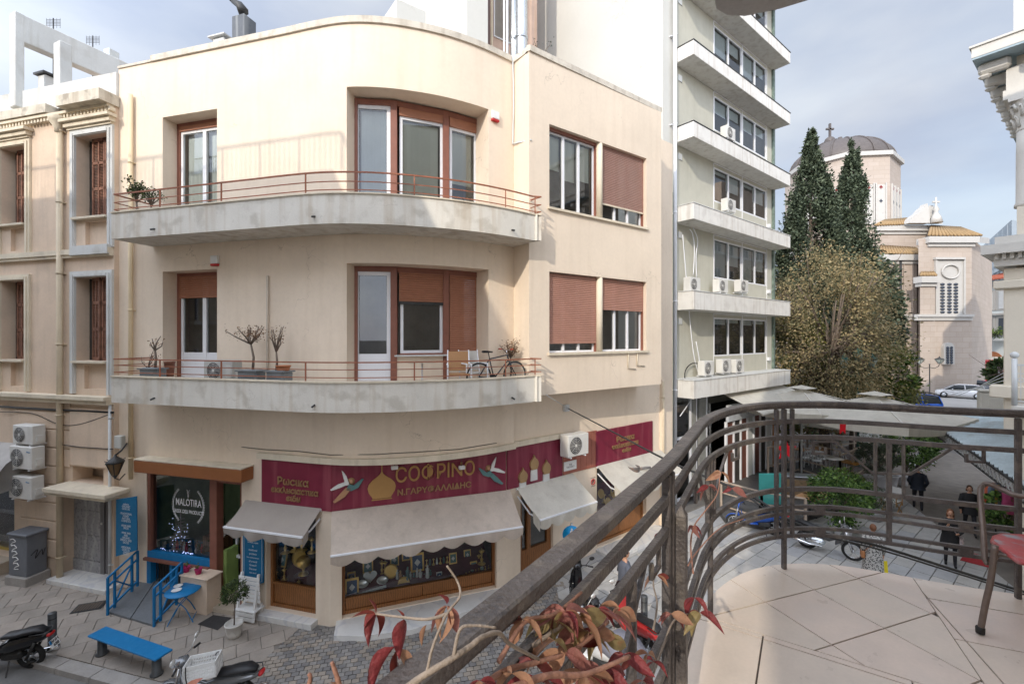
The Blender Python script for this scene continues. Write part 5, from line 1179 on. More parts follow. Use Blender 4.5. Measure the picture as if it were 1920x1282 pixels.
def fb(px0, px1, py0, py1, D, dep, m, name, parent=None, pyb=None, mb=None, z0=None):
    a, b = at(px0, py0, D), at(px1, py1, D); f = mb or MB(); f.box(min(a.x,b.x), max(a.x,b.x), D, D+dep, z0 if z0 is not None else b.z, a.z)
    return f if mb else f.build(name, m, parent or cu)
def hexblk(pts, z0, z1, m, name):   # pts: (px,D)
    f = MB(); f.prism([((p-CX)/F*D, D) for p, D in pts], z0, z1); return f.build(name, m, cu)
zA = at(1700,440,55).z
hexblk([(1722,53),(1822,53),(1838,57),(1860,70),(1722,70)], -1, at(1780,447,53).z, CHS, 'apse_wall')
hexblk([(1655,55),(1719,55),(1728,56.5),(1728,66),(1655,66)], -1, at(1700,480,55).z, CHS, 'side_wall')
hexblk([(1600,56.2),(1660,56.2),(1660,66),(1600,66)], -1, at(1630,480,56.2).z, CHS, 'side_wall')
hexblk([(1640,60),(1738,60),(1745,66),(1640,70)], 10, at(1700,430,60).z, CHS, 'nave_wall')
hexblk([(1725,52.2),(1753,52.2),(1753,54),(1725,54)], -1, at(1740,520,52.2).z, CHS, 'buttress')
# string courses
for px0, px1, y, D, h in ((1655,1722,594,54.8,1.0),(1720,1753,594,52.0,1.0),(1752,1824,594,52.8,1.0)):
    a, b = at(px0, y, D), at(px1, y, D); f = MB(); f.box(a.x, b.x, D, D+.4, a.z-.4, a.z+.3); f.box(a.x, b.x, D-.2, D, a.z, a.z+.3); f.build('string_course', CHW, cu)
def cornice_(px0, px1, y, D, dep=1.2):
    a, b = at(px0, y, D), at(px1, y, D); f = MB(); f.box(a.x-.3, b.x+.3, D-.5, D+dep, a.z-.7, a.z); f.box(a.x-.1, b.x+.1, D-.2, D+dep, a.z-1.1, a.z-.72); f.build('cornice', CHW, cu)
cornice_(1740,1824,445,53); cornice_(1655,1727,478,55); cornice_(1642,1737,424,60); cornice_(1726,1752,519,52.2,.6)
f = MB(); a = [at(1824,445,53), at(1840,448,57)]; f.add([a[0]+Vector((0,-.5,-.7)), a[1]+Vector((.5,-.5,-.7)), a[1]+Vector((.5,-.5,0)), a[0]+Vector((0,-.5,0))],[(0,1,2,3)]); f.build('cornice', CHW, cu)
def tiled(q0, q1, q2, q3, m, name='tiled_roof', n=14):    # quad eaves q0->q1, ridge q3->q2 with rolls
    f = MB(); f.add([q0,q1,q2,q3], [(0,1,2,3)]); 
    for i in range(n+1): t = i/n; f.tube([q0.lerp(q1,t)+Vector((0,-.1,.1)), q3.lerp(q2,t)+Vector((0,0,.1))], .16, 5)
    f.build(name, m, cu)
tiled(at(1741,443,52.6), at(1838,443,53.5), at(1800,428,60), at(1747,425,60), TILE)
tiled(at(1652,477,54.6), at(1730,477,54.6), at(1715,466,60), at(1652,462,60), TILE)
tiled(at(1640,424,59.5), at(1712,421,59.5), at(1700,411,64), at(1660,414,64), TILE)
tiled(at(1726,518,52), at(1753,518,52), at(1750,512,53), at(1729,512,53), TILE, n=5)
# gable with finials
f = MB(); D = 59; f.add([at(1730,420,D), at(1742,385,D), at(1750,385,D), at(1768,420,D), at(1730,420,D+2), at(1742,385,D+2), at(1750,385,D+2), at(1768,420,D+2)], [(0,1,2,3),(4,7,6,5),(1,5,6,2),(0,4,5,1),(2,6,7,3)]); f.build('gable', CHW, cu)
f = MB(); p = [at(x,y,58.6) for x,y in ((1705,418),(1710,408),(1718,402),(1724,398),(1730,390),(1736,386),(1739,381),(1742,392),(1744,418))]; f.add(p+[q+Vector((0,1,0)) for q in p], [tuple(range(9)), tuple(reversed(range(9,18)))]+[(i,i+9,(i+1)%9+9,(i+1)%9) for i in range(9)]); f.build('carved_acroterion', CHW, cu)
f = MB(); c = at(1755,418,58.5); f.lathe([(.7,0),(.5,.8),(.2,1.4),(.35,1.7),(.12,2.2),(.1,3.3)], c, 8); f.box(c.x-.45,c.x+.45,c.y-.08,c.y+.08,c.z+2.6,c.z+2.8); f.build('finial', CHW, cu)
# tall window of the apse
D = 52.9
fb(1758,1808,488,594,D,.3,CHW,'window_panel')
a = at(1783,509,D-.1); f = MB(); f.tube([(a.x+1.0*cos(q_), a.y, a.z+.8*sin(q_)) for q_ in [2*pi*j/20 for j in range(20)]], .12, 5, closed=True); f.build('oval_moulding', CHW, cu)
f = MB(); fb(1755,1758,486,594,D-.15,.3,0,'',mb=f); fb(1808,1811,486,594,D-.15,.3,0,'',mb=f); fb(1755,1811,482,486,D-.3,.4,0,'',mb=f); f.build('window_surround', CHW, cu)
for px in (1767, 1780, 1792):
    for k in range(10):
        c = at(px, 533+k*5.8, D-.02); f = MB(); f.M = Matrix.Translation(c) @ Matrix.Rotation(pi/2, 4, 'X'); f.lathe([(.26,0),(.26,.03),(.01,.03)], (0,0,0), 8, 1.1, .62); f.build('pierced_light', CHD, cu)
# small low window
D = 52.6; a = at(1780,672,D)
f = MB(); pts = [at(1770,683,D),at(1770,652,D)]+[at(1780-10*cos(q_),652-10*sin(q_),D) for q_ in [pi*j/8 for j in range(1,8)]]+[at(1790,652,D),at(1790,683,D)]
f.add(pts+[q+Vector((0,.4,0)) for q in pts], [tuple(range(len(pts)))]+[(i,i+len(pts),(i+1)%len(pts)+len(pts),(i+1)%len(pts)) for i in range(len(pts))]); f.build('window_surround', CHW, cu)
for px in (1777, 1784):
    for k in range(7): c = at(px, 652+k*4.6, D-.03); f = MB(); f.M = Matrix.Translation(c) @ Matrix.Rotation(pi/2, 4, 'X'); f.lathe([(.17,0),(.17,.03),(.01,.03)], (0,0,0), 8); f.build('pierced_light', CHD, cu)
D = 54.9; pts = [at(1650,592,D),at(1650,545,D),at(1655,534,D),at(1662,545,D),at(1662,592,D)]; f = MB(); f.add([q+Vector((0,-.15,0)) for q in pts]+[q+Vector((0,.3,0)) for q in pts], [tuple(range(5))]+[(i,i+5,(i+1)%5+5,(i+1)%5) for i in range(5)]); f.build('arched_window', CHW, cu)
for k in range(9): c = at(1655, 545+k*5, D-.2); f = MB(); f.M = Matrix.Translation(c) @ Matrix.Rotation(pi/2, 4, 'X'); f.lathe([(.2,0),(.2,.03),(.01,.03)], (0,0,0), 8); f.build('pierced_light', CHD, cu)
# recessed panels + drain
for px0, px1 in ((1662,1686),(1695,1713)):
    f = MB(); 
    for (u0,u1,v0,v1) in ((px0,px0+1,490,588),(px1-1,px1,490,588),(px0,px1,489,491),(px0,px1,587,589)): fb(u0,u1,v0,v1,54.85,.2,0,'',mb=f)
    f.build('wall_panel_moulding', CHS, cu)
f = MB(); f.tube([at(1689,480,54.7), at(1689,735,54.7)], .12, 6); f.build('drainpipe', DARKMETAL, cu)
# drum and dome
Dd = 70; c = at(1575, 330, Dd+3); Rd = (1664-1575)/F*Dd*1.02
f = MB(); n = 8; ring = [(c.x+Rd*cos(2*pi*(k+.35)/n)*1.02, Dd+3+Rd*sin(2*pi*(k+.35)/n)) for k in range(n)]; zt = at(0,302,Dd-2).z; f.prism(ring, 15, zt); f.build('drum', CHS, cu)
f = MB(); ring2 = [(c.x+Rd*1.06*cos(2*pi*(k+.35)/n)*1.02, Dd+3+Rd*1.06*sin(2*pi*(k+.35)/n)) for k in range(n)]; f.prism(ring2, zt, zt+.6); f.build('drum_cornice', CHW, cu); f = MB(); f.prism(ring2, zt-13.2, zt-12.4); f.build('drum_cornice', CHW, cu)
for k in range(n):
    p0, p1 = Vector(ring[k]+(0,)), Vector(ring[(k+1)%n]+(0,)); m_ = (p0+p1)/2
    wl = Wall(p0.x, p0.y, p1.x-p0.x, p1.y-p0.y); LL = (p1-p0).length
    if wl.nx*m_.x+wl.ny*m_.y > 0: wl.nx, wl.ny = -wl.nx, -wl.ny
    if m_.y > Dd+3: continue
    for j in range(3):
        x = LL*(.22+.28*j); f = MB(wl.M()); f.box(x-.6, x+.6, -.12, .1, zt-10, zt-4.2); f.box(x-.75,x-.6,-.25,.1,zt-10,zt-4); f.box(x+.6,x+.75,-.25,.1,zt-10,zt-4); f.build('drum_window', CHW, cu)
        for q in range(2): f = MB(wl.M(x, zt-4.6-2*q, .14)); f.box(-.22,.22,-.02,0,-.08,.08); f.box(-.08,.08,-.02,0,-.25,.25); f.build('cross_opening', CHD if q else mat('red_cross_glass', (.25,.02,.02), .4) if 'red_cross_glass' not in MATS else MATS['red_cross_glass'], cu)
f = MB(); hR = Rd*.93; f.lathe([(hR*cos(t), hR*.62*sin(t)) for t in [pi/2*j/14 for j in range(14)]]+[(.3, hR*.62),(.3,hR*.62+.8)], (c.x, Dd+3, zt+.6), 32); f.build('dome', DOME, cu)
f = MB()
for k in range(16): a = 2*pi*k/16; f.tube([(c.x+hR*cos(t)*cos(a)*1.01, Dd+3+hR*cos(t)*sin(a)*1.01, zt+.6+hR*.625*sin(t)) for t in [pi/2*j/10 for j in range(11)]], .12, 4)
f.build('dome_ribs', DOME, cu)
f = MB(); x = at(1556,0,Dd+3).x; zb = at(1552,266,Dd+3).z; f.ball((x,Dd+3,zb), .8, n=12); f.tube([(x,Dd+3,zb-4),(x,Dd+3,zb)], .4, 6); f.box(x-.13,x+.13,Dd+2.85,Dd+3.15,zb+.6,zb+2.9); f.box(x-.6,x+.6,Dd+2.85,Dd+3.15,zb+1.9,zb+2.15); f.build('dome_cross', DOME, cu)
hexblk([(1560,60),(1642,60),(1642,75),(1560,75)], -1, at(1630,424,60).z, CHS, 'nave_wall')
hexblk([(1455,64),(1560,60),(1560,80),(1455,80)], 5, at(1470,520,64).z, CHS, 'far_wing_wall')
# ============================================================= FAR BUILDINGS ON THE RIGHT
g1 = thing('modern_building', 'blue grey glass and metal office building far beyond the church', 'building', (85, 80, 0))
D = 85; f = MB(); p0, p1, p2 = at(1838,463,95), at(1897,412,72), at(1925,400,80); f.prism([(p0.x,p0.y),(p1.x,p1.y),(p2.x+6,p2.y),(p2.x+20,p0.y+20),(p0.x+4,p0.y+20)], 0, p1.z); f.build('body', mat('blue_grey_cladding', (.33,.38,.42), .5, var=.05), g1)
wl = Wall(p0.x, p0.y, p1.x-p0.x, p1.y-p0.y); LL = (p1-p0).length
for k in range(6):
    z = p1.z-3.0-k*3.6; f = MB(wl.M()); f.box(0, LL, -.3, -.02, z-.5, z+.1); f.build('floor_band', mat('pale_blue_metal', (.42,.47,.5), .4) if 'pale_blue_metal' not in MATS else MATS['pale_blue_metal'], g1)
    for j in range(7): f = MB(wl.M()); x = LL*(.04+j*.136); f.box(x, x+LL*.10, -.08, 0, z-2.9, z-.8); f.build('window', CHD if (j+k)%3 else MATS['pale_blue_metal'], g1)
f = MB(wl.M())
for j in range(8): x = LL*(.02+j*.136); f.box(x-.1, x+.1, -.35, -.32, p1.z-22, p1.z-.6)
f.build('mullions', MATS['pale_blue_metal'], g1)
g2_ = thing('white_corner_house', 'pale blue and white house with a red tiled roof and arched ground floor', 'building', (74, 70, 0))
f = MB(); PB = mat('pale_blue_white_wall', (.66,.71,.72), .8, var=.04); q0, q1 = at(1835,530,76), at(1900,530,70); f.prism([(q0.x,q0.y),(q1.x,q1.y),(q1.x+8,q1.y+12),(q0.x,q0.y+12)], 0, q0.z); f.build('wall', PB, g2_)
wl = Wall(q0.x, q0.y, q1.x-q0.x, q1.y-q0.y); LL = (q1-q0).length
f = MB(wl.M()); f.add([(-1,-1,q0.z),(LL+1,-1,q0.z),(LL-1,6,q0.z+2),(0,6,q0.z+2)], [(0,1,2,3)]); 
for j in range(16): x = -1+(LL+2)*j/15; f.tube([(x,-1,q0.z+.08),(x,6,q0.z+2.05)], .15, 4)
f.build('tiled_roof', TILER, g2_)
for j in (.3, .75):
    for (y0, y1), nm in (((548,580),'window_shutters'),((597,627),'window')):
        z1 = wl.z(1860, y0); z0 = wl.z(1860, y1); x = LL*j; f = MB(wl.M()); f.box(x-1.3,x+1.3,-.1,0,z0-.2,z1+.3); f.build('window_surround', CHW, g2_); f = MB(wl.M()); f.box(x-.8,x+.8,-.15,-.1,z0,z1); f.build(nm, GREYPIPE if y0 < 590 else CHD, g2_)
for y in (588, 535): z = wl.z(1860, y); f = MB(wl.M()); f.box(-.1, LL, -.4, 0, z-.3, z); f.build('string_course', CHW, g2_)
z = wl.z(1860, 628); f = MB(wl.M()); f.box(.3, LL, -1.3, 0, z-.9, z-.5); f.build('balcony', GREYPIPE, g2_); f = MB(wl.M())
for j in range(24): f.box(.3+j*LL/24, .36+j*LL/24, -1.3, -1.25, z-.5, z+.5)
f.build('balcony_railing', DARKMETAL, g2_)
leafp = [(wl.P(LL*.25,z,1.2), wl.P(LL*.9,z+.4,1.2))]; g = MB(); leafcloud(g, leafp, 500, .35, random.Random(2), .35); g.build('flower_box', GREENS[1], None, None, 'green plants along the far balcony of the pale blue house', 'plant')
z = wl.z(1860,690); f = MB(wl.M()); x = LL*.42; pts = [(x-1.9,z-.5),(x-1.9,z+1.2)]+[(x-1.9*cos(q_), z+1.2+1.5*sin(q_)) for q_ in [pi*j/10 for j in range(1,10)]]+[(x+1.9,z+1.2),(x+1.9,z-.5)]; f.slab(pts, -.1, 0); f.build('arched_shopfront', mat('orange_glow_shop', (.35,.13,.05), .5), g2_)
f = MB(wl.M()); f.box(x-1.9,x+1.9,-.2,-.1,z-.5,z+.5); f.build('shop_fascia', mat('magenta_white_fascia', (.55,.4,.5), .6), g2_)
z = 3.0; f = MB(wl.M()); f.add([(x-2.5,-.1,wl.z(1860,668)),(LL+2,-.1,wl.z(1860,668)),(LL+2,-2.5,wl.z(1860,676)),(x-2.5,-2.5,wl.z(1860,676))],[(0,1,2,3)]); f.build('awning', AWN2, None, None, 'white awning in front of the far arched shop', 'awning')
for k in range(2): f = MB(); c = at(1846+k*17, 683, 62); f.bbox(c.x-.55, c.x+.55, 62, 62.6, 0, c.z+.6, .05); f.build('red_kiosk', mat('kiosk_red', (.5,.02,.03), .5) if 'kiosk_red' not in MATS else MATS['kiosk_red'], None, None, ('left' if k == 0 else 'right')+' red kiosk panel below the far white awning', 'kiosk', 'red kiosk panels')

# ============================================================= GROUND
GR0 = MB(); GR0.add([(-900,-900,-.16),(900,-900,-.16),(900,900,-.16),(-900,900,-.16)], [(0,1,2,3)]); GR0.build('ground', mat('dusty_ground', (.16,.15,.14), .9, var=.15), None, 'structure')
def flat(name, poly, z0, z1, m, kind='structure'):
    f = MB(); f.prism(poly, z0, z1); return f.build(name, m, None, kind)
ASPH = mat('worn_asphalt', (.17,.165,.16), .9, var=.15, vs=1.5, bump=.4, bs=120, patch=.4, pcol=(.21,.205,.2), ps=2.5)
flat('road', [(-60,-1.0+14),(-60,23.4),(-6.6,8.9),(-6.0,5),(-2.5,-20),(-9.5,-20),(-7.4,.6)], -.155, -.12, ASPH)
def lk(X): return 7.12-.268*X
PAVM = [mat('grey_brown_paving_stone', (.315,.275,.238), .75, var=.14, vs=2, bump=.2, patch=.3, pcol=(.23,.215,.2), ps=1.5, island=.05), mat('pale_grey_paving_stone', (.335,.29,.25), .75, var=.14, vs=2, bump=.2, patch=.3, pcol=(.25,.235,.22), ps=1.5), mat('dark_grey_paving_stone', (.295,.26,.225), .75, var=.14, vs=2, bump=.2, patch=.3, pcol=(.34,.32,.3), ps=1.5)]
GROUT = mat('paving_grout', (.20,.18,.16), .95, var=.15)
side = flat('pavement', [(-30,lk(-30)),(-6.4,lk(-6.4)),(-5.2,8.2),(-4.3,10.7),(-30,17.6)], -.155, -.022, GROUT)
kb = MB(); prev = None
for i in range(22):
    X0 = -6.5-i*.95; X1 = X0-.93; a, b = Vector((X0,lk(X0),0)), Vector((X1,lk(X1),0)); n_ = Vector((-.26,-.966,0))*.28
    g = MB(); g.prism([(a.x,a.y),(b.x,b.y),((b+n_).x,(b+n_).y),((a+n_).x,(a+n_).y)][::-1], -.15, -.004); g.build('kerb_stone', mat('worn_kerb_concrete', (.33,.31,.29), .8, var=.15, bump=.3) if 'worn_kerb_concrete' not in MATS else MATS['worn_kerb_concrete'], side)
def clip(poly, reg):
    out = poly
    for i in range(len(reg)):
        a, b = reg[i], reg[(i+1)%len(reg)]; inp = out; out = []
        def ins(p): return (b[0]-a[0])*(p[1]-a[1])-(b[1]-a[1])*(p[0]-a[0])
        for j in range(len(inp)):
            p, q = inp[j], inp[(j+1)%len(inp)]; ip, iq = ins(p), ins(q)
            if ip >= 0: out.append(p)
            if ip*iq < 0: t = ip/(ip-iq); out.append((p[0]+(q[0]-p[0])*t, p[1]+(q[1]-p[1])*t))
        if not out: return []
    return out
def ccw(p): return p if sum(p[i][0]*p[(i+1)%len(p)][1]-p[(i+1)%len(p)][0]*p[i][1] for i in range(len(p))) > 0 else p[::-1]
def area(p): return abs(sum(p[i][0]*p[(i+1)%len(p)][1]-p[(i+1)%len(p)][0]*p[i][1] for i in range(len(p))))/2
def tiles(reg, org, ang, w_, h_, gap, z0, z1, mats, parent, limit, name='paving_stone', shift=.5, jit=.003, seed=1, view=True, holes=()):
    rnd = random.Random(seed); reg = ccw(reg); ca, sa = cos(ang), sin(ang); L_ = []
    us = [((p[0]-org[0])*ca+(p[1]-org[1])*sa)/w_ for p in reg]; vs = [(-(p[0]-org[0])*sa+(p[1]-org[1])*ca)/h_ for p in reg]
    for j in range(int(min(vs))-1, int(max(vs))+2):
        off = shift*(j % 2) if shift <= .5 else rnd.random()
        for i in range(int(min(us))-2, int(max(us))+2):
            u0, u1, v0, v1 = (i+off)*w_+gap, (i+1+off)*w_-gap, j*h_+gap, (j+1)*h_-gap
            P_ = [(org[0]+u*ca-v*sa, org[1]+u*sa+v*ca) for u, v in ((u0,v0),(u1,v0),(u1,v1),(u0,v1))]
            Q = clip(P_, reg)
            if len(Q) < 3 or area(Q) < .08*w_*h_: continue
            cx = sum(p[0] for p in Q)/len(Q); cy = sum(p[1] for p in Q)/len(Q)
            if view and (cy < .5 or abs(cx)/cy > 1.22): continue
            L_.append((cx*cx+cy*cy, Q, len(Q) == 4 and area(Q) > .995*(w_-2*gap)*(h_-2*gap)))
    L_.sort(key=lambda t: t[0]); rest = MB(); base = {}
    for k, (_, Q, full) in enumerate(L_):
        dz = rnd.uniform(-jit, jit); mi = rnd.randrange(len(mats))
        if k < limit:
            if full:
                if mi not in base:
                    f = MB(); hw, hh = w_/2-gap, h_/2-gap; pp = [(u*ca-v*sa, u*sa+v*ca) for u, v in ((-hw,-hh),(hw,-hh),(hw,hh),(-hw,hh))]; pi_ = [(a*.965, b*.965) for a, b in pp]
                    v = [(a,b,z0-z1) for a,b in pp]+[(a,b,-.006) for a,b in pp]+[(a,b,0) for a,b in pi_]; f.add(v, [(8,9,10,11)]+[(i,(i+1)%4,4+(i+1)%4,4+i) for i in range(4)]+[(4+i,4+(i+1)%4,8+(i+1)%4,8+i) for i in range(4)])
                    me = bpy.data.meshes.new(name); me.from_pydata(f.v, [], f.f); me.materials.append(mats[mi]); base[mi] = me
                o = bpy.data.objects.new(name, base[mi]); COL.objects.link(o); cx = sum(p[0] for p in Q)/4; cy = sum(p[1] for p in Q)/4
                place(o, Vector((cx, cy, z1+dz)), parent); o.rotation_euler = (rnd.uniform(-.006,.006)*(jit*300), rnd.uniform(-.006,.006)*(jit*300), 0)
            else: f = MB(); f.prism(ccw(Q), z0, z1+dz); f.build(name, mats[mi], parent)
        else: rest.mi = mi; rest.prism(ccw(Q), z0, z1+dz)
    if rest.v: rest.build(name+'s_beyond', mats, parent, 'stuff')
tiles([(-17,lk(-17)+.02),(-6.6,lk(-6.6)+.02),(-5.45,8.70),(-4.9,10.95),(-17,14.0)], (-8,10), radians(32), .47, .47, .006, -.022, 0, PAVM, side, 295, shift=.5, seed=4)
# cobbled corner
cor = flat('cobbled_corner', [(-6.4,lk(-6.4)),(-5.2,8.2),(-4.9,10.95),(-4.26,10.7),(-.15,12.2),(1.2,13.2),(2.4,9),(1.0,4.5),(-6.2,4.5)], -.155, -.035, GROUT)
COB = [mat('grey_cobble', (.25,.235,.22), .7, var=.2, bump=.2), mat('brown_cobble', (.29,.25,.21), .7, var=.2, bump=.2), mat('dark_cobble', (.19,.18,.175), .7, var=.2, bump=.2)]
tiles([(-5.9,5.2),(.8,5.2),(2.2,9),(1.3,13.2),(-4.9,10.9),(-5.6,8.3)], (-2,8), radians(14), .15, .12, .007, -.035, 0, COB, cor, 0, 'cobble', seed=9, jit=.004)
# pedestrian street
st = flat('pedestrian_street', [(1.0,4.5),(2.4,9),(1.2,13.2),(3.2,15),(9,19.5),(12,24),(26,36),(26,18),(14,5),(9,2)], -.155, -.03, GROUT)
SLAB = [mat('pale_marble_slab', (.46,.445,.42), .55, var=.14, vs=3, bump=.12, patch=.4, pcol=(.34,.34,.34), ps=3), mat('blue_grey_slab', (.37,.372,.38), .55, var=.14, vs=3, bump=.12, patch=.35, pcol=(.33,.33,.33), ps=3), mat('mid_grey_slab', (.41,.40,.385), .55, var=.14, vs=3, bump=.12, patch=.3, pcol=(.29,.29,.29), ps=3)]
tiles([(1.3,5),(9,5),(13.5,12),(17.5,21.5),(8.6,19),(1.2,13.3)], (4,12), radians(38), .72, .46, .010, -.03, 0, SLAB, st, 295, 'paving_slab', shift=.6, seed=12)
brk = flat('brick_paved_street', [(8.6,19.05),(17.5,21.55),(24,33),(46,60),(60,60),(60,40),(26,18)][:3]+[(30,46),(10,26)], -.15, -.04, GROUT)
PBR = [mat('dusty_pink_paver', (.33,.255,.24), .8, var=.15, bump=.2), mat('grey_pink_paver', (.34,.30,.285), .8, var=.15, bump=.2)]
tiles([(8.7,19.1),(17.5,21.55),(24,33),(20,36),(9.5,26)], (14,24), radians(52), .42, .21, .012, -.04, 0, PBR, brk, 0, 'paver', seed=5)
flat('church_square', [(10,34),(24,33.5),(70,20),(120,60),(80,140),(0,140),(0,60)], -.15, -.05, mat('grey_square_paving', (.36,.35,.335), .85, var=.1, vs=.3))
# manholes, grates, mats, paper
def cover(name, label, px, py, w_, d_, ang, m, bars=True):
    c = gp(px, py); M_ = Matrix.Translation(c) @ Matrix.Rotation(ang, 4, 'Z'); t = thing(name, label, 'manhole cover', c); f = MB(M_); f.bbox(-w_/2, w_/2, -d_/2, d_/2, -.01, .012, .004); f.build('plate', DARKMETAL if bars else MATS['mid_grey_slab'], t)
    if bars:
        f = MB(M_)
        for i in range(9):
            for j in range(7): f.box(-w_/2+.05+i*(w_-.1)/9, -w_/2+.05+i*(w_-.1)/9+.035, -d_/2+.05+j*(d_-.1)/7, -d_/2+.05+j*(d_-.1)/7+.03, .012, .02)
        f.build('raised_pattern', mat('rusty_brown_iron', (.16,.125,.10), .8) if 'rusty_brown_iron' not in MATS else MATS['rusty_brown_iron'], t, 'stuff')
cover('manhole_cover', 'rusty patterned manhole grate left of the blue ramp', 168, 1137, .62, .42, .35, DARKMETAL)
cover('manhole_cover', 'large flat slab cover in the street behind the standing woman', 1721, 975, 1.0, .8, .65, None, False)
cover('manhole_cover', 'small square cover in the sunlit street by the shop', 1137, 1078, .5, .4, .65, None, False)
def quadmat(name, label, pts, m, cat, h=.012):
    f = MB(); f.prism([p[:2] for p in pts], .003, h); return f.build(name, m, None, None, label, cat)
quadmat('door_mat', 'dark rubber door mat in front of the deli door', [gp(371,1170),(gp(408,1181)),(gp(434,1158)),(gp(400,1153))], mat('dark_rubber_mat', (.045,.042,.042), .9), 'mat')
quadmat('red_mat', 'faded red mat on the pavement near the standing woman', [gp(1800,1050),gp(1862,1066),gp(1872,1048),gp(1812,1034)], mat('faded_red_carpet', (.36,.035,.04), .95), 'mat')
f = MB(); c = gp(146,1101); rr = random.Random(4)
for k in range(5): d = Vector((rr.uniform(-.15,.15), rr.uniform(-.08,.08), .01)); f.add([c+d, c+d+Vector((.16,.03,.03)), c+d+Vector((.14,.12,.01)), c+d+Vector((-.02,.1,.05))], [(0,1,2,3)])
f.build('crumpled_paper', WHITEPAINT, None, None, 'crumpled white paper on the pavement by the grey door', 'litter')

# ============================================================= BUILDINGS ON OUR SIDE (behind the camera)
def block(name, label, poly, z1, m, wins=True, seed=1):
    t = thing(name, label, 'building', (poly[0][0], poly[0][1], 0)); f = MB(); f.prism(ccw(poly), -.1, z1); f.build('wall', m, t)
    P_ = ccw(poly)
    if not wins: return t
    for a, b in zip(P_, P_[1:]+P_[:1]):
        w_ = Wall(a[0], a[1], b[0]-a[0], b[1]-a[1]); LL = sqrt((b[0]-a[0])**2+(b[1]-a[1])**2)
        if LL < 5 or max(a[1], b[1]) < -1: continue
        n = int(LL/2.6)
        for fl in range(1, 5):
            z = .4+fl*3.7
            if z+2.2 > z1: continue
            for i in range(n):
                x = LL*(i+.5)/n; f = MB(w_.M()); f.box(x-.55, x+.55, -.04, 0, z, z+2.0); f.build('window', CHD, t)
                f = MB(w_.M())
                for xx in (x-.62, x-.03, x+.55): f.box(xx, xx+.07, -.07, 0, z-.05, z+2.07)
                f.build('window_frame', WHITEFR, t)
            f = MB(w_.M()); f.box(.2, LL-.2, -.75 if fl%2 else -.25, 0, z-.28, z-.1); f.build('balcony_slab', CONC, t)
    return t
def lw(X): return -1.5-.268*X
bw = block('street_building', 'beige apartment block across the left street, out of the frame behind the camera', [(-7.0,lw(-7.0)),(-34,lw(-34)),(-37,lw(-34)-11),(-10.2,lw(-7)-12)], 15.6, STUCCO3)
f = MB(); f.prism(ccw([(-9.2,lw(-9.2)-.02),(-34,lw(-34)-.02),(-36.5,lw(-34)-10),(-12,lw(-9)-11)]), 15.6, 16.3); f.build('roof_terrace', STUCCO2, bw)
f = MB(); a, b = Vector((-9.0,lw(-9.0),17.15)), Vector((-34,lw(-34),17.15)); f.bar(a, b, .06, .05); n = 180
for i in range(n): p = a.lerp(b, i/n); f.bar(p, p-Vector((0,0,.85)), .022 if i%8 else .05)
f.bar(a, a+Vector((-.6,-2.4,0)), .05); f.build('terrace_railing', DARKMETAL, bw, 'stuff')
block('own_building', 'building with the camera balcony, out of the frame', [(.75,-.3),(1.75,1.0),(7.0,5.4),(12,1),(8,-14),(-1,-11),(-3.45,-6.9)], 17, YEL, False)
block('side_building', 'tall building further along the right side, out of the frame', [(36.5,26.5),(46,36),(60,30),(48,16)], 22.5, STUCCO2)
block('side_building', 'lower building beside the tall one, out of the frame', [(31,22.5),(36,26.8),(46,18),(38,12)], 17.5, STUCCO2)
# the slab of the balcony above ours
zq = EYE+2.2; pts = [(1.0,.2),(1.12,1.6),(1.22,2.6),(1.30,2.93),(1.37,3.05),(1.47,3.11),(1.60,3.12),(1.8,3.05),(2.1,2.86),(3.2,2.2),(4.4,3.0),(2.2,1.2),(1.5,.4)]
f = MB(); f.prism(ccw([(1.0,.2),(1.12,1.6),(1.22,2.6),(1.30,2.93),(1.37,3.05),(1.47,3.11),(1.60,3.12),(1.8,3.05),(2.1,2.88),(3.4,2.15),(2.4,.8)]), zq, zq+.28); f.build('balcony_slab_above', mat('grey_soffit_paint', (.47,.45,.44), .85), None, None, 'rounded corner of the balcony slab overhead at the top edge', 'balcony slab')

# ============================================================= OUR BALCONY
FZ = EYE-1.58
BP = Path([tuple(p) for p in spline([(-.75,-.3),(-.4,.2),(-.14,.59),(.04,.85),(.38,1.36),(.6,1.70),(.83,2.10),(1.06,2.49),(1.31,2.79),(1.58,3.0),(1.87,3.11),(2.2,3.11),(2.49,3.0),(2.75,2.87),(3.07,2.75),(3.6,2.56),(4.4,2.3)], 5)])
own = thing('balcony_floor', 'beige tiled balcony floor in the foreground', 'balcony', (1.5, 1.5, FZ-.2)); own['kind'] = 'structure'; del own['category']
edge = [tuple(BP.P(BP.L*j/70, 0, -.06)[:2]) for j in range(4, 71)]
f = MB(); f.prism(ccw(edge+[(4.8,2.0),(3.2,1.0),(1.6,-.1),(.3,-1.2),(-.9,-1.6)]), FZ-.2, FZ-.012); f.build('slab', mat('dark_tile_grout', (.09,.075,.065), .9, var=.1), own)
TILEM = [mat('beige_ceramic_tile', (.62,.53,.45), .34, var=.06, vs=5, bump=.03, bs=25, patch=.25, pcol=(.62,.50,.42), ps=5), mat('pinkish_ceramic_tile', (.63,.525,.45), .34, var=.06, vs=5, bump=.03, bs=25, patch=.25, pcol=(.56,.50,.45), ps=4)]
def fl(px, py): D = 1.58*F/(py-CY); return ((px-CX)/F*D, D)
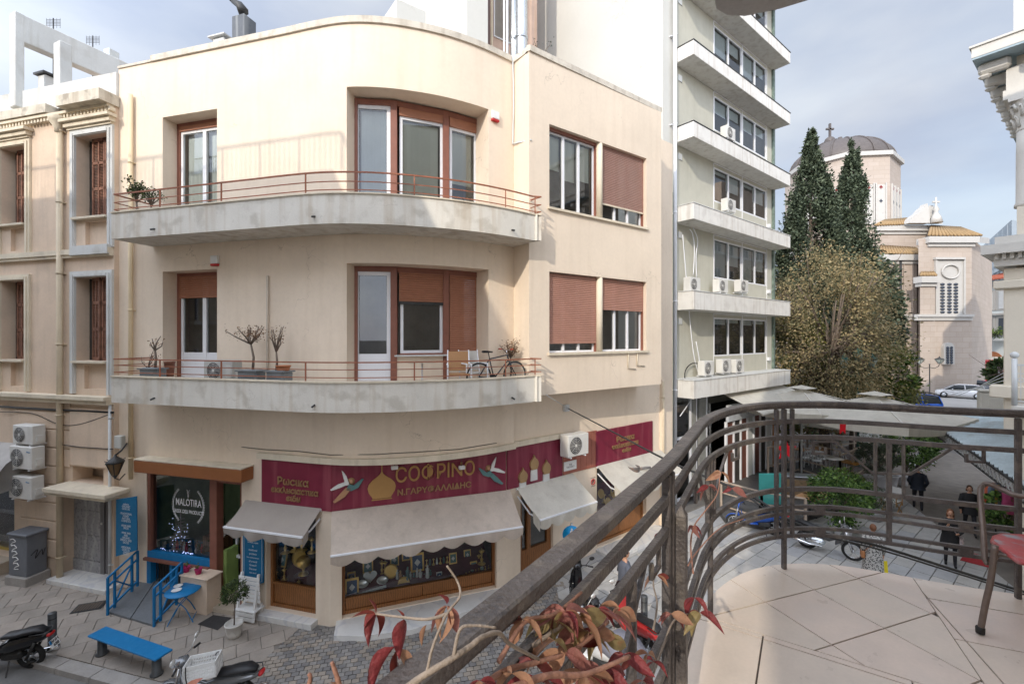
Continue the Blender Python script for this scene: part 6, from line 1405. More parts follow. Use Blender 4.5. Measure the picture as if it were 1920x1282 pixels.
# zone A: squares left of the long joint, zone B: the right part, zone C: bottom strips
J0, J1 = fl(1699,1064), fl(1846,1282)         # long joint going to the lower right
K0, K1 = fl(1331,1157), fl(1607,1243)         # joint between zone A and the lower tiles
outer = clip(ccw([(a,b) for a,b in edge]+[(4.8,2.0),(3.2,1.0),(1.6,-.1),(.3,-1.2)]), [(-9,-9),(9,-9),(9,9),(-9,9)])
def half(poly, a, b, keep):
    dx, dy = b[0]-a[0], b[1]-a[1]; big = 20; l = sqrt(dx*dx+dy*dy); dx, dy = dx/l, dy/l
    nx, ny = (-dy*keep, dx*keep); H = [(a[0]-dx*big,a[1]-dy*big),(a[0]+dx*big,a[1]+dy*big),(a[0]+dx*big+nx*big,a[1]+dy*big+ny*big),(a[0]-dx*big+nx*big,a[1]-dy*big+ny*big)]
    return clip(poly, ccw(H))
conv = ccw([(p[0],p[1]) for p in edge if p[1] > 0]+[(4.4,2.25),(2.9,.6),(.5,-.2),(-.3,.05)])
def sp_tiles(reg, org, ang, w_, h_, gap, shift, nm, seed):
    # convex pieces only: fan the outline against each tile (tile clips outline)
    rnd = random.Random(seed); ca, sa = cos(ang), sin(ang)
    for j in range(-12, 14):
        for i in range(-12, 14):
            off = shift*(j % 2); u0, u1, v0, v1 = (i+off)*w_+gap, (i+1+off)*w_-gap, j*h_+gap, (j+1)*h_-gap
            T = [(org[0]+u*ca-v*sa, org[1]+u*sa+v*ca) for u, v in ((u0,v0),(u1,v0),(u1,v1),(u0,v1))]
            Q = clip(reg, ccw(T))
            if len(Q) < 3 or area(Q) < .0015: continue
            f = MB(); f.prism(ccw(Q), FZ-.012, FZ+rnd.uniform(-.0006,.0006)); f.build('floor_tile', TILEM[rnd.randrange(2)], own)
a1 = atan2(fl(1751,1147)[1]-fl(1522,1219)[1], fl(1751,1147)[0]-fl(1522,1219)[0])
o1 = fl(1526,1105)
dK = (K1[0]-K0[0], K1[1]-K0[1]); 
left = half(conv, J0, J1, 1 if True else -1)
import itertools
def side_of(p, a, b): return (b[0]-a[0])*(p[1]-a[1])-(b[1]-a[1])*(p[0]-a[0])
kL = 1 if side_of(fl(1500,1150), J0, J1) > 0 else -1
left = half(conv, J0, J1, kL); right = half(conv, J0, J1, -kL)
kU = 1 if side_of(fl(1500,1100), K0, K1) > 0 else -1
lu = half(left, K0, K1, kU); ll = half(left, K0, K1, -kU)
g_ = .0042
def inset(p, e=.003):
    c = (sum(a for a, b in p)/len(p), sum(b for a, b in p)/len(p)); return [(a+(c[0]-a)*e, b+(c[1]-b)*e) for a, b in p]
sp_tiles(inset(lu), o1, a1, .40, .40, g_, 0, 'a', 1)
aK = atan2(dK[1], dK[0]); sp_tiles(inset(ll), fl(1430,1197), aK, .60, .60, g_, 0, 'c', 2)
dJ = atan2(J1[1]-J0[1], J1[0]-J0[0]); aR = atan2(fl(1905,1149)[1]-fl(1740,1121)[1], fl(1905,1149)[0]-fl(1740,1121)[0]); sp_tiles(inset(right), fl(1740,1121), aR, .60, .42, g_, 0, 'b', 3)
# ---- railing
IRON = mat('weathered_dark_iron_paint', (.105,.093,.09), .42, metal=.25, var=.28, vs=9, bump=.35, bs=90, patch=.6, pcol=(.20,.175,.15), ps=14)
rail = thing('balcony_railing', 'dark weathered iron balcony railing with greek key ornaments in the foreground', 'railing', (1.9, 3.1, FZ))
def sweep(mb, s0, s1, z, w_, h_, step=.05, zf=None, ch=.25):
    n = max(2, int((s1-s0)/step)); rings = []
    for i in range(n+1):
        t = s0+(s1-s0)*i/n; zz = z if zf is None else zf(t)
        a, b = w_/2, h_/2; c = min(a, b)*ch
        rings.append([BP.P(t, zz+dz, o) for o, dz in ((-a,-b+c),(-a+c,-b),(a-c,-b),(a,-b+c),(a,b-c),(a-c,b),(-a+c,b),(-a,b-c))])
    s_ = mb.smooth; v = [p for r in rings for p in r]; f = []; k = 8
    for i in range(len(rings)-1):
        for j in range(k): f.append((i*k+j, i*k+(j+1)%k, (i+1)*k+(j+1)%k, (i+1)*k+j))
    f += [tuple(reversed(range(k))), tuple(range(len(v)-k, len(v)))]; mb.add(v, f)
SEE0, SEE1 = .3, BP.L-.05
HS = [(-.455,.052,.030),(-.575,.022,.030),(-.685,.022,.030),(-1.040,.022,.030),(-1.160,.020,.022),(-1.205,.020,.022),(-1.310,.020,.022),(-1.358,.020,.022)]
for i, (dz, w_, h_) in enumerate(HS):
    f = MB(); sweep(f, SEE0, SEE1, EYE+dz, w_, h_, ch=.3 if i == 0 else .12); f.build('handrail' if i == 0 else 'rail', IRON, rail)
f = MB(); sweep(f, SEE0, SEE1, EYE-.478, .024, .018); f.build('rail', IRON, rail)
def rsz(px, py): s_ = BP.s(px); return s_, EYE-(py-CY)/F*BP.P(s_).y
def rfr(t):
    a, b = BP.P(t-.01), BP.P(t+.01); d = (b-a).normalized(); p = BP.P(t); return Matrix(((d.x,-d.y,0,p.x),(d.y,d.x,0,p.y),(0,0,1,0),(0,0,0,1)))
def post(t, z0, z1, w_=.028, d_=.028, name='post'):
    f = MB(rfr(t)); f.bbox(-w_/2, w_/2, -d_/2, d_/2, EYE+z0, EYE+z1, .004); return f.build(name, IRON, rail)
sm = BP.s(1470); sr = BP.s(1667); sf = BP.s(1909); sl = BP.s(1332); sp_ = BP.s(1256)
post(sm, -1.58, -.49); post(sm-.062, -1.36, -.49, .022); post(sm+.062, -1.36, -.49, .022)
post(sr, -1.36, -.69); post(sr-.072, -1.04, -.69, .016); post(sr+.075, -1.04, -.69, .016)
post(sf, -1.58, -.49); 
post(sl, -1.58, -.69, .020); post(sl-.06, -1.04, -.69, .015); post(sl+.06, -1.04, -.69, .015)
post(sp_, -1.6, -.49, .032, .032); post(sp_-.05, -1.58, -.49, .026, .03)
f = MB(rfr(sp_+.05)); f.M = f.M @ Matrix.Translation((0,-.03,0)); f.bbox(-.02,.02,-.02,.02,EYE-1.6,EYE-.66,.004); f.add([(-.02,-.02,EYE-.66),(.02,-.02,EYE-.66),(.02,.02,EYE-.66),(-.02,.02,EYE-.66),(0,0,EYE-.62)], [(0,1,4),(1,2,4),(2,3,4),(3,0,4)]); f.build('pointed_post', IRON, rail)
s2_ = BP.s(1256)-.95; post(s2_+.52, -1.36, -.69, .020) if s2_+.5 > SEE0 else None
for t in (sr-.40, sr+.38, sl-.38, sl+.36, sp_-.35):
    for zc in (-1.182, -1.334): f = MB(rfr(t)); f.bbox(-.035,.035,-.012,.012,EYE+zc-.022,EYE+zc+.022,.004); f.build('spacer_block', IRON, rail)
def key(ptsz, name='greek_key'):
    f = MB(); P_ = []
    for (sa_, za), (sb_, zb) in zip(ptsz, ptsz[1:]):
        n = max(1, int(abs(sb_-sa_)/.05))
        for i in range(n): P_.append((sa_+(sb_-sa_)*i/n, za+(zb-za)*i/n))
    P_.append(ptsz[-1])
    for (sa_, za), (sb_, zb) in zip(P_, P_[1:]):
        a, b = BP.P(sa_, za), BP.P(sb_, zb); d = (b-a).normalized()*.006; f.bar(a-d, b+d, .014, .014)
    f.build(name, IRON, rail)
rel = [(-.275,-.795),(-.275,-.828),(-.352,-.828),(-.352,-.755),(-.272,-.752),(-.232,-.752),(-.09,-.905),(0,-.912)]
L1 = [rsz(1260+a/2.909, 720+b/2.909) for a, b in ((838,350),(838,378),(770,378),(770,315),(850,312),(892,312),(1090,482),(1183,487))]
R1 = [rsz(1260+a/2.909, 720+b/2.909) for a, b in ((1605,385),(1605,420),(1700,425),(1700,358),(1600,352),(1530,348),(1300,490),(1183,487))]
key(L1); key(R1)
f = MB(rfr(R1[4][0])); z_ = R1[4][1]; f.box(-.02,.02,-.007,.007,z_,EYE-.69); f.build('spacer_block', IRON, rail)
f = MB(rfr(L1[4][0])); f.box(-.02,.02,-.007,.007,L1[4][1],EYE-.69); f.build('spacer_block', IRON, rail)
key([(sl+(a-sr), b) for a, b in L1]); key([(sl+(a-sr), b) for a, b in R1])
key([(sp_-.62+(a-sr), b) for a, b in R1 if sp_-.62+(a-sr) > SEE0])
# hanging cable bundle
def sagline(a, b, sag, n=24): return [a.lerp(b, i/n)-Vector((0,0,sag*4*(i/n)*(1-i/n))) for i in range(n+1)]
A = wp(GR, 1066, 766, .12); c1 = at(1258,858,7.5); 
pipe('overhead_cable', 'black overhead cable from the junction box passing behind the railing to the lower right', spline([A, at(1160,815,9.5), at(1258,866,6.6), at(1400,925,5.4), at(1500,985,5.0), at(1650,1024,5.2), at(1790,1068,5.5), at(1930,1112,5.8)], 8), .016, BLACKCABLE, None, 'cable')
pipe('overhead_cable', 'second thinner cable strapped along the black overhead cable', spline([at(1400,930,5.35), at(1500,990,4.95), at(1650,1030,5.15), at(1790,1073,5.45), at(1930,1117,5.75)], 8), .010, BLACKCABLE, None, 'cable')
pipe('overhead_cable', 'thin wire from the slab corner to the junction box', [wp(RB, 1024, 740, .05), A], .009, GREYPIPE, None, 'cable')

# ---- chair
chr_ = thing('metal_chair', 'old iron chair with bent tube armrest and worn red seat at the right edge', 'chair', (2.9, 2.5, FZ))
def bz(px, py, D): return at(px, py, D)
TUBEM = mat('worn_bronze_tube', (.17,.13,.11), .4, metal=.5, var=.2, bump=.15)
f = MB(); f.tube(spline([at(1838,1183,2.42), at(1848,1130,2.41), at(1858,1085,2.40), at(1866,1022,2.40)], 5), .0145, 10); f.build('leg', TUBEM, chr_)
f = MB(); f.lathe([(.019,0),(.020,.03),(.016,.035)], at(1838,1186,2.42), 10); f.build('rubber_foot', RUBBER, chr_)
f = MB(); f.tube(spline([at(1875,1012,2.42), at(1850,1055,2.44), at(1843,990,2.50), at(1838,925,2.58), at(1843,910,2.62), at(1855,907,2.6), at(1880,918,2.56), at(1905,928,2.5), at(1960,935,2.42)], 6)[5:], .0135, 10); f.build('armrest', TUBEM, chr_)
f = MB(); f.tube(spline([at(1857,1075,2.42), at(1864,1050,2.42), at(1878,1040,2.40), at(1925,1052,2.33)], 5), .010, 8); f.build('brace', TUBEM, chr_)
sz0 = FZ+.455; sp2 = [(2.63,2.52),(2.70,2.60),(2.80,2.64),(3.05,2.60),(3.15,2.45),(3.05,2.15),(2.85,2.12),(2.62,2.24)]
def seatp(px, py): D = (EYE-sz0)*F/(py-CY); return ((px-CX)/F*D, D)
sp2 = [seatp(1862,1012), seatp(1866,1004), seatp(1878,1000), seatp(1925,1002), (3.05,2.35), (2.95,2.12), (2.75,2.10), seatp(1908,1048)]
f = MB(); f.prism(ccw(sp2), sz0-.022, sz0); f.build('seat', mat('worn_red_seat_paint', (.42,.06,.06), .35, var=.15, vs=12, bump=.05, patch=1.0, pcol=(.30,.30,.32), ps=9), chr_)
f = MB(); f.tube([Vector((a,b,sz0-.011)) for a, b in sp2], .013, 6, closed=True); f.build('seat_rim', mat('worn_red_rim', (.40,.07,.07), .4, var=.15, patch=.5, pcol=(.3,.28,.27), ps=12), chr_)
for p in ((3.1,2.5),(3.0,2.15)): f = MB(); f.tube([(p[0],p[1],FZ),(p[0]-.02,p[1],sz0-.02)], .0145, 8); f.build('leg', TUBEM, chr_)

# ---- creeper with red leaves along the railing
LEAFC = [mat('leaf_crimson', (.24,.045,.05), .38, var=.25, vs=40, bump=.3, bs=160, trans=.35, patch=.5, pcol=(.15,.05,.04), ps=45), mat('leaf_dusty_rose', (.34,.14,.12), .42, var=.25, vs=40, bump=.3, bs=160, trans=.35, patch=.5, pcol=(.24,.12,.08), ps=45), mat('leaf_orange_tan', (.42,.235,.15), .45, var=.25, patch=.5, pcol=(.33,.12,.07), ps=40, vs=30, bump=.06, trans=.3), mat('leaf_olive_yellow', (.34,.27,.13), .45, var=.2, patch=.5, pcol=(.36,.17,.08), ps=40, vs=30, bump=.06, trans=.3), mat('leaf_wine_brown', (.22,.05,.04), .4, var=.2, vs=30, bump=.06, trans=.2)]
def leafmesh(m, fold, curl):
    f = MB(); f.smooth = True; n = 8; v = []; fs = []
    for i in range(n+1):
        t = i/n; w_ = .235*sin(pi*t**.85)**.9*(1-.25*t); z = -curl*t*t
        v += [(t,-w_,z+fold*w_),(t,-w_*.5,z+fold*w_*.4),(t,0,z),(t,w_*.5,z+fold*w_*.4),(t,w_,z+fold*w_)]
    for i in range(n):
        for j in range(4): a = i*5+j; fs.append((a,a+1,a+6,a+5))
    f.add(v, fs); me = bpy.data.meshes.new('leaf'); me.from_pydata(f.v, [], f.f); me.materials.append(m); me.polygons.foreach_set('use_smooth', [True]*len(me.polygons)); return me
LM = [leafmesh(m, fo, cu_) for m in LEAFC for fo, cu_ in ((.55,.25),(.9,.45))]
vine = thing('creeper', 'creeper with red and tan autumn leaves twined on the foreground railing', 'plant', (.3, 1.0, FZ+.3))
TW = mat('pale_creeper_stem', (.29,.235,.19), .8, var=.2, vs=30, bump=.3, bs=150); TWR = mat('reddish_creeper_stem', (.33,.17,.12), .7, var=.2, vs=30, bump=.3)
def stem(pts, r0, r1, m=TW, k=6):
    P_ = spline(pts, k); rnd = random.Random(len(P_)); n = len(P_); f = MB(); f.tube(P_, [(r0+(r1-r0)*i/n)*(1+.07*sin(i*1.9)) for i in range(n)], 7); f.build('stem', m, vine); return P_
rl_ = random.Random(21)
def leaf(c, d, L_, mi=None, roll=None):
    me = LM[rl_.randrange(len(LM)) if mi is None else mi*2+rl_.randrange(2)]; o = bpy.data.objects.new('leaf', me); COL.objects.link(o)
    o.rotation_mode = 'QUATERNION'; q = Vector(d).normalized().to_track_quat('X', 'Z'); 
    from mathutils import Quaternion
    o.rotation_quaternion = q @ Quaternion((1,0,0), rl_.uniform(-1.2,1.2) if roll is None else roll); o.scale = (L_, L_*rl_.uniform(.8,1.15), L_)
    place(o, Vector(c), vine)
def cluster(px, py, D, n, size, mis=None, down=.6, spread=1.0):
    c = at(px, py, D)
    for i in range(max(3, int(n*.75))):
        a = 2*pi*i/n+rl_.uniform(-.4,.4); d = Vector((cos(a)*spread, rl_.uniform(-.3,.3), sin(a)*.55-down)); leaf(c, d, size*.66*rl_.uniform(.6,1.15), None if mis is None else mis[rl_.randrange(len(mis))])
stem([at(745,1300,.52), at(800,1262,.53), at(850,1232,.54), at(880,1212,.56), at(905,1193,.58), at(935,1186,.61), at(958,1208,.66), at(1010,1235,.74)], .0042, .0026)
stem([at(800,1262,.53), at(812,1210,.54), at(838,1150,.56), at(862,1118,.58), at(858,1090,.6), at(838,1060,.6)], .0019, .0014)
stem([at(838,1150,.56), at(800,1160,.58), at(745,1155,.6), at(705,1150,.62)], .0022, .0013)
stem([at(850,1232,.54), at(862,1180,.55), at(888,1172,.56), at(930,1176,.57)], .0024, .0014)
stem([at(935,1240,.7), at(985,1165,.78), at(1040,1150,.85), at(1090,1110,.95)], .004, .003, TWR)
stem([at(900,1290,.66), at(950,1255,.72), at(1010,1240,.78), at(1080,1215,.85), at(1140,1165,.95)], .005, .0035, TWR)
stem([at(640,1295,.55), at(630,1262,.55), at(622,1240,.55)], .0035, .002, TWR); stem([at(575,1300,.55), at(582,1270,.55), at(578,1262,.55)], .003, .002, TWR)
stem([at(960,1290,.68), at(1030,1265,.74), at(1100,1262,.8), at(1180,1230,.88)], .006, .004, TWR)
stem([at(1000,1210,.8), at(1080,1160,.9), at(1130,1180,1.0), at(1165,1225,1.05), at(1160,1300,1.0)], .004, .003)
stem([at(1225,1180,1.25), at(1232,1130,1.35), at(1225,1090,1.45), at(1240,1060,1.55)], .003, .002)
stem([at(1215,1290,1.15), at(1240,1220,1.3), at(1262,1165,1.4), at(1290,1150,1.5), at(1305,1145,1.5)], .0035, .002)
stem([at(1300,1075,1.7), at(1295,1020,1.8), at(1302,985,1.85), at(1320,960,1.9), at(1345,925,2.0), at(1350,885,2.05)], .0035, .002, TWR)
stem([at(1290,1060,1.6), at(1310,1030,1.75), at(1350,990,1.9), at(1395,972,2.1)], .0025, .002, TWR)
R_, P2, O_, Y_, W_ = 0, 1, 2, 3, 4
def lf(px, py, qx, qy, D, mi, roll=0., dz=0):     # leaf from point to tip
    a, b = at(px, py, D), at(qx, qy, D+dz); leaf(a, b-a, (b-a).length, mi, roll)
for q in ((705,1150,662,1145,.62,W_,.7),(705,1150,668,1185,.62,W_,-.4),(705,1150,682,1195,.62,R_,.8),(705,1150,724,1190,.62,W_,.3),(705,1150,698,1118,.62,W_,.2),(757,1160,742,1225,.62,R_,.9),(757,1160,748,1137,.62,W_,.9),(740,1212,675,1282,.6,R_,.7),
          (745,1216,738,1282,.62,W_,.2),(745,1218,785,1262,.62,O_,.4),(838,1132,828,1105,.63,R_,1.),(838,1135,800,1175,.63,P2,.3),(838,1135,812,1180,.63,O_,.6),(838,1135,850,1196,.63,O_,-.3),(840,1135,864,1190,.63,P2,.9),(800,1170,785,1205,.63,O_,.6),(640,1295,628,1270,.55,O_,.5)):
    lf(*q)
for px, py, D, n, s_, ms in ((1060,1145,.86,8,.10,[P2,O_,Y_,R_]),(1085,1155,.9,8,.11,[O_,Y_,P2]),(1035,1160,.85,6,.10,[P2,Y_]),(1105,1185,.92,8,.12,[O_,Y_,O_]),(1130,1190,.95,7,.12,[Y_,O_,W_]),(1010,1275,.74,6,.09,[O_,P2,R_]),(960,1262,.7,4,.08,[O_,R_]),
        (1060,1225,.82,6,.10,[O_,P2]),(1095,1260,.82,8,.11,[P2,R_,O_]),(1130,1255,.86,7,.11,[R_,P2]),(1150,1150,.98,5,.09,[O_,P2]),(1162,1140,1.0,4,.08,[O_]),(1170,1225,1.0,5,.10,[R_,P2]),(1205,1275,1.05,5,.09,[R_,P2]),(1000,1240,.78,5,.09,[W_,O_]),
        (1232,1078,1.5,5,.10,[W_,O_]),(1258,1150,1.38,6,.10,[P2,O_,W_]),(1302,1120,1.5,3,.11,[R_]),(1312,1148,1.5,7,.12,[R_,Y_,W_]),(1328,910,2.05,6,.115,[R_,P2]),(1352,885,2.1,4,.10,[O_]),(1372,915,2.1,5,.11,[P2,R_]),(1300,985,1.85,4,.09,[R_,P2]),
        (1240,1000,1.7,4,.07,[R_]),(1185,1240,1.02,4,.08,[R_,W_]),(1215,1225,1.1,3,.08,[O_]),(1150,1290,.9,5,.11,[R_,P2]),(900,1275,.66,4,.07,[O_,R_]),(1225,1240,1.2,4,.08,[R_,P2]),(1040,1200,.82,5,.10,[Y_,O_]),(1120,1140,.93,5,.09,[P2,R_])):
    cluster(px, py, D, n, s_, ms)
for px, py, D in ((980,1160,.78),(1045,1145,.86),(1076,1140,.9)): cluster(px, py, D, 3, .085, [O_, P2])
# leaves very close at the left border
lf(340,1310,368,1268,.42,P2,.5)

# ============================================================= TREES
def crown(mb, c, rx, ry, rz, n, size, rnd, clumps=40, shape='round', asp=.6, droop=0):
    cl = []
    for i in range(clumps):
        while 1:
            p = Vector((rnd.uniform(-1,1), rnd.uniform(-1,1), rnd.uniform(-1,1)))
            if p.length < 1: break
        p = p.normalized()*(p.length**.45)
        if shape == 'cone': t = (p.z+1)/2; k = (1-t)**.78*1.0+.05; p = Vector((p.x*k, p.y*k, p.z))
        cl.append((p, rnd.uniform(.10,.22)))
    for i in range(n):
        p, r = cl[rnd.randrange(clumps)]; r *= min(1, .12+(1-p.z)*.75) if shape == 'cone' else 1; q = p+Vector((rnd.gauss(0,r),rnd.gauss(0,r),rnd.gauss(0,r*.8)))*(.55 if shape == 'cone' else .75)
        w = Vector((c[0]+q.x*rx, c[1]+q.y*ry, c[2]+q.z*rz)); d = Vector((q.x+rnd.gauss(0,.6), q.y+rnd.gauss(0,.6), rnd.gauss(.3 if shape == 'cone' else -droop,.6))).normalized()
        s = d.orthogonal().normalized(); s.rotate(Matrix.Rotation(rnd.uniform(0,6.28), 3, d)); L_ = size*rnd.uniform(.6,1.3)
        mb.add([w, w+d*L_*.45+s*L_*asp*.5, w+d*L_, w+d*L_*.45-s*L_*asp*.5], [(0,1,2,3)])
def tree(name, label, base, h0, c, rx, ry, rz, n, size, m, seed, clumps=60, shape='round', tr=.3, nb_=12, grp=None, droop=0):
    rnd = random.Random(seed); t = thing(name, label, 'tree', base, grp); b = Vector(base); cv = Vector(c); f = MB()
    top = cv+Vector((0,0,rz*.7 if shape == 'cone' else rz*.2)); f.tube([b, b.lerp(top,.4)+Vector((rnd.uniform(-.2,.2),0,0)), top], [tr, tr*.7, tr*.12], 8)
    for i in range(nb_):
        a = rnd.uniform(0,6.28); s_ = b.lerp(top, rnd.uniform(.3,.85)); e = cv+Vector((cos(a)*rx*.8, sin(a)*ry*.8, rnd.uniform(-.5,.8)*rz)); 
        if shape == 'cone': e = s_+Vector((cos(a)*rx*.4, sin(a)*ry*.4, .8))
        mid = s_.lerp(e,.5)+Vector((0,0,.4)); f.tube([s_, mid, e], [tr*.35, tr*.22, .03], 5)
        if shape != 'cone':
            for k in range(4): e2 = mid.lerp(e, rnd.random())+Vector((rnd.gauss(0,.7),rnd.gauss(0,.7),rnd.gauss(0,.8))); f.tube([mid, e2], [.03,.01], 4)
    f.build('trunk', BARK, t); g = MB(); crown(g, c, rx, ry, rz, n, size, rnd, clumps, shape, droop=droop); g.build('crown', m, t); return t
CYP = mat('cypress_green', (.04,.062,.036), .7, var=.1, bump=0, island=.5, hue=(.10,.125,.08), trans=.1)
PLN = mat('plane_tree_autumn', (.25,.24,.13), .65, var=.2, vs=.5, bump=0, island=.4, hue=(.35,.27,.145), trans=.3)
PLG = mat('plane_tree_green', (.15,.17,.07), .65, var=.2, vs=.5, bump=0, island=.5, hue=(.16,.15,.04), trans=.3)
def tb(px, D, z=0): return Vector(((px-CX)/F*D, D, z))
zt = at(0,237,30).z; tree('cypress', 'taller left cypress of the pair in front of the church dome', tb(1522,31), 0, ((1522-CX)/F*31, 31, 2.0+at(0,237,31).z/2), 3.05, 2.6, at(0,240,31).z/2-1.9, 56000, .20, CYP, 31, 260, 'cone', .35)
tree('cypress', 'slimmer right cypress of the pair next to the church dome', tb(1598,32), 0, ((1598-CX)/F*32, 32, 2.0+at(0,250,32).z/2), 2.35, 2.1, at(0,257,32).z/2-1.9, 44000, .19, CYP, 32, 210, 'cone', .35)
tree('cypress', 'lower bushy conifer mass to the right of the two cypresses', tb(1632,33), 0, ((1628-CX)/F*33, 33, 8.5), 1.8, 1.6, 5.2, 9000, .36, CYP, 33, 60, 'round', .3)
tree('plane_tree', 'big autumn plane tree with yellow brown leaves in front of the cypresses', tb(1545,25.5), 0, ((1552-CX)/F*25.5, 25.5, 6.6), 3.1, 2.8, 4.9, 30000, .14, PLN, 41, 230, 'round', .3, 60, droop=.4)
tree('plane_tree', 'greener lower plane tree reaching towards the church', tb(1600,27.5), 0, ((1598-CX)/F*27.5, 27.5, 4.2), 3.0, 2.6, 2.9, 24000, .15, PLG, 42, 120, 'round', .25, 16, droop=.3)
tree('plane_tree', 'low green branch mass at the left foot of the autumn plane tree', tb(1480,27), 0, ((1482-CX)/F*27, 27, 4.6), 2.6, 2.2, 3.6, 15000, .15, PLG, 43, 80, 'round', .2, 8)
tree('small_tree', 'dark leafy branch hanging in front of the church wall right of the plane trees', tb(1660,27), 0, ((1668-CX)/F*27, 27, 4.2), 1.7, 1.4, 1.5, 3000, .24, GREENS[1], 44, 26, 'round', .15, 6)
tree('small_tree', 'round dark tree near the red kiosks far right', tb(1885,38), 0, (at(1893,703,38).x, 38, 3.6), 1.3, 1.3, 1.5, 4000, .3, GREENS[0], 45, 40)
# ============================================================= PARASOLS
def parasol(name, label, c, hw, zp, ze, rot, val=.3):
    t = thing(name, label, 'parasol', (c[0], c[1], 0), 'cream market parasols'); M_ = Matrix.Translation((c[0],c[1],0)) @ Matrix.Rotation(rot, 4, 'Z'); f = MB(M_); n = 8; N_ = 8; v = []; fs = []
    for i in range(4):
        a0 = pi/4+i*pi/2; p, q = (hw*1.414*cos(a0), hw*1.414*sin(a0)), (hw*1.414*cos(a0+pi/2), hw*1.414*sin(a0+pi/2))
        for u in range(n):
            for w_ in range(N_):
                def pt(uu, ww): tt = uu/n; x = (p[0]+(q[0]-p[0])*ww/N_)*tt; y = (p[1]+(q[1]-p[1])*ww/N_)*tt; return (x, y, zp+(ze-zp)*tt-.10*sin(pi*tt)-.16*tt*sin(pi*ww/N_)*(1))
                f.smooth = True; f.add([pt(u,w_), pt(u+1,w_), pt(u+1,w_+1), pt(u,w_+1)], [(0,1,2,3)])
        for w_ in range(N_):
            e = [(p[0]+(q[0]-p[0])*k/N_, p[1]+(q[1]-p[1])*k/N_, ze-.16*sin(pi*k/N_)) for k in (w_, w_+1)]; f.add([e[0], e[1], (e[1][0]*.99,e[1][1]*.99,e[1][2]-val), (e[0][0]*.99,e[0][1]*.99,e[0][2]-val)], [(0,1,2,3)])
    f.build('canopy', AWN2, t); f = MB(M_); f.add([(-.45,-.45,zp+.02),(.45,-.45,zp+.02),(.45,.45,zp+.02),(-.45,.45,zp+.02),(0,0,zp+.16)], [(0,1,4),(1,2,4),(2,3,4),(3,0,4)]); f.build('vent_cap', AWN2, t)
    f = MB(M_); f.tube([(0,0,0),(0,0,zp)], .045, 8); f.build('pole', GREYPIPE, t); f = MB(M_)
    for i in range(4): a0 = pi/4+i*pi/2; f.bar((0,0,zp-.05),(hw*1.38*cos(a0),hw*1.38*sin(a0),ze-.02),.03)
    f.build('ribs', CONC, t)
a = at(1503,728,21.5); parasol('parasol', 'left cream square parasol beside the cafe awning', a, 2.2, a.z, a.z-.75, .45)
a = at(1640,740,19.0); parasol('parasol', 'right and nearer cream square parasol with a pointed corner towards the canopy', a, 2.35, a.z, a.z-.78, .40)
a = at(1560,741,25.0); parasol('parasol', 'third cream parasol behind the other two', a, 2.0, a.z-.4, a.z-1.1, .5)
# ============================================================= STREET LAMPS
def lamp3(label, base, zh, arms, m, w_, s_=1.0):
    t = thing('street_lamp', label, 'street lamp', base); f = MB(Matrix.Translation(base)); f.lathe([(.16,0),(.16,.15),(.09,.25),(.08,1.1),(.055,1.3),(.045,zh-.1),(.07,zh)], (0,0,0), 10)
    for d in arms: 
        if d: f.tube([(0,0,zh-.35),(d*.5,0,zh-.45),(d*.9,0,zh-.25),(d,0,zh-.02)], .03, 6)
    f.build('post', m, t)
    for d in arms:
        zz = zh+(.35 if d == 0 else 0); g = MB(Matrix.Translation(Vector(base)+Vector((d,0,zz)))); g.lathe([(.06,0),(.10,.02),(w_,.42),(w_*1.02,.44)], (0,0,0), 6); g.build('lantern_glass', mat('frosted_lantern_glass', (.45,.50,.46), .3, var=.03, bump=0) if 'frosted_lantern_glass' not in MATS else MATS['frosted_lantern_glass'], t)
        g = MB(Matrix.Translation(Vector(base)+Vector((d,0,zz)))); g.lathe([(w_*1.15,.44),(w_*.9,.52),(.1,.62),(.05,.7),(.01,.8)], (0,0,0), 6)
        for k in range(6): a = 2*pi*k/6; g.bar((.10*cos(a),.10*sin(a),.02),(w_*cos(a),w_*sin(a),.43),.025)
        g.build('lantern_frame', m, t)
TLG = mat('verdigris_green_iron', (.06,.15,.125), .55, var=.15)
lamp3('tall green three lantern street lamp rising above the cream parasols', tb(1609,24), at(0,690,24).z, (-.75,0,.75), TLG, .26)
lamp3('dark two lantern street lamp in front of the church wall', tb(1743,46), at(0,682,46).z, (-1.0,1.0), DARKMETAL, .38)
# wall lantern of the old house
q = wp(LN, 216, 875, .35); t = thing('wall_lantern', 'black wrought iron wall lantern with amber glass beside the deli', 'lamp', q-Vector((0,0,.3)))
g = MB(Matrix.Translation(q) @ Matrix.Scale(.74, 4)); g.lathe([(.09,-.28),(.11,-.26),(.24,.12),(.25,.14)], (0,0,0), 6); g.build('glass', mat('amber_lantern_glass', (.24,.15,.07), .35, var=.1), t)
g = MB(Matrix.Translation(q) @ Matrix.Scale(.74, 4)); g.lathe([(.29,.14),(.27,.2),(.14,.30),(.06,.36),(.03,.42),(.001,.46)], (0,0,0), 6); g.lathe([(.02,-.42),(.05,-.36),(.10,-.28)], (0,0,0), 6)
for k in range(6): a = 2*pi*k/6; g.bar((.10*cos(a),.10*sin(a),-.27),(.25*cos(a),.25*sin(a),.13),.025); g.tube([(.2*cos(a),.2*sin(a),.2),(.3*cos(a),.3*sin(a),.26)], .012, 4)
g.tube([(0,0,-.4),(.02,.15,-.5),(.05,.35,-.35)], .02, 6); g.tube([(0,0,.4),(.1,.15,.55),(.12,.35,.75)], .03, 6); g.build('frame', DARKMETAL, t)
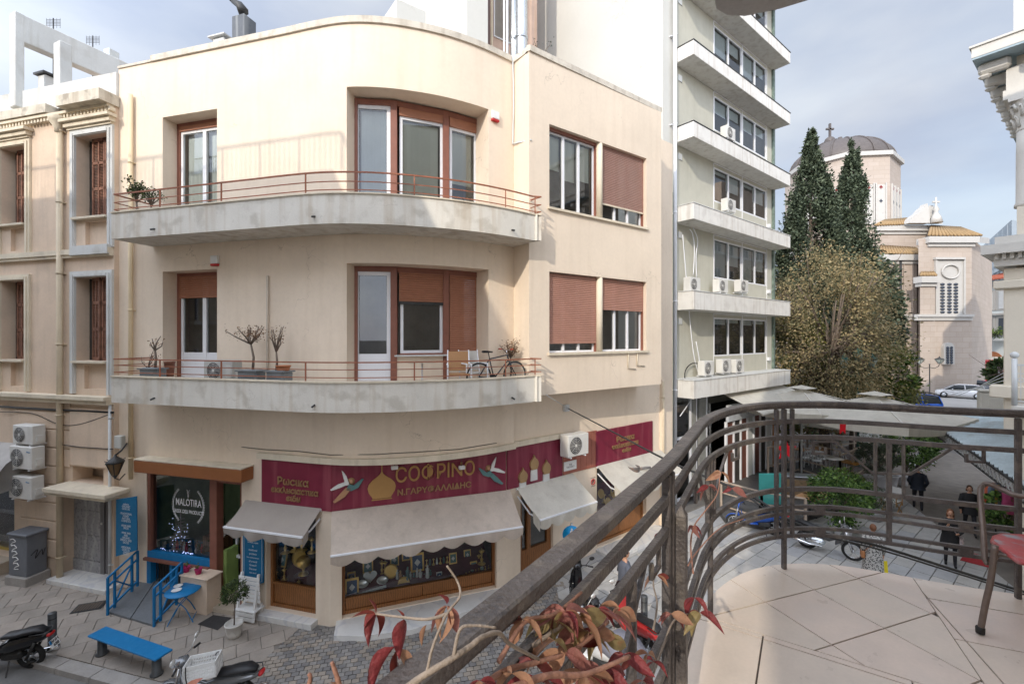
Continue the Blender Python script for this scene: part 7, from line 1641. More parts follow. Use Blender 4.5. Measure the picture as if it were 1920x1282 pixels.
# ============================================================= DELI FORECOURT
def board(name, label, pts_px, wl, off, m, th=.02):
    t = thing(name, label, 'sign', wl.P(wl.s(pts_px[0][0],off), 0, off)); f = MB(wl.M()); P_ = [wl.sz(a, b, off) for a, b in pts_px]; f.slab(P_, -off, -off+th); f.build('board', m, t); return t, P_
t, P_ = board('menu_board', 'tall blue chalk board listing organic olive oil and honey beside the lantern', [(217,1043),(217.5,936),(256,930),(257,1031)], LN, .28, BLUESIGN)
cx = (P_[0][0]+P_[2][0])/2; zt_, zb_ = P_[1][1], P_[0][1]; rows = ['malotira','-ORGANIC','OLIVE OIL','','-TRADITIONAL','HONEY','-NATURAL','COSMETICS','','-HERBS AND','SPICES','','-WINE AND','RAKI','-ORGANIC','SPREADS AND','SAUCES','','-MEDICINAL','OLIVE OIL','-SWEET','TREATS']
for i, r_ in enumerate(rows):
    if r_: text('chalk_line', r_, .078, CHALK, LN.M(cx, zt_-.09-(zt_-zb_-.12)*i/22, .283), t, .0008, xs=.78)
yb = [(455,1082),(453,1000),(460,990),(466,985),(478,985),(483,993),(492,1000),(493,1083),(486,1086),(480,1100),(466,1098),(462,1087)]
t, P_ = board('menu_board', 'blue scalloped chalk board under the narrow awning left of the brass goods window', [(455,1086),(455,996),(463,992),(474,978),(485,992),(494,997),(494,1092),(487,1094),(481,1107),(467,1104),(462,1090)], LWL, .06, BLUESIGN)
cx = (P_[0][0]+P_[6][0])/2; zt_, zb_ = P_[1][1], P_[0][1]
for i, r_ in enumerate(['Malotira','Selected','handmade, organic','&','traditional','products','from small producers','all around','Greece!!','Discover','their story!!']): text('chalk_line', r_, .072 if len(r_) < 12 else .05, CHALK, LWL.M(cx, zt_-.05-(zt_-zb_-.12)*i/11.5, .063), t, .0008, xs=.85)
f = MB(LWL.M()); 
for (a, b), (c, d) in zip(P_, P_[1:]+P_[:1]): k = .86; f.bar((cx+(a-cx)*k,-.063,(zt_+zb_)/2+(b-(zt_+zb_)/2)*.95),(cx+(c-cx)*k,-.063,(zt_+zb_)/2+(d-(zt_+zb_)/2)*.95),.008,.003)
f.build('painted_border', CHALK, t)
# ramp + its two railings
r0, r1, r2, r3 = gp(283,1040,.42), gp(346,1068,.34), gp(288,1171,.05), gp(204,1146,.05)
rm = thing('ramp', 'grey metal ramp leading up to the deli between two blue railings', 'ramp', (r2+r3)/2)
RMP = mat('grey_chequer_plate', (.17,.18,.19), .55, metal=.3, var=.12, bump=.3, bs=90); f = MB(); v = [r3, r2, r1, r0]; mid = [(r3+r2)/2, (r0+r1)/2]
for A_, B_, C_, D_ in ((r3, mid[0]-Vector((.01,0,0)), mid[1]-Vector((.01,0,0)), r0), (mid[0]+Vector((.01,0,0)), r2, r1, mid[1]+Vector((.01,0,0)))):
    g = MB(); vs = [A_,B_,C_,D_]; g.add(vs+[Vector((p.x,p.y,-.0)) for p in vs], [(0,1,2,3),(0,4,5,1),(1,5,6,2),(2,6,7,3),(3,7,4,0)]); g.build('ramp_plate', RMP, rm)
def ramprail(label, a, b, h=.88):
    t = thing('ramp_railing', label, 'railing', a, 'blue ramp railings'); w_ = .045; za, zb = a.z, b.z; A_ = a+Vector((0,0,h-.02)); B_ = b+Vector((0,0,h))
    def P(u, v): p = a.lerp(b, u); return Vector((p.x, p.y, p.z+v*h))
    g = MB()
    for u in (0, .22, .80, 1.0): g.bar(P(u,-.05), P(u,1.0), w_)
    for v in (.1, .76, 1.0): g.bar(P(0,v), P(1,v), w_*.8)
    g.bar(P(.22,.12), P(.8,.74), .03); g.bar(P(.22,.74), P(.8,.12), .03); g.build('bars', BLUE, t); return t
ramprail('left blue railing of the grey ramp', gp(202,1150,.03), gp(258,1095,.3)); ramprail('right blue railing of the grey ramp next to the bistro table', gp(289,1172,.03), gp(341,1120,.3))
# bistro table
c = gp(343,1105,.72); tb_ = thing('bistro_table', 'round bright blue folding bistro table with two plates on it', 'table', (c.x, c.y, 0)); f = MB(); f.lathe([(.02,.70),(.36,.70),(.365,.71),(.36,.725),(.01,.725)], (c.x,c.y,0), 32); f.build('table_top', BLUE, tb_)
for sg in (-1, 1):
    f = MB(Matrix.Translation((c.x,c.y,0)) @ Matrix.Rotation(.35, 4, 'Z'))
    for y in (-.2, .2): f.tube(spline([(sg*.26,y,0),(sg*.2,y*.9,.12),(sg*.08,y*.8,.36),(-sg*.1,y*.8,.56),(-sg*.17,y*.8,.70)], 5), .011, 6)
    f.tube([(sg*.24,-.2,.06),(sg*.24,.2,.06)], .009, 6); f.tube([(-sg*.13,-.17,.62),(-sg*.13,.17,.62)], .009, 6); f.build('leg_frame', BLUE, tb_)
for px, py, r_, lb in ((331,1106,.11,'nearer white plate on the blue table'),(334,1098,.10,'farther white plate on the blue table')): p = gp(px,py,.73); f = MB(); f.lathe([(r_*.5,.727),(r_*.6,.73),(r_,.745),(r_*.95,.742),(r_*.6,.735),(.001,.735)], (p.x,p.y,0), 20); f.build('plate', WHITEPAINT, None, None, lb, 'plate')
# bench
a, b = gp(186,1184,.45), gp(300,1224,.45); d = (b-a).normalized(); bn = thing('bench', 'bright blue plank bench on short grey posts by the kerb', 'bench', ((a+b)/2).xy.to_3d()); Mb = Matrix(((d.x,-d.y,0,a.x),(d.y,d.x,0,a.y),(0,0,1,0),(0,0,0,1))); Lb = (b-a).length
f = MB(Mb); f.bbox(-.08, Lb+.12, -.17, .17, .42, .46, .008); f.build('seat', BLUE, bn)
BOLM = mat('dark_bollard_metal', (.075,.08,.085), .45, metal=.4, var=.25, vs=6, bump=.1)
for x in (.1, Lb-.1): f = MB(Mb); f.lathe([(.115,0),(.115,.03),(.085,.05),(.08,.42)], (x,0,0), 14); f.build('leg', BOLM, bn)
def bollard(label, px, py, h=.78, r=.075, grp='dark steel bollards along the kerb'):
    c = gp(px, py); t = thing('bollard', label, 'bollard', c, grp); f = MB(Matrix.Translation(c)); f.lathe([(r*1.5,0),(r*1.5,.02),(r,.04),(r,h-.01),(r*.92,h),(.001,h+.012)], (0,0,0), 16); f.build('post', BOLM, t); f = MB(Matrix.Translation(c)); f.lathe([(r*1.02,h-.13),(r*1.02,h-.11)], (0,0,0), 16); f.build('band', BLACKP, t)
bollard('dark bollard right behind the black scooter tail', 98, 1215); bollard('dark bollard at the bottom edge behind the white crate', 408, 1305); bollard('dark bollard at the edge of the sunlit street near the scooters', 1208, 1190, .9)
# olive in white pot
c = gp(439,1193); p_ = pot('plant_pot', 'white round pot holding the small clipped tree', c, .185, .32, mat('white_glazed_pot', (.62,.60,.56), .4, var=.05)); rnd = random.Random(8); t = thing('potted_tree', 'small ball shaped clipped tree in the white pot by the pallet', 'tree', c+Vector((0,0,.27)))
f = MB(); f.tube([c+Vector((0,0,.27)), c+Vector((.015,0,.6)), c+Vector((0,0,.95))], [.016,.013,.01], 7); tw = twigs(f, c+Vector((0,0,.85)), .3, .22, 10, rnd, .008); f.build('trunk', BARK, t); g = MB(); crown(g, c+Vector((0,0,1.02)), .25, .25, .23, 1700, .055, rnd, 60, 'round', .38); g.build('crown', GREENS[0], t, 'stuff')
# white pallets
pa = thing('pallet_rack', 'white painted wooden pallet rack leaning under the blue scalloped board', 'pallet', LWL.P(LWL.s(470,.25), 0, .25)); x0, x1 = LWL.s(446,.3), LWL.s(484,.3)
for i in range(9): zz = .05+i*.105 if i < 3 else .1+i*.105; f = MB(LWL.M()); o2 = -.42 if i < 3 else -.24-.015*i*.3; f.bbox(x0+.01*(i%2), x1+.012*((i*3)%3), o2, o2+.025 if i != 2 else -.1, zz, zz+(.085 if i != 2 else .03), .004); f.build('slat', WHITEPAINT, pa)
for xx in (x0+.03, x1-.08): f = MB(LWL.M()); f.bar((xx,-.38,.02),(xx,-.20,1.08),.05); f.bar((xx,-.12,.02),(xx,-.12,.35),.05); f.build('upright', WHITEPAINT, pa)
for i, (px, lb) in enumerate(((352,'left'),(374,'right'))):
    c = LWL.P(LWL.s(px,.25), .903, .28); t = pot('plant_pot', lb+' small magenta flower pot on the low wall under the deli window', c, .085, .13, mat('magenta_pot', (.42,.02,.12), .5) if i == 0 else MATS['magenta_pot'], 12); plant('potted_plant', lb+' sprig growing in a magenta pot on the low wall', c+Vector((0,0,.1)), .16, .07, 6, 50, .035, GREENS[1], 60+i, r=.004, sprd=.02)
f = MB(); gl = [LWL.P(LWL.s(406,-.35), z, -.3) for z in (1.55,1.2,.9,.6)]; g = MB(); leafcloud(g, [(gl[i], gl[i+1]) for i in range(3)], 420, .07, random.Random(5), .05); g.build('garland', GREENS[1], None, None, 'green garland hanging down inside the deli door', 'garland')
# cabinet
c = gp(55,1088); t = thing('utility_cabinet', 'grey street cabinet with white and black graffiti on a concrete plinth', 'cabinet', c); Mc = Matrix.Translation(c) @ Matrix.Rotation(-.262+.05, 4, 'Z'); CABM = mat('grey_cabinet_metal', (.15,.16,.18), .55, var=.08)
f = MB(Mc); f.bbox(-.42,.36,-.30,.28,-.02,.24,.02); f.build('plinth', MATS['worn_kerb_concrete'], t); f = MB(Mc); f.bbox(-.36,.30,-.24,.22,.24,1.34,.012); f.build('body', CABM, t); f = MB(Mc); f.bbox(-.40,.34,-.28,.26,1.34,1.41,.02); f.build('lid', CABM, t)
f = MB(Mc)
for k, (x, z) in enumerate(((-.2,1.15),(-.16,.98),(-.14,.82),(-.1,.66),(-.08,.5))): f.tube(spline([(x-.10,-.243,z+.07),(x,-.243,z+.1),(x+.10,-.243,z+.04),(x-.02,-.243,z-.01),(x-.07,-.243,z-.07),(x+.08,-.243,z-.06)], 4), .012, 4)
f.build('graffiti', WHITEPAINT, t); f = MB(Mc); f.tube(spline([(.303,-.15,.8),(.303,.0,.9),(.303,-.05,.68),(.303,.1,.86),(.303,.12,.7),(.303,.18,.88)], 4), .012, 4); f.build('graffiti', BLACKP, t)
# ============================================================= SCOOTERS
def wheel(t, x, r, w_=.1, spokes=True, m=RUBBER, y=0):
    g = MB(); g.tube([(x+(r-w_*.45)*cos(q_), y, r+(r-w_*.45)*sin(q_)) for q_ in [2*pi*j/22 for j in range(22)]], w_*.5, 8, closed=True); o = g.build('wheel', m, t)
    g = MB(); g.tube([(x+(r-w_*.95)*cos(q_), y, r+(r-w_*.95)*sin(q_)) for q_ in [2*pi*j/22 for j in range(22)]], .014, 6, closed=True); n = 14 if spokes else 5
    for k in range(n): a = 2*pi*k/n; g.bar((x+.03*cos(a),y,r+.03*sin(a)),(x+(r-w_*.9)*cos(a),y,r+(r-w_*.9)*sin(a)),.006 if spokes else .03,.02 if not spokes else .006)
    g.tube([(x,y-.06,r),(x,y+.06,r)], .04, 10); g.build('rim', CHROME if spokes else GALV, o)
def oval(x, y, z, ry, rz, n=10, ex=1): return [(x, y+ry*cos(2*pi*k/n), z+rz*sin(2*pi*k/n)) for k in range(n)]
def scooter(label, body, loc, rz, seatm=BLACKP, kind='scooter', R=.27, wb=1.25, lean=0, screen=True, plate=None, cat='scooter', accent=None, mirrors=True):
    t = thing('motor_scooter' if kind == 'scooter' else 'motorcycle', label, cat, (0,0,0)); accent = accent or body; sp = kind != 'scooter'
    wheel(t, 0, R, .10, sp); wheel(t, wb, R, .085, sp); H_ = R
    g = MB(); 
    if kind == 'scooter':
        g.loft([oval(-.42,0,.74,.04,.03), oval(-.30,0,.70,.12,.09), oval(-.05,0,.64,.16,.14), oval(.25,0,.56,.17,.17), oval(.48,0,.48,.15,.14), oval(.56,0,.40,.10,.06)])
        g.loft([oval(.5,0,.33,.17,.04), oval(.7,0,.31,.18,.035), oval(.9,0,.34,.17,.05), oval(.98,0,.50,.16,.07), oval(1.03,0,.75,.14,.07), oval(1.02,0,.95,.10,.06)])
        g.loft([oval(1.06,0,.50,.18,.06), oval(1.13,0,.62,.15,.10), oval(1.12,0,.80,.13,.12), oval(1.06,0,.95,.08,.08)])
        g.loft([oval(.94,0,1.0,.06,.04), oval(1.0,0,1.03,.13,.075), oval(1.10,0,1.0,.10,.07), oval(1.15,0,.97,.04,.03)])
    else:
        g.loft([oval(-.40,0,.70,.03,.02), oval(-.25,0,.68,.10,.07), oval(.1,0,.62,.12,.10), oval(.4,0,.55,.09,.10), oval(.6,0,.48,.07,.08), oval(.85,0,.60,.07,.06), oval(.97,0,.80,.06,.06)])
        g.loft([oval(.78,0,.45,.16,.10), oval(.92,0,.62,.17,.16), oval(1.0,0,.78,.10,.10), oval(1.02,0,.9,.06,.05)])
        g.loft([oval(.90,0,.98,.05,.04), oval(.97,0,1.0,.13,.07), oval(1.08,0,.97,.10,.08), oval(1.14,0,.94,.05,.04)])
    g.build('body', body, t)
    g = MB(); g.loft([[(wb+(R+.03)*cos(a), y*.055, R+(R+.03)*sin(a)+.01*(1-abs(y))) for y in (-1,-.5,.5,1)]+[(wb+(R+.015)*cos(a), y*.05, R+(R+.015)*sin(a)) for y in (1,.5,-.5,-1)] for a in [radians(20+140*j/8) for j in range(9)]]); g.build('front_mudguard', accent, t)
    g = MB(); g.loft([oval(-.33,0,.80,.07,.03), oval(-.18,0,.84,.13,.05), oval(.05,0,.80,.14,.055), oval(.2,0,.76,.13,.05), oval(.42,0,.74,.12,.045), oval(.52,0,.70,.05,.03)]); g.build('seat', seatm, t)
    for y in (-.075,.075): g = MB(); g.tube([(wb,y,R),(wb-.10,y,.62),(wb-.17,y*.8,.9)], [.028,.026,.02], 8); g.build('fork_leg', CHROME if sp else GALV, t)
    g = MB(); g.tube(spline([(.93,.36,1.03),(.98,.2,1.05),(1.0,0,1.03),(.98,-.2,1.05),(.93,-.36,1.03)], 4), .014, 7); g.build('handlebar', CHROME if sp else BLACKP, t)
    for y in (-1,1):
        g = MB(); g.tube([(.95,y*.25,1.045),(.925,y*.38,1.03)], .021, 8); g.build('grip', BLACKP, t)
        if mirrors: g = MB(); g.tube([(.97,y*.2,1.06),(.95,y*.30,1.2)], .008, 5); g.ball((.94,y*.34,1.24), .02, .075, .05, 10); g.build('mirror', BLACKP if body is BLACKG else SILVER, t)
    g = MB(); g.ball((1.145,0,.94 if sp else .97), .05, .09, .06, 10); g.build('headlight', mat('headlight_glass', (.6,.62,.65), .1, var=0, bump=0) if 'headlight_glass' not in MATS else MATS['headlight_glass'], t)
    g = MB(); g.ball((-.40,0,.72), .05, .10, .04, 10); g.build('tail_light', MATS['red_lens'], t)
    g = MB(); g.bbox(.10,.50,-.12,.12,.24,.44,.05); g.lathe([(.10,.13),(.10,.16)], (0,0,0), 4); g.loft([oval(.0,-.10,.28,.04,.06), oval(.3,-.11,.28,.05,.09), oval(.45,-.10,.30,.04,.08)]); g.build('engine', GALV if sp else DARKMETAL, t)
    g = MB(); g.tube([(.45,-.13,.24),(.1,-.16,.22),(-.15,-.16,.25),(-.40,-.16,.30)], [.02,.03,.05,.052], 9); g.build('exhaust', CHROME, t)
    g = MB(); g.tube([(.0,.12,R),(-.18,.12,.62)], .028, 8); g.tube([(.0,-.10,R),(-.18,-.10,.62)], .028, 8); g.build('shock_absorber', DARKMETAL, t)
    g = MB(); g.tube([(-.1,-.13,.78),(-.35,-.13,.80),(-.43,0,.81),(-.35,.13,.80),(-.1,.13,.78)], .012, 6); g.build('grab_rail', DARKMETAL, t)
    g = MB(); g.bar((.32,.1,.25),(.25,.28,.0),.022); g.build('side_stand', DARKMETAL, t)
    if screen: g = MB(); g.loft([[(1.13,y,1.02),(1.12,y,1.02)] for y in (-.16,.16)]) if 0 else g.add([(1.14,-.14,1.0),(1.14,.14,1.0),(1.08,.10,1.16),(1.08,-.10,1.16)], [(0,1,2,3)]); g.build('windscreen', BLACKP, t)
    if plate:
        Mp = Matrix.Translation((-.46,0,.52)) @ Matrix.Rotation(radians(-90), 4, 'Z') @ Matrix.Rotation(radians(-20), 4, 'X'); g = MB(Mp); g.bbox(-.105,.105,-.004,.004,-.085,.085,.002); p_ = g.build('number_plate', WHITEPAINT, t)
        g = MB(Mp); g.box(-.105,-.068,-.006,-.004,0,.085); g.build('blue_strip', BLUE, p_)
        for k, s_ in enumerate(plate): text('plate_text', s_, .085, BLACKP, Mp @ Matrix.Translation((.015,-.0065,.04-.08*k)), p_, .0005, weight=.002)
    turn(t, loc, rz); t.rotation_euler = (lean, 0, rz); ORG[t.name] = Vector(loc); return t
a, b = Vector(gp(62,1242,-.12)), None
scooter('glossy black motor scooter with a red tail light parked at the left edge', BLACKG, gp(60,1250,-.12), radians(187), R=.26, plate=('BNH','688'), lean=-.08)
SILV = mat('silver_grey_paint', (.22,.23,.245), .25, metal=.5, var=.05, bump=0, coat=.5)
c0 = gp(360,1350,-.12); c1 = gp(292,1310,-.12); an = atan2(c1.y-c0.y, c1.x-c0.x)
sc2 = scooter('silver grey underbone scooter with a white crate on its rack at the bottom edge', SILV, Vector((-5.05,8.5,-.12)), radians(183), kind='moto', R=.29, wb=1.2, screen=False, lean=-.1)
# crate
cr = thing('plastic_crate', 'white perforated plastic crate strapped on the silver scooter', 'crate', (0,0,0)); CW, CD, CHh = .52, .33, .27
for (x0,x1,y0,y1) in ((-CW/2,CW/2,-CD/2,-CD/2+.012),(-CW/2,CW/2,CD/2-.012,CD/2),(-CW/2,-CW/2+.012,-CD/2,CD/2),(CW/2-.012,CW/2,-CD/2,CD/2)):
    g = MB(); ax = (x1-x0) > (y1-y0)
    for z0, z1 in ((0,.04),(.09,.11),(.15,.17),(.21,.27)): g.box(x0,x1,y0,y1,z0,z1)
    L_ = (x1-x0) if ax else (y1-y0); n = int(L_/.026)
    for i in range(n+1):
        u = i/n*L_; 
        if ax: g.box(x0+u-.006, x0+u+.006, y0+.001, y1-.001, .04, .21)
        else: g.box(x0+.001, x1-.001, y0+u-.006, y0+u+.006, .04, .21)
    g.build('crate_side', WHITEPAINT, cr)
g = MB(); g.box(-CW/2,CW/2,-CD/2,CD/2,-.008,.0); g.build('crate_bottom', WHITEPAINT, cr)
text('crate_print', 'TEMMA', .05, MATS['red_lens'], Matrix.Translation((0,-CD/2-.002,.237)), cr, .0005, weight=.001) if 0 else None
g = MB(); g.tube(spline([(-.2,-CD/2-.01,.28),(-.21,-CD/2-.02,.1),(-.2,-CD/2,-.05)],4), .008, 5); g.tube(spline([(.2,-.0,.28),(.22,.05,.3),(.23,.1,.27)],4), .01, 5); g.build('bungee_cord', BLACKP, cr)
q = at(382,1248,8.25); turn(cr, q-Vector((0,0,.13)), radians(10)); cr.rotation_euler = (0, radians(-4), radians(14))
MGREY = mat('dark_grey_bike_paint', (.10,.10,.105), .3, metal=.3, var=.05, bump=0, coat=.4)
a, b = gp(1513,1026), gp(1599,1050); scooter('dark grey motorcycle with spoked wheels parked below the green bushes', MGREY, a, atan2(b.y-a.y, b.x-a.x), kind='moto', R=.29, wb=(b-a).length, cat='motorcycle', screen=False, lean=.06)
BLB = mat('blue_scooter_paint', (.02,.09,.40), .25, var=.05, bump=0, coat=.5)
a = gp(1452,1003); scooter('blue scooter with a blue covered front parked beside the terrace fence', BLB, a, radians(155), cat='scooter', R=.26, lean=.05)
WHB = mat('white_scooter_paint', (.6,.6,.6), .3, var=.05, bump=0, coat=.4)
for px, py, an, lb, m in ((1150,1290,125,'white scooter under a grey cover directly below the railing',WHB),(1215,1240,110,'red and white scooter half hidden by the railing post',mat('red_scooter_paint', (.4,.03,.03), .3, bump=0, coat=.4)),(1105,1185,100,'black scooter leaning by the blue pedestrian sign pole',BLACKG)):
    scooter(lb, m, gp(px, py), radians(an), R=.25, lean=.05, mirrors=True)
g = MB(); c = gp(1165,1245,.85); g.loft([oval(0,0,0,.30,.22), oval(.25,0,.08,.33,.26), oval(.6,0,.05,.3,.24), oval(.85,0,-.1,.2,.16)]); o = g.build('scooter_cover', mat('grey_nylon_cover', (.20,.20,.24), .6, var=.1, bump=.3, bs=12), None, None, 'crumpled grey nylon cover over the white scooter below the railing', 'cover'); turn(o, c, radians(120))
# blue pedestrian sign
c = GR.P(GR.s(1072,.9), 0, .9); D = c.y; q = at(1072,1002,D-.1); t = thing('traffic_sign', 'round blue pedestrian sign with a white figure by the second awning', 'sign', (q.x, q.y, 0)); f = MB(); f.tube([(q.x,q.y+.04,0),(q.x,q.y+.04,q.z+.3)], .03, 8); f.build('pole', GALV, t)
Ms = Matrix.Translation(q) @ Matrix.Rotation(-.1, 4, 'Z') @ Matrix.Rotation(pi/2, 4, 'X'); f = MB(Ms); f.lathe([(.25,0),(.25,.02),(.001,.021)], (0,0,0), 28); f.build('disc', mat('traffic_sign_blue', (.0,.28,.62), .4, var=.02, bump=0), t)
f = MB(Matrix.Translation(q) @ Matrix.Rotation(-.1, 4, 'Z')); f.slab([(-.04,.12),(.04,.12),(.055,-.02),(.03,-.17),(-.03,-.17),(-.055,-.02)], -.028, -.022); f.ball((0,-.026,.155), .03, .004, .03, 8); f.build('pedestrian_symbol', WHITEPAINT, t)
# pot on the awning
q = wp(GR, 1187, 880, .38); t = thing('metal_bucket', 'rusty metal pot with a side spout lying on the sunlit awning', 'pot', q-Vector((0,0,.12))); f = MB(Matrix.Translation(q-Vector((0,0,.14)))); f.lathe([(.20,0),(.205,.02),(.205,.24),(.215,.25),(.19,.25),(.185,.03),(.001,.03)], (0,0,0), 18); f.build('pot', mat('rusty_grey_pot', (.16,.15,.15), .6, patch=.5, pcol=(.25,.13,.07), ps=6), t); f = MB(Matrix.Translation(q)); f.tube([(.2,0,.02),(.42,.06,.05),(.6,.1,.04)], .04, 8); f.build('handle', MATS['rusty_grey_pot'], t)
# ============================================================= TERRACE
TIMB = mat('pale_fence_timber', (.42,.34,.27), .7, var=.12, vs=6)
dk = flat('terrace_deck', [(7.8,16.6),(9.2,15.9),(13.5,18.2),(16.5,22.5),(14,27),(8.5,21)], -.03, .16, mat('dark_terrace_decking', (.10,.095,.09), .7, var=.15))
dk['kind'] = 'structure'
PG = glass('clear_fence_panel', (.92,.93,.93), .6)
def fence(label, pts, h=1.15, z=.16):
    t = thing('glass_fence', label, 'fence', pts[0], 'timber and glass fences of the terrace')
    for a, b in zip(pts, pts[1:]):
        a, b = Vector(a), Vector(b); n = max(1, round((b-a).length/1.5))
        for i in range(n+1):
            p = a.lerp(b, i/n); f = MB(); f.bar(p+Vector((0,0,z-.16)), p+Vector((0,0,z+h)), .07); f.build('post', TIMB, t)
        f = MB(); f.bar(a+Vector((0,0,z+h)), b+Vector((0,0,z+h)), .08, .04); f.bar(a+Vector((0,0,z+.62)), b+Vector((0,0,z+.62)), .03, .05); f.bar(a+Vector((0,0,z+.12)), b+Vector((0,0,z+.12)), .03, .05); f.build('rail', TIMB, t)
        f = MB(); f.add([a+Vector((0,0,z+.14)), b+Vector((0,0,z+.14)), b+Vector((0,0,z+h)), a+Vector((0,0,z+h))], [(0,1,2,3)]); f.build('glass_panel', PG, t)
def g0(px, py): return gp(px, py)
fence('near timber and glass fence running behind the parked motorcycles', [g0(1352,960), g0(1428,985), g0(1510,1000)], 1.05)
fence('timber and glass fence of the terrace behind the white chairs', [g0(1440,905), g0(1500,890), g0(1575,915)], 1.5); fence('far timber fence of the terrace under the parasols', [g0(1470,850), g0(1560,862), g0(1640,850)], 1.4)
fence('side timber fence of the terrace behind the olive bush', [g0(1575,915), g0(1640,880), g0(1700,835)], 1.3)
def table(label, px, py, m, w_=.7, h=.74, grp='cafe tables on the terrace', z=.16):
    c = gp(px, py, z+h); t = thing('cafe_table', label, 'table', (c.x,c.y,z), grp); M_ = Matrix.Translation((c.x,c.y,z)) @ Matrix.Rotation(.6, 4, 'Z'); f = MB(M_); f.bbox(-w_/2,w_/2,-w_/2,w_/2,h-.03,h,.01); f.build('table_top', m, t); f = MB(M_); f.tube([(0,0,0),(0,0,h-.03)], .035, 8); f.bar((-.25,0,.02),(.25,0,.02),.05); f.bar((0,-.25,.02),(0,.25,.02),.05); f.build('base', DARKMETAL, t)
TBW = mat('light_oak_table', (.45,.25,.12), .5, var=.08); TBH = mat('honey_oak_table', (.50,.24,.06), .5, var=.08)
for px, py, lb, m in ((1530,925,'light wooden table right behind the round green bush',TBW),(1518,930,'light wooden table next to the grey counter',TBW),(1595,866,'honey coloured table by the side fence',TBH),(1535,840,'pale table among the white chairs',TBW),(1505,842,'second pale table among the white chairs',TBW)): table(lb, px, py, m)
def chairw(loc, rz, label=None):
    t = thing('cafe_chair', label or 'white plastic cafe chair on the terrace', 'chair', (0,0,0), 'white cafe chairs on the terrace'); 
    g = MB(); g.bbox(-.2,.2,-.2,.2,.43,.46,.01); g.build('seat', WHITEPAINT, t)
    for x in (-.18,.18):
        for y in (-.18,.18): g = MB(); g.bar((x*1.15,y*1.15,0),(x,y,.43),.035); g.build('leg', WHITEPAINT, t)
    g = MB(); [g.bar((x,.19,.46),(x*.95,.25,.85),.03) for x in (-.18,-.06,.06,.18)]; g.bbox(-.2,.2,.235,.265,.78,.88,.01); g.build('backrest', WHITEPAINT, t); return t
c0 = chairw(None, 0, 'front white chair beside the patio heater on the terrace'); bpy.context.view_layer.update(); remember(c0)
spots = [(1540,868,2.5),(1548,862,.8),(1520,862,2.2),(1532,872,-.5),(1512,866,3.0),(1490,872,.3),(1462,862,1.2),(1585,872,1.9),(1500,850,2.8)]
for i, (px, py, rz) in enumerate(spots):
    p = gp(px, py+8, .16)
    if i == 0: turn(c0, p, rz)
    else: dup(c0, p, rz, 'white plastic cafe chair among the tables on the terrace')
c = gp(1563,918,.16); t = thing('patio_heater', 'round table topped patio heater with a glass tube and black base', 'heater', c); f = MB(Matrix.Translation(c)); f.lathe([(.24,0),(.24,.35),(.2,.42),(.2,.45)], (0,0,0), 18); f.build('base', BLACKP, t); f = MB(Matrix.Translation(c))
for k in range(8): a = 2*pi*k/8; f.bar((.16*cos(a),.16*sin(a),.45),(.16*cos(a),.16*sin(a),1.35),.014)
f.build('guard_rods', GALV, t); f = MB(Matrix.Translation(c)); f.lathe([(.06,1.35),(.36,1.36),(.37,1.39),(.001,1.41)], (0,0,0), 20); f.build('top_plate', SILVER, t)
c = gp(1497,935,.16); t = thing('counter', 'grey service counter with a cork front panel on the terrace', 'counter', c); M_ = Matrix.Translation(c) @ Matrix.Rotation(-.25, 4, 'Z'); f = MB(M_); f.bbox(-.65,.65,-.25,.25,0,.95,.01); f.build('body', mat('brown_grey_counter', (.16,.14,.12), .5), t); f = MB(M_); f.bbox(-.6,.45,-.27,-.25,.1,.85,.005); f.build('front_panel', mat('cork_panel', (.25,.17,.10), .8), t); f = MB(M_); f.bbox(-.7,.7,-.3,.3,.95,.99,.01); f.build('counter_top', GALV, t)
c = gp(1448,960,.0); t = thing('turquoise_panel', 'turquoise panel behind the railing post next to the seated person', 'panel', c); f = MB(Matrix.Translation(c)); f.bbox(-.5,.35,0,.06,.3,1.5,.01); f.build('panel', mat('turquoise_paint', (.08,.42,.38), .5), t); f = MB(Matrix.Translation(c)); f.box(-.5,-.45,.01,.05,0,.3); f.box(.3,.35,.01,.05,0,.3); f.build('legs', DARKMETAL, t)
def star(label, px, py, D, r): 
    c = at(px, py, D); f = MB(Matrix.Translation(c)); f.slab([((r if k%2 == 0 else r*.42)*sin(pi*k/5), (r if k%2 == 0 else r*.42)*cos(pi*k/5)) for k in range(10)], -.02, .02); f.build('star_ornament', mat('bright_red_star', (.6,.01,.02), .5) if 'bright_red_star' not in MATS else MATS['bright_red_star'], None, None, label, 'star')
star('big red star hanging over the terrace beside the three railing bars', 1473, 843, 17, .42); f = MB(Matrix.Translation(at(1580,799,17.5))); f.slab([(-.1,.15),(.12,.15),(.1,-.3),(.0,-.16),(-.1,-.3)], -.015, .015); f.build('red_ribbon', MATS['bright_red_star'], None, None, 'dark red ribbon hanging under the right parasol', 'ribbon')
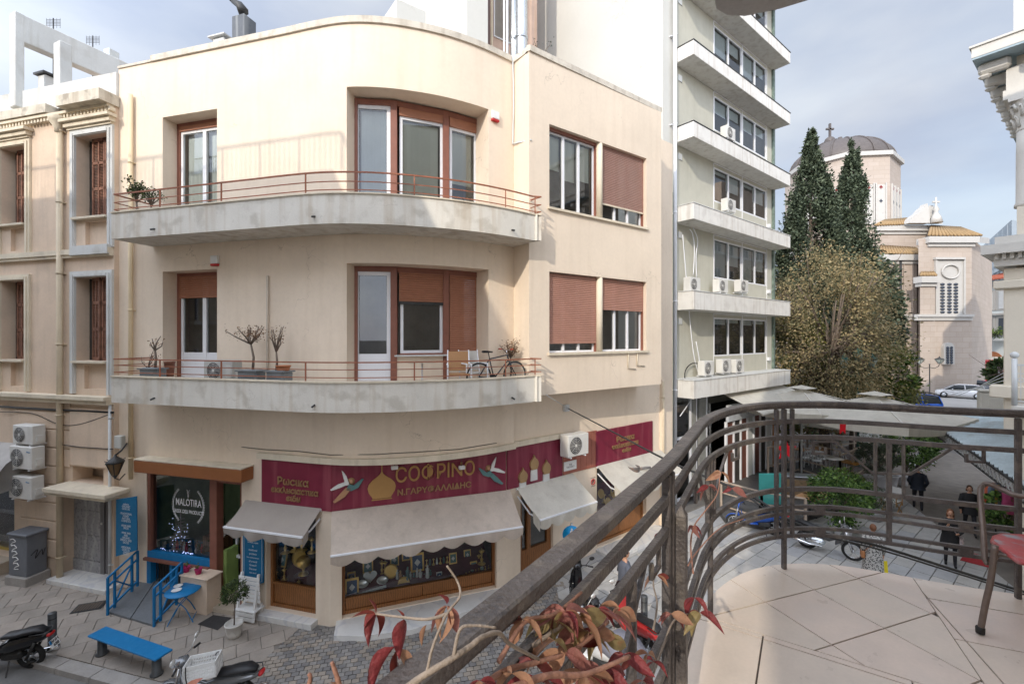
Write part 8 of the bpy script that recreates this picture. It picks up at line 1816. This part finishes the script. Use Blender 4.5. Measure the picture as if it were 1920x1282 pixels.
# bushes and planters
def bush(label, c, r, h, n, size, m, seed, cat='bush'):
    rnd = random.Random(seed); t = thing('bush', label, cat, c); f = MB(); tw = twigs(f, Vector(c), h*.9, r*.8, 9, rnd, .02); f.build('stems', BARK, t); g = MB(); crown(g, Vector(c)+Vector((0,0,h*.55)), r, r, h*.5, n, size, rnd, 50); g.build('foliage', m, t, 'stuff')
PTW = mat('white_planter_plastic', (.60,.60,.62), .5, var=.05)
BRG = mat('bright_bush_green', (.05,.12,.03), .45, var=.1, bump=0, island=.5, hue=(.13,.21,.05), trans=.25); OLV = mat('olive_tree_green', (.08,.11,.07), .6, bump=0, island=.5, hue=(.11,.14,.09), trans=.2); YEG = mat('yellow_green_bush', (.13,.16,.04), .5, bump=0, island=.4, trans=.25)
for px, py, r, h, n, sz, m, lb in ((1570,995,.95,1.75,5200,.10,BRG,'large glossy green bush behind the motorcycle'),(1600,965,.6,1.2,2200,.08,BRG,'second green bush merging with the large glossy one'),(1578,935,.42,1.05,1300,.07,YEG,'yellow green round bush in front of the patio heater'),(1622,945,.4,.85,1000,.06,YEG,'small feathery yellow green bush beside the director chair'),(1640,965,.55,.75,1300,.06,OLV,'low grey green shrub left of the director chair'),
    (1642,905,.75,1.9,3800,.09,OLV,'grey green olive tree in a white planter'),(1672,890,.5,1.5,1800,.08,OLV,'thin olive shrub behind the white planters'),(1700,895,.85,2.1,4200,.11,BRG,'tall dark green shrub where the man walks past'),(1738,868,.62,1.7,2800,.12,BRG,'round clipped green bush in a grey white planter'),(1730,838,.8,1.3,2000,.1,GREENS[0],'dark feathery shrub at the far end of the planters'),(1530,828,1.6,1.3,3000,.12,BRG,'row of green shrubs under the parasols'),(1752,842,.7,1.5,2200,.12,BRG,'green bush further up the lane past the clipped one'),(1762,822,.8,1.4,2000,.12,BRG,'farthest green bush along the lane')):
    c = gp(px, py); bush(lb, c+Vector((0,0,.25)), r, h, n, sz, m, int(px*7+py))
for i, (px, py, r, h) in enumerate(((1632,912,.26,.5),(1652,914,.26,.5),(1672,912,.26,.52),(1693,910,.22,.45),(1716,890,.3,.5),(1738,868,.45,.42),(1580,1004,.32,.35),(1640,975,.28,.35))): pot('planter', ['leftmost white planter under the olive tree','second white planter under the olive tree','third white planter beside the railing bar','white planter nearest the walking man','planter of the tall dark shrub','wide grey white planter of the round bush','planter under the large glossy bush','long white planter by the director chair'][i], gp(px,py), r, h, PTW, 16)
# white low wall with mural, director's chair
f = MB(); a, b = gp(1575,838), gp(1735,815); d = (b-a).normalized(); f.M = Matrix(((d.x,-d.y,0,a.x),(d.y,d.x,0,a.y),(0,0,1,0),(0,0,0,1))); f.bbox(0,(b-a).length,0,.25,0,1.5,.02); f.build('garden_wall', WHITEPL, None, None, 'low whitewashed wall under the parasols at the back of the terrace', 'wall')
c = gp(1672,960); t = thing('director_chair', 'bamboo director chair with white canvas seat in the street', 'chair', c); M_ = Matrix.Translation(c) @ Matrix.Rotation(.5, 4, 'Z'); BAM = mat('bamboo_wood', (.42,.25,.11), .5)
f = MB(M_)
for y in (-.24,.24): f.bar((-.25,y,0),(.25,y,.45),.03); f.bar((.25,y,0),(-.25,y,.45),.03); f.bar((-.25,y,.02),(.25,y,.02),.03); f.bar((-.25,y,.64),(.25,y,.64),.035); f.bar((-.25,y,.3),(-.25,y,.64),.03); f.bar((.25,y,.3),(.25,y,.95),.03); f.bar((-.25,y,.45),(.25,y,.45),.03)
f.build('frame', BAM, t); f = MB(M_); f.bbox(-.23,.23,-.24,.24,.45,.465,.004); f.build('seat', WHITEPAINT, t); f = MB(M_); f.bbox(.24,.26,-.24,.24,.72,.95,.004); f.build('backrest', WHITEPAINT, t)
# clothes rack, goods and foliage under the canopy
t = thing('clothes_rack', 'row of coloured jackets hanging at the stall under the canopy', 'clothes', gp(1885,965)); 
for k, (px, col) in enumerate(((1860,(.42,.10,.05)),(1866,(.10,.13,.18)),(1873,(.07,.09,.13)),(1880,(.42,.25,.05)),(1886,(.08,.08,.08)),(1893,(.45,.08,.2)))):
    c = at(px, 905+k*1.5, 13.4-.1*k); f = MB(Matrix.Translation(c)); f.loft([oval(0,0,0,.05,.05,10)[0:0] or [(.12*cos(q_),.07*sin(q_),0) for q_ in [2*pi*j/10 for j in range(10)]], [(.20*cos(q_),.10*sin(q_),-.15) for q_ in [2*pi*j/10 for j in range(10)]], [(.22*cos(q_),.11*sin(q_),-.75) for q_ in [2*pi*j/10 for j in range(10)]]]); f.build('jacket', mat('jacket_cloth_%d' % k, col, .9, var=.15, bump=.2), t)
bush('leafy green plant in a grey pot below the hanging jackets', at(1895,985,13.0)-Vector((0,0,.2)), .55, 1.2, 1400, .13, BRG, 77); pot('planter', 'grey pot of the leafy plant under the stall jackets', gp(1897,1040,.0), .3, .6, GREYPIPE)
t = thing('garment_stand', 'dark coat hanging on a stand in front of the stall', 'clothes', gp(1867,1000)); c = gp(1867,1002); f = MB(Matrix.Translation(c)); f.bar((0,0,0),(0,0,1.5),.03); f.bar((-.2,0,.02),(.2,0,.02),.03); f.build('stand', DARKMETAL, t); f = MB(Matrix.Translation(c)); f.loft([[(r_*cos(q_),r_*.5*sin(q_),z_) for q_ in [2*pi*j/10 for j in range(10)]] for r_, z_ in ((.08,1.5),(.2,1.38),(.2,1.0),(.24,.6))]); f.build('coat', BLACKP, t)
# yellow wet floor sign
c = gp(1652,1090); t = thing('warning_sign', 'yellow folding floor sign behind the woman in the speckled coat', 'sign', c); f = MB(Matrix.Translation(c)); YS = mat('safety_yellow', (.75,.60,.02), .5); f.slab([(-.14,0),(.14,0),(.09,.62),(-.09,.62)], -.1, -.085); f.build('front_panel', YS, t); f = MB(Matrix.Translation(c)); f.slab([(-.14,0),(.14,0),(.09,.62),(-.09,.62)], .085, .1); f.build('back_panel', YS, t)
# ============================================================= CARS
def car(label, body, loc, rz, L_=4.2, W_=1.75, Hh=1.45, van=False, rack=False):
    t = thing('parked_car', label, 'car', (0,0,0), 'cars parked near the church'); g = MB(); w2 = W_/2
    prof = [(-L_/2,.45,.85),(-L_/2+.05,.30,.95),(-L_/2+.5,.25,1),(0,.22,1),(L_/2-.5,.25,1),(L_/2-.05,.3,.95),(L_/2,.45,.88)]
    def sec(x, zt, wt, zm=.62): k = w2*wt; return [(x,-k*.92,.24),(x,-k,.4),(x,-k,zm),(x,-k*.93,zt),(x,0,zt+.04),(x,k*.93,zt),(x,k,zm),(x,k,.4),(x,k*.92,.24),(x,0,.2)]
    hb = .98 if van else .93
    g.loft([sec(-L_/2,.62,.82,.5), sec(-L_/2+.12,hb,.94), sec(-L_/2+.6,hb+.03,1), sec(0,hb,1), sec(L_*.16,hb-.02,1), sec(L_/2-.7,.86,.98), sec(L_/2-.15,.72,.9), sec(L_/2,.55,.75,.45)]); g.build('body', body, t)
    def cs(x, z0, z1, k0, k1): return [(x,-w2*k0,z0),(x,-w2*k1,z1),(x,0,z1+.03),(x,w2*k1,z1),(x,w2*k0,z0),(x,0,z0)]
    g = MB(); g.loft([cs(-L_/2+.08,.9,.95,.86,.8), cs(-L_/2+.38,.92,Hh-.12,.9,.72), cs(-L_/2+1.2,.92,Hh-.02,.92,.74), cs(.1,.92,Hh-.03,.92,.74), cs(.55,.92,Hh-.12,.92,.72), cs(L_*.31,.88,.93,.86,.8)]); cb = g.build('glasshouse', mat('car_window_glass', (.02,.025,.03), .08, var=0, bump=0) if 'car_window_glass' not in MATS else MATS['car_window_glass'], t)
    g = MB(); g.loft([[(x,-w2*.70,z),(x,-w2*.4,z+.05),(x,w2*.4,z+.05),(x,w2*.70,z),(x,0,z-.03)] for x, z in ((-L_/2+.30,Hh-.10),(-L_/2+1.2,Hh),(.1,Hh-.01),(.58,Hh-.10))])
    for s in (-1,1):
        for xa, xb in ((.55,L_*.31),(-L_/2+.36,-L_/2+.10)): g.bar((xa,s*w2*.73,Hh-.1),(xb,s*w2*.83,.92),.06)
        g.bar((-.35,s*w2*.76,Hh-.06),(-.4,s*w2*.93,.93),.07)
    g.build('roof', body, t)
    for x in (-L_*.31, L_*.31):
        for s in (-1,1):
            g = MB(Matrix.Translation((x,s*(w2-.09),.31)) @ Matrix.Rotation(pi/2,4,'X')); g.lathe([(.12,-.11),(.30,-.11),(.32,-.06),(.32,.06),(.30,.11),(.12,.11)], (0,0,0), 18); wh = g.build('wheel', RUBBER, t)
            g = MB(Matrix.Translation((x,s*(w2-.09),.31)) @ Matrix.Rotation(pi/2,4,'X')); g.lathe([(.02,-.115*s*-1),(.20,-.118*s*-1)], (0,0,0), 12); g.lathe([(.02,-.12),(.2,-.12),(.2,.12),(.02,.12)], (0,0,0), 12); g.build('rim', GALV, wh)
    for s in (-1,1):
        g = MB(); g.ball((-L_/2+.12,s*w2*.72,.80), .08, .16, .08, 8); g.build('tail_light', MATS['red_lens'], t); g = MB(); g.ball((L_/2-.18,s*w2*.68,.66), .14, .18, .07, 8); g.build('headlight', MATS['headlight_glass'], t)
        g = MB(); g.ball((.62,s*(w2+.08),.98), .07, .09, .06, 8); g.build('wing_mirror', body, t)
    if rack:
        g = MB(); [g.bar((x,-w2*.72,Hh+.12),(x,w2*.72,Hh+.12),.06) for x in (-1.4,-.9,-.4,.1)]; [g.bar((-1.5,s*w2*.72,Hh+.13),(.3,s*w2*.72,Hh+.13),.06) for s in (-1,1)]; [g.bar((x,s*w2*.7,Hh-.02),(x,s*w2*.7,Hh+.12),.05) for s in (-1,1) for x in (-1.3,.1)]; g.build('roof_rack', BLACKP, t)
    turn(t, loc, rz); return t
CWH = mat('white_car_paint', (.70,.71,.73), .2, var=0, bump=0, coat=.6); CBL = mat('blue_car_paint', (.01,.06,.30), .2, var=0, bump=0, coat=.6); CDB = mat('dark_blue_car_paint', (.03,.05,.09), .2, var=0, bump=0, coat=.6)
c = gp(1815,747); car('white hatchback parked side on in front of the church', CWH, c+Vector((0,.9,.0)), radians(137), 4.3, 1.8, 1.48)
c = gp(1840,740); car('dark blue hatchback parked behind the white one', CDB, c+Vector((1.0,2.5,.0)), radians(140), 4.2, 1.8, 1.5)
c = gp(1780,738); car('dark car mostly hidden at the left behind the white hatchback', CDB, c+Vector((0,2.2,0)), radians(135), 4.0, 1.75, 1.4)
c = at(1711,755,41); car('blue car with a black roof rack just above the handrail', CBL, Vector((c.x,c.y,c.z-1.25)) if c.z > 1.2 else Vector((c.x,c.y,-.05)), radians(165), 4.0, 1.7, 1.75, True, True)
c = gp(1862,706); car('silver car parked by the red kiosks', mat('silver_car_paint', (.45,.46,.48), .25, metal=.4, var=0, bump=0, coat=.5), c, radians(140), 4.2, 1.75, 1.45)
# ============================================================= BICYCLE, CHAIRS, TABLE ON THE LOWER BALCONY
zfl = 5.52
bk = thing('bicycle', 'black bicycle with red grips leaning on the lower balcony wall', 'bicycle', (0,0,0)); R = .33
def bw(x):
    g = MB(); g.tube([(x+R*cos(q_),0,R+R*sin(q_)) for q_ in [2*pi*j/26 for j in range(26)]], .02, 6, closed=True); o = g.build('wheel', RUBBER, bk); g = MB(); g.tube([(x+(R-.025)*cos(q_),0,R+(R-.025)*sin(q_)) for q_ in [2*pi*j/26 for j in range(26)]], .008, 4, closed=True)
    for k in range(16): a = 2*pi*k/16; g.bar((x,0,R),(x+R*.93*cos(a),0,R+R*.93*sin(a)),.003)
    g.build('rim', GALV, o)
bw(0); bw(1.05); BKM = mat('dark_bicycle_frame', (.03,.035,.045), .3, bump=0)
g = MB(); P0, BB, ST, HT, HB, FR = (0,0,R),(.43,0,.28),(.30,0,.75),(.82,0,.84),(.86,0,.72),(1.05,0,R)
for a, b in ((P0,BB),(BB,ST),(ST,HT),(HB,BB),(P0,ST)): g.tube([a,b], .016, 7)
g.tube([HT,HB], .02, 7); g.tube([HB,(.97,.05,.45),(1.05,.05,R)], .014, 6); g.tube([HB,(.97,-.05,.45),(1.05,-.05,R)], .014, 6); g.build('frame', BKM, bk)
g = MB(); g.tube([ST,(.27,0,.90)], .013, 6); g.loft([oval(.12,0,.93,.08,.03), oval(.22,0,.93,.06,.03), oval(.38,0,.92,.02,.02)]); g.build('saddle', BLACKP, bk)
g = MB(); g.tube([HT,(.80,0,.95)], .014, 6); g.tube([(.78,-.3,.98),(.82,0,.96),(.78,.3,.98)], .012, 6); g.build('handlebar', CHROME, bk)
for s in (-1,1): g = MB(); g.tube([(.785,s*.19,.975),(.775,s*.31,.985)], .018, 7); g.build('grip', mat('red_rubber_grip', (.4,.06,.04), .6) if 'red_rubber_grip' not in MATS else MATS['red_rubber_grip'], bk)
g = MB(); g.lathe([(.02,-.01),(.10,-.005),(.10,.005),(.02,.01)], (0,0,0), 12); g.v = [Vector((p.x+.43, p.z+.04, p.y+.28)) for p in g.v]; g.bar((.43,.05,.28),(.53,.06,.16),.02); g.bar((.43,-.05,.28),(.33,-.06,.40),.02); g.build('crank_set', DARKMETAL, bk)
a = U.P(U.s(898,.58), zfl, .58); b = U.P(U.s(970,.58), zfl, .58); dd = Vector((b.x-a.x,b.y-a.y,0)); turn(bk, a, atan2(dd.y,dd.x))
bk2 = dup_src = None
def armchair(label, c, rz, mback):
    t = thing('balcony_chair', label, 'chair', (0,0,0), 'aluminium armchairs on the balcony'); 
    g = MB(); g.bbox(-.24,.24,-.22,.22,.40,.43,.01); g.build('seat', mback, t); g = MB(); g.M = Matrix.Translation((0,.22,.43)) @ Matrix.Rotation(radians(-12),4,'X'); g.bbox(-.24,.24,-.012,.012,.05,.52,.008); g.build('backrest', mback, t)
    for s in (-1,1): g = MB(); g.tube(spline([(s*.27,-.24,0),(s*.27,-.24,.58),(s*.27,-.2,.64),(s*.27,.18,.64),(s*.26,.26,.62)],4), .02, 7); g.tube([(s*.26,.24,0),(s*.26,.22,.43),(s*.25,.34,.97)], .016, 7); g.build('arm_frame', WHITEFR, t)
    turn(t, c, rz)
armchair('aluminium armchair with tan fabric back on the lower balcony', U.P(U.s(862,.55), zfl, .5), radians(10), mat('tan_sling_fabric', (.38,.21,.10), .8)); armchair('aluminium armchair with pale grey back next to the bicycle', U.P(U.s(889,.4), zfl, .35), radians(28), mat('pale_grey_sling_fabric', (.50,.48,.44), .8))
c = U.P(U.s(792,.55), zfl, .5); t = thing('balcony_table', 'small round cream table on the lower balcony under the big window', 'table', c); g = MB(Matrix.Translation(c)); g.lathe([(.02,.70),(.33,.70),(.33,.725),(.001,.73)], (0,0,0), 24); g.build('table_top', STUCCO3, t); g = MB(Matrix.Translation(c)); g.tube([(0,0,0),(0,0,.7)], .02, 8); g.build('leg', WHITEFR, t)
# ============================================================= PEOPLE
SKIN = mat('skin', (.48,.27,.18), .55, var=.04, bump=.02)
def person(label, loc, rz, h, top, bottom, hair, coat=.0, stride=.25, arms='down', topm2=None, shoe=BLACKP, sit=False, bag=None, hairlen=.0):
    t = thing('person', label, 'person', (0,0,0)); s = h/1.75
    hip, kn, an = .92, .50, .08; st = stride
    J = {'pel':(0,0,.96),'spi':(0,.0,1.15),'che':(0,.01,1.35),'nec':(0,0,1.50),'hea':(0,-.01,1.58)}
    E_ = [('pel','spi'),('spi','che'),('che','nec'),('nec','hea')]; Rr = {'pel':.135,'spi':.12,'che':.14,'nec':.055,'hea':.055}
    for sd, n_ in ((-1,'l'),(1,'r')):
        f_ = st*sd; J['h'+n_] = (.09*sd,0,.90); J['k'+n_] = (.10*sd,-.03-f_*.45,.50); J['a'+n_] = (.10*sd,-f_+(.05 if f_ < 0 else 0),.09+(.06 if f_ < -.1 else 0)); J['t'+n_] = (.11*sd,-f_-.15,.04+(.01 if f_ < -.1 else 0))
        E_ += [('pel','h'+n_),('h'+n_,'k'+n_),('k'+n_,'a'+n_),('a'+n_,'t'+n_)]; Rr.update({'h'+n_:.095,'k'+n_:.06,'a'+n_:.042,'t'+n_:.035})
        J['s'+n_] = (.18*sd,.01,1.42)
        if arms == 'down': J['e'+n_] = (.25*sd,.03+f_*.2,1.14); J['w'+n_] = (.25*sd,-.04+f_*.5,.90); hd = Vector((0,-.02,-1))
        elif arms == 'pocket': J['e'+n_] = (.27*sd,.08,1.14); J['w'+n_] = (.20*sd,-.06,.95); hd = Vector((-.3*sd,-.2,-.8))
        elif arms == 'phone': J['e'+n_] = (.24*sd,-.08,1.13); J['w'+n_] = (.07*sd if sd < 0 else .16,-.30,1.32 if sd < 0 else 1.12); hd = Vector((.1*-sd,-.3,.7)) if sd < 0 else Vector((-.3,-.8,.2))
        else: J['e'+n_] = (.27*sd,.02,1.15); J['w'+n_] = (.15*sd,-.24,1.12); hd = Vector((-.5*sd,-.8,.0))
        E_ += [('che','s'+n_),('s'+n_,'e'+n_),('e'+n_,'w'+n_)]; Rr.update({'s'+n_:.062,'e'+n_:.044,'w'+n_:.03}); hd.normalize(); w_ = Vector(J['w'+n_]); pm = w_+hd*.08; J['p'+n_] = tuple(pm); E_.append(('w'+n_,'p'+n_)); Rr['p'+n_] = .03
        sdv = hd.orthogonal().normalized()
        for k in range(4): J['f%d%s' % (k,n_)] = tuple(pm+hd*(.055+.012*(1.5-abs(k-1.5)))+sdv*(.018*(k-1.5))); E_.append(('p'+n_,'f%d%s' % (k,n_))); Rr['f%d%s' % (k,n_)] = .009
        J['u'+n_] = tuple(w_+hd*.05+sdv*.05); E_.append(('w'+n_,'u'+n_)); Rr['u'+n_] = .010
    names = list(J); me = bpy.data.meshes.new('body'); me.from_pydata([Vector(J[n_])*s for n_ in names], [(names.index(a), names.index(b)) for a, b in E_], []); o = bpy.data.objects.new('body', me); COL.objects.link(o)
    o.modifiers.new('skin','SKIN'); o.modifiers.new('sub','SUBSURF').levels = 1; o.modifiers['sub'].render_levels = 1
    for i, n_ in enumerate(names): v = me.skin_vertices[0].data[i]; v.radius = (Rr[n_]*s*(1.25 if n_ in ('pel','che','spi') else 1), Rr[n_]*s*(.85 if n_ in ('pel','che','spi') else 1)); v.use_root = n_ == 'pel'
    dg = bpy.context.evaluated_depsgraph_get(); m2 = bpy.data.meshes.new_from_object(o.evaluated_get(dg)); bpy.data.objects.remove(o); m2.name = 'body'
    for m in (top, bottom, SKIN, shoe): m2.materials.append(m)
    hands = [Vector(J['p'+n_])*s for n_ in 'lr']
    for p in m2.polygons:
        c = p.center; hz = c.z/s
        mi = 0 if hz > .93 else 1
        if hz < .10: mi = 3
        if hz > 1.49 and abs(c.x) < .1*s: mi = 2
        if any((c-q).length < .10*s for q in hands): mi = 2
        p.material_index = mi; p.use_smooth = True
    o = bpy.data.objects.new('body', m2); COL.objects.link(o); place(o, (0,0,0), t)
    g = MB(); hc = Vector((0,-.015,1.655))*s; g.ball(hc, .075*s, .092*s, .112*s, 14); g.ball(hc+Vector((0,-.092*s,-.012*s)), .014*s, .022*s, .022*s, 6)
    for sd in (-1,1): g.ball(hc+Vector((sd*.075*s,.005,0)), .012*s, .018*s, .028*s, 6)
    g.build('head', SKIN, t); g = MB()
    for sd in (-1,1): g.ball(hc+Vector((sd*.028*s,-.083*s,.012*s)), .011*s, .008*s, .008*s, 6)
    g.ball(hc+Vector((0,-.084*s,-.052*s)), .022*s, .008*s, .006*s, 6); g.build('face_features', mat('face_detail', (.10,.03,.03), .5) if 'face_detail' not in MATS else MATS['face_detail'], t)
    g = MB(); g.ball(hc+Vector((0,.022*s,.025*s)), .086*s, .098*s, .108*s, 14)
    if hairlen: g.loft([[(rr*cos(q_)*s, (.05+rr*.6*sin(q_))*s, z_*s) for q_ in [2*pi*j/10 for j in range(10)]] for rr, z_ in ((.085,1.66),(.10,1.56),(.09,1.66-hairlen),(.05,1.62-hairlen))])
    g.build('hair', hair, t)
    if coat:
        g = MB(); n = 16
        g.loft([[(a_*cos(2*pi*k/n)*s, (.01+b_*sin(2*pi*k/n))*s, z_*s) for k in range(n)] for a_, b_, z_ in ((.07,.065,1.50),(.17,.115,1.455),(.205,.14,1.36),(.195,.145,1.15),(.205,.15,.98),(.225+coat*.05,.17,.96-coat*.5),(.23+coat*.06,.18+.02,.96-coat))], cap=False); g.build('coat', topm2 or top, t)
        for n_ in 'lr':
            g = MB(); g.tube([Vector(J['s'+n_])*s, Vector(J['e'+n_])*s, (Vector(J['w'+n_])*.95+Vector(J['e'+n_])*.05)*s], [.078*s,.064*s,.05*s], 10); g.build('sleeve', topm2 or top, t)
    if bag: g = MB(); g.tube([(-.14*s,.0,1.47*s),(.05*s,-.17*s,1.2*s),(.22*s,-.05*s,.95*s)], .012, 5); g.tube([(-.14*s,.0,1.47*s),(.05*s,.17*s,1.2*s),(.22*s,.05*s,.95*s)], .012, 5); g.bbox(.2*s,.3*s,-.13*s,.13*s,.75*s,.96*s,.02); g.build('shoulder_bag', bag, t)
    turn(t, loc, rz); ORG[t.name] = Vector(loc); return t
BLKC = mat('black_quilted_cloth', (.018,.018,.02), .8, var=.2, bump=.3, bs=30); NAVY = mat('navy_jacket_cloth', (.02,.026,.04), .8, var=.15, bump=.2); DKP = mat('dark_trouser_cloth', (.025,.025,.03), .9, var=.15, bump=.1); HBR = mat('brown_hair', (.09,.045,.025), .6, var=.2, bump=.3, bs=90); HDK = mat('dark_hair', (.02,.017,.015), .6, var=.2, bump=.3, bs=90); HAU = mat('auburn_hair', (.16,.065,.03), .6, var=.2, bump=.3, bs=90)
SPK = mat('speckled_wool_coat', (.30,.30,.29), .95, var=.1, bump=.3); 
_n = SPK.node_tree; _v = _n.nodes.new('ShaderNodeTexVoronoi'); _v.inputs['Scale'].default_value = 26; _g = _n.nodes.new('ShaderNodeNewGeometry'); _n.links.new(_g.outputs['Position'], _v.inputs['Vector']); _r = _n.nodes.new('ShaderNodeValToRGB'); _r.color_ramp.elements[0].position = .38; _r.color_ramp.elements[1].position = .5; _r.color_ramp.elements[0].color = (.05,.05,.05,1); _r.color_ramp.elements[1].color = (.42,.41,.39,1); _n.links.new(_v.outputs[0], _r.inputs[0]); _n.links.new(_r.outputs[0], _n.nodes['Principled BSDF'].inputs['Base Color'])
TAN = mat('tan_leather', (.35,.15,.06), .5)
def face(v): return atan2(v.y, v.x)+pi/2
away = Vector((.62,.78,0)); toward = Vector((-.6,-.8,0))
person('man in a dark jacket and trousers walking away with hands in his pockets', gp(1721,957), face(away), 1.76, NAVY, DKP, HDK, .12, .22, 'pocket')
person('woman in a black padded jacket walking towards the camera by the jackets', gp(1818,1001), face(toward), 1.66, BLKC, DKP, HBR, .22, .26, 'down', hairlen=.02, bag=None)
person('woman in a long black coat standing by the red mat with a printed bag', gp(1782,1060), face(Vector((-.65,-.75,0))), 1.66, BLKC, DKP, HAU, .36, .08, 'phone', hairlen=.16, bag=mat('printed_cloth_bag', (.45,.38,.38), .8, var=.4, vs=30))
person('woman in a speckled grey coat seen from behind beside the motorcycle wheel', gp(1637,1094), face(Vector((.5,.86,0))), 1.62, SPK, DKP, HAU, .55, .10, 'down', bag=TAN)
person('person in blue jeans and a dark top standing by the scooters below the railing', gp(1172,1165), face(Vector((.8,.2,0))), 1.72, mat('grey_blue_top', (.09,.10,.13), .8), mat('blue_denim', (.07,.14,.24), .85, var=.2, vs=8), HDK, .06, .12, 'front')
p = gp(1459,975,.0); person('person with short brown hair sitting behind the railing posts on the terrace', Vector((p.x+1.2,p.y+2.2,-.42)), face(Vector((-.3,-.9,0))), 1.68, BLKC, DKP, HBR, .1, .05, 'front')
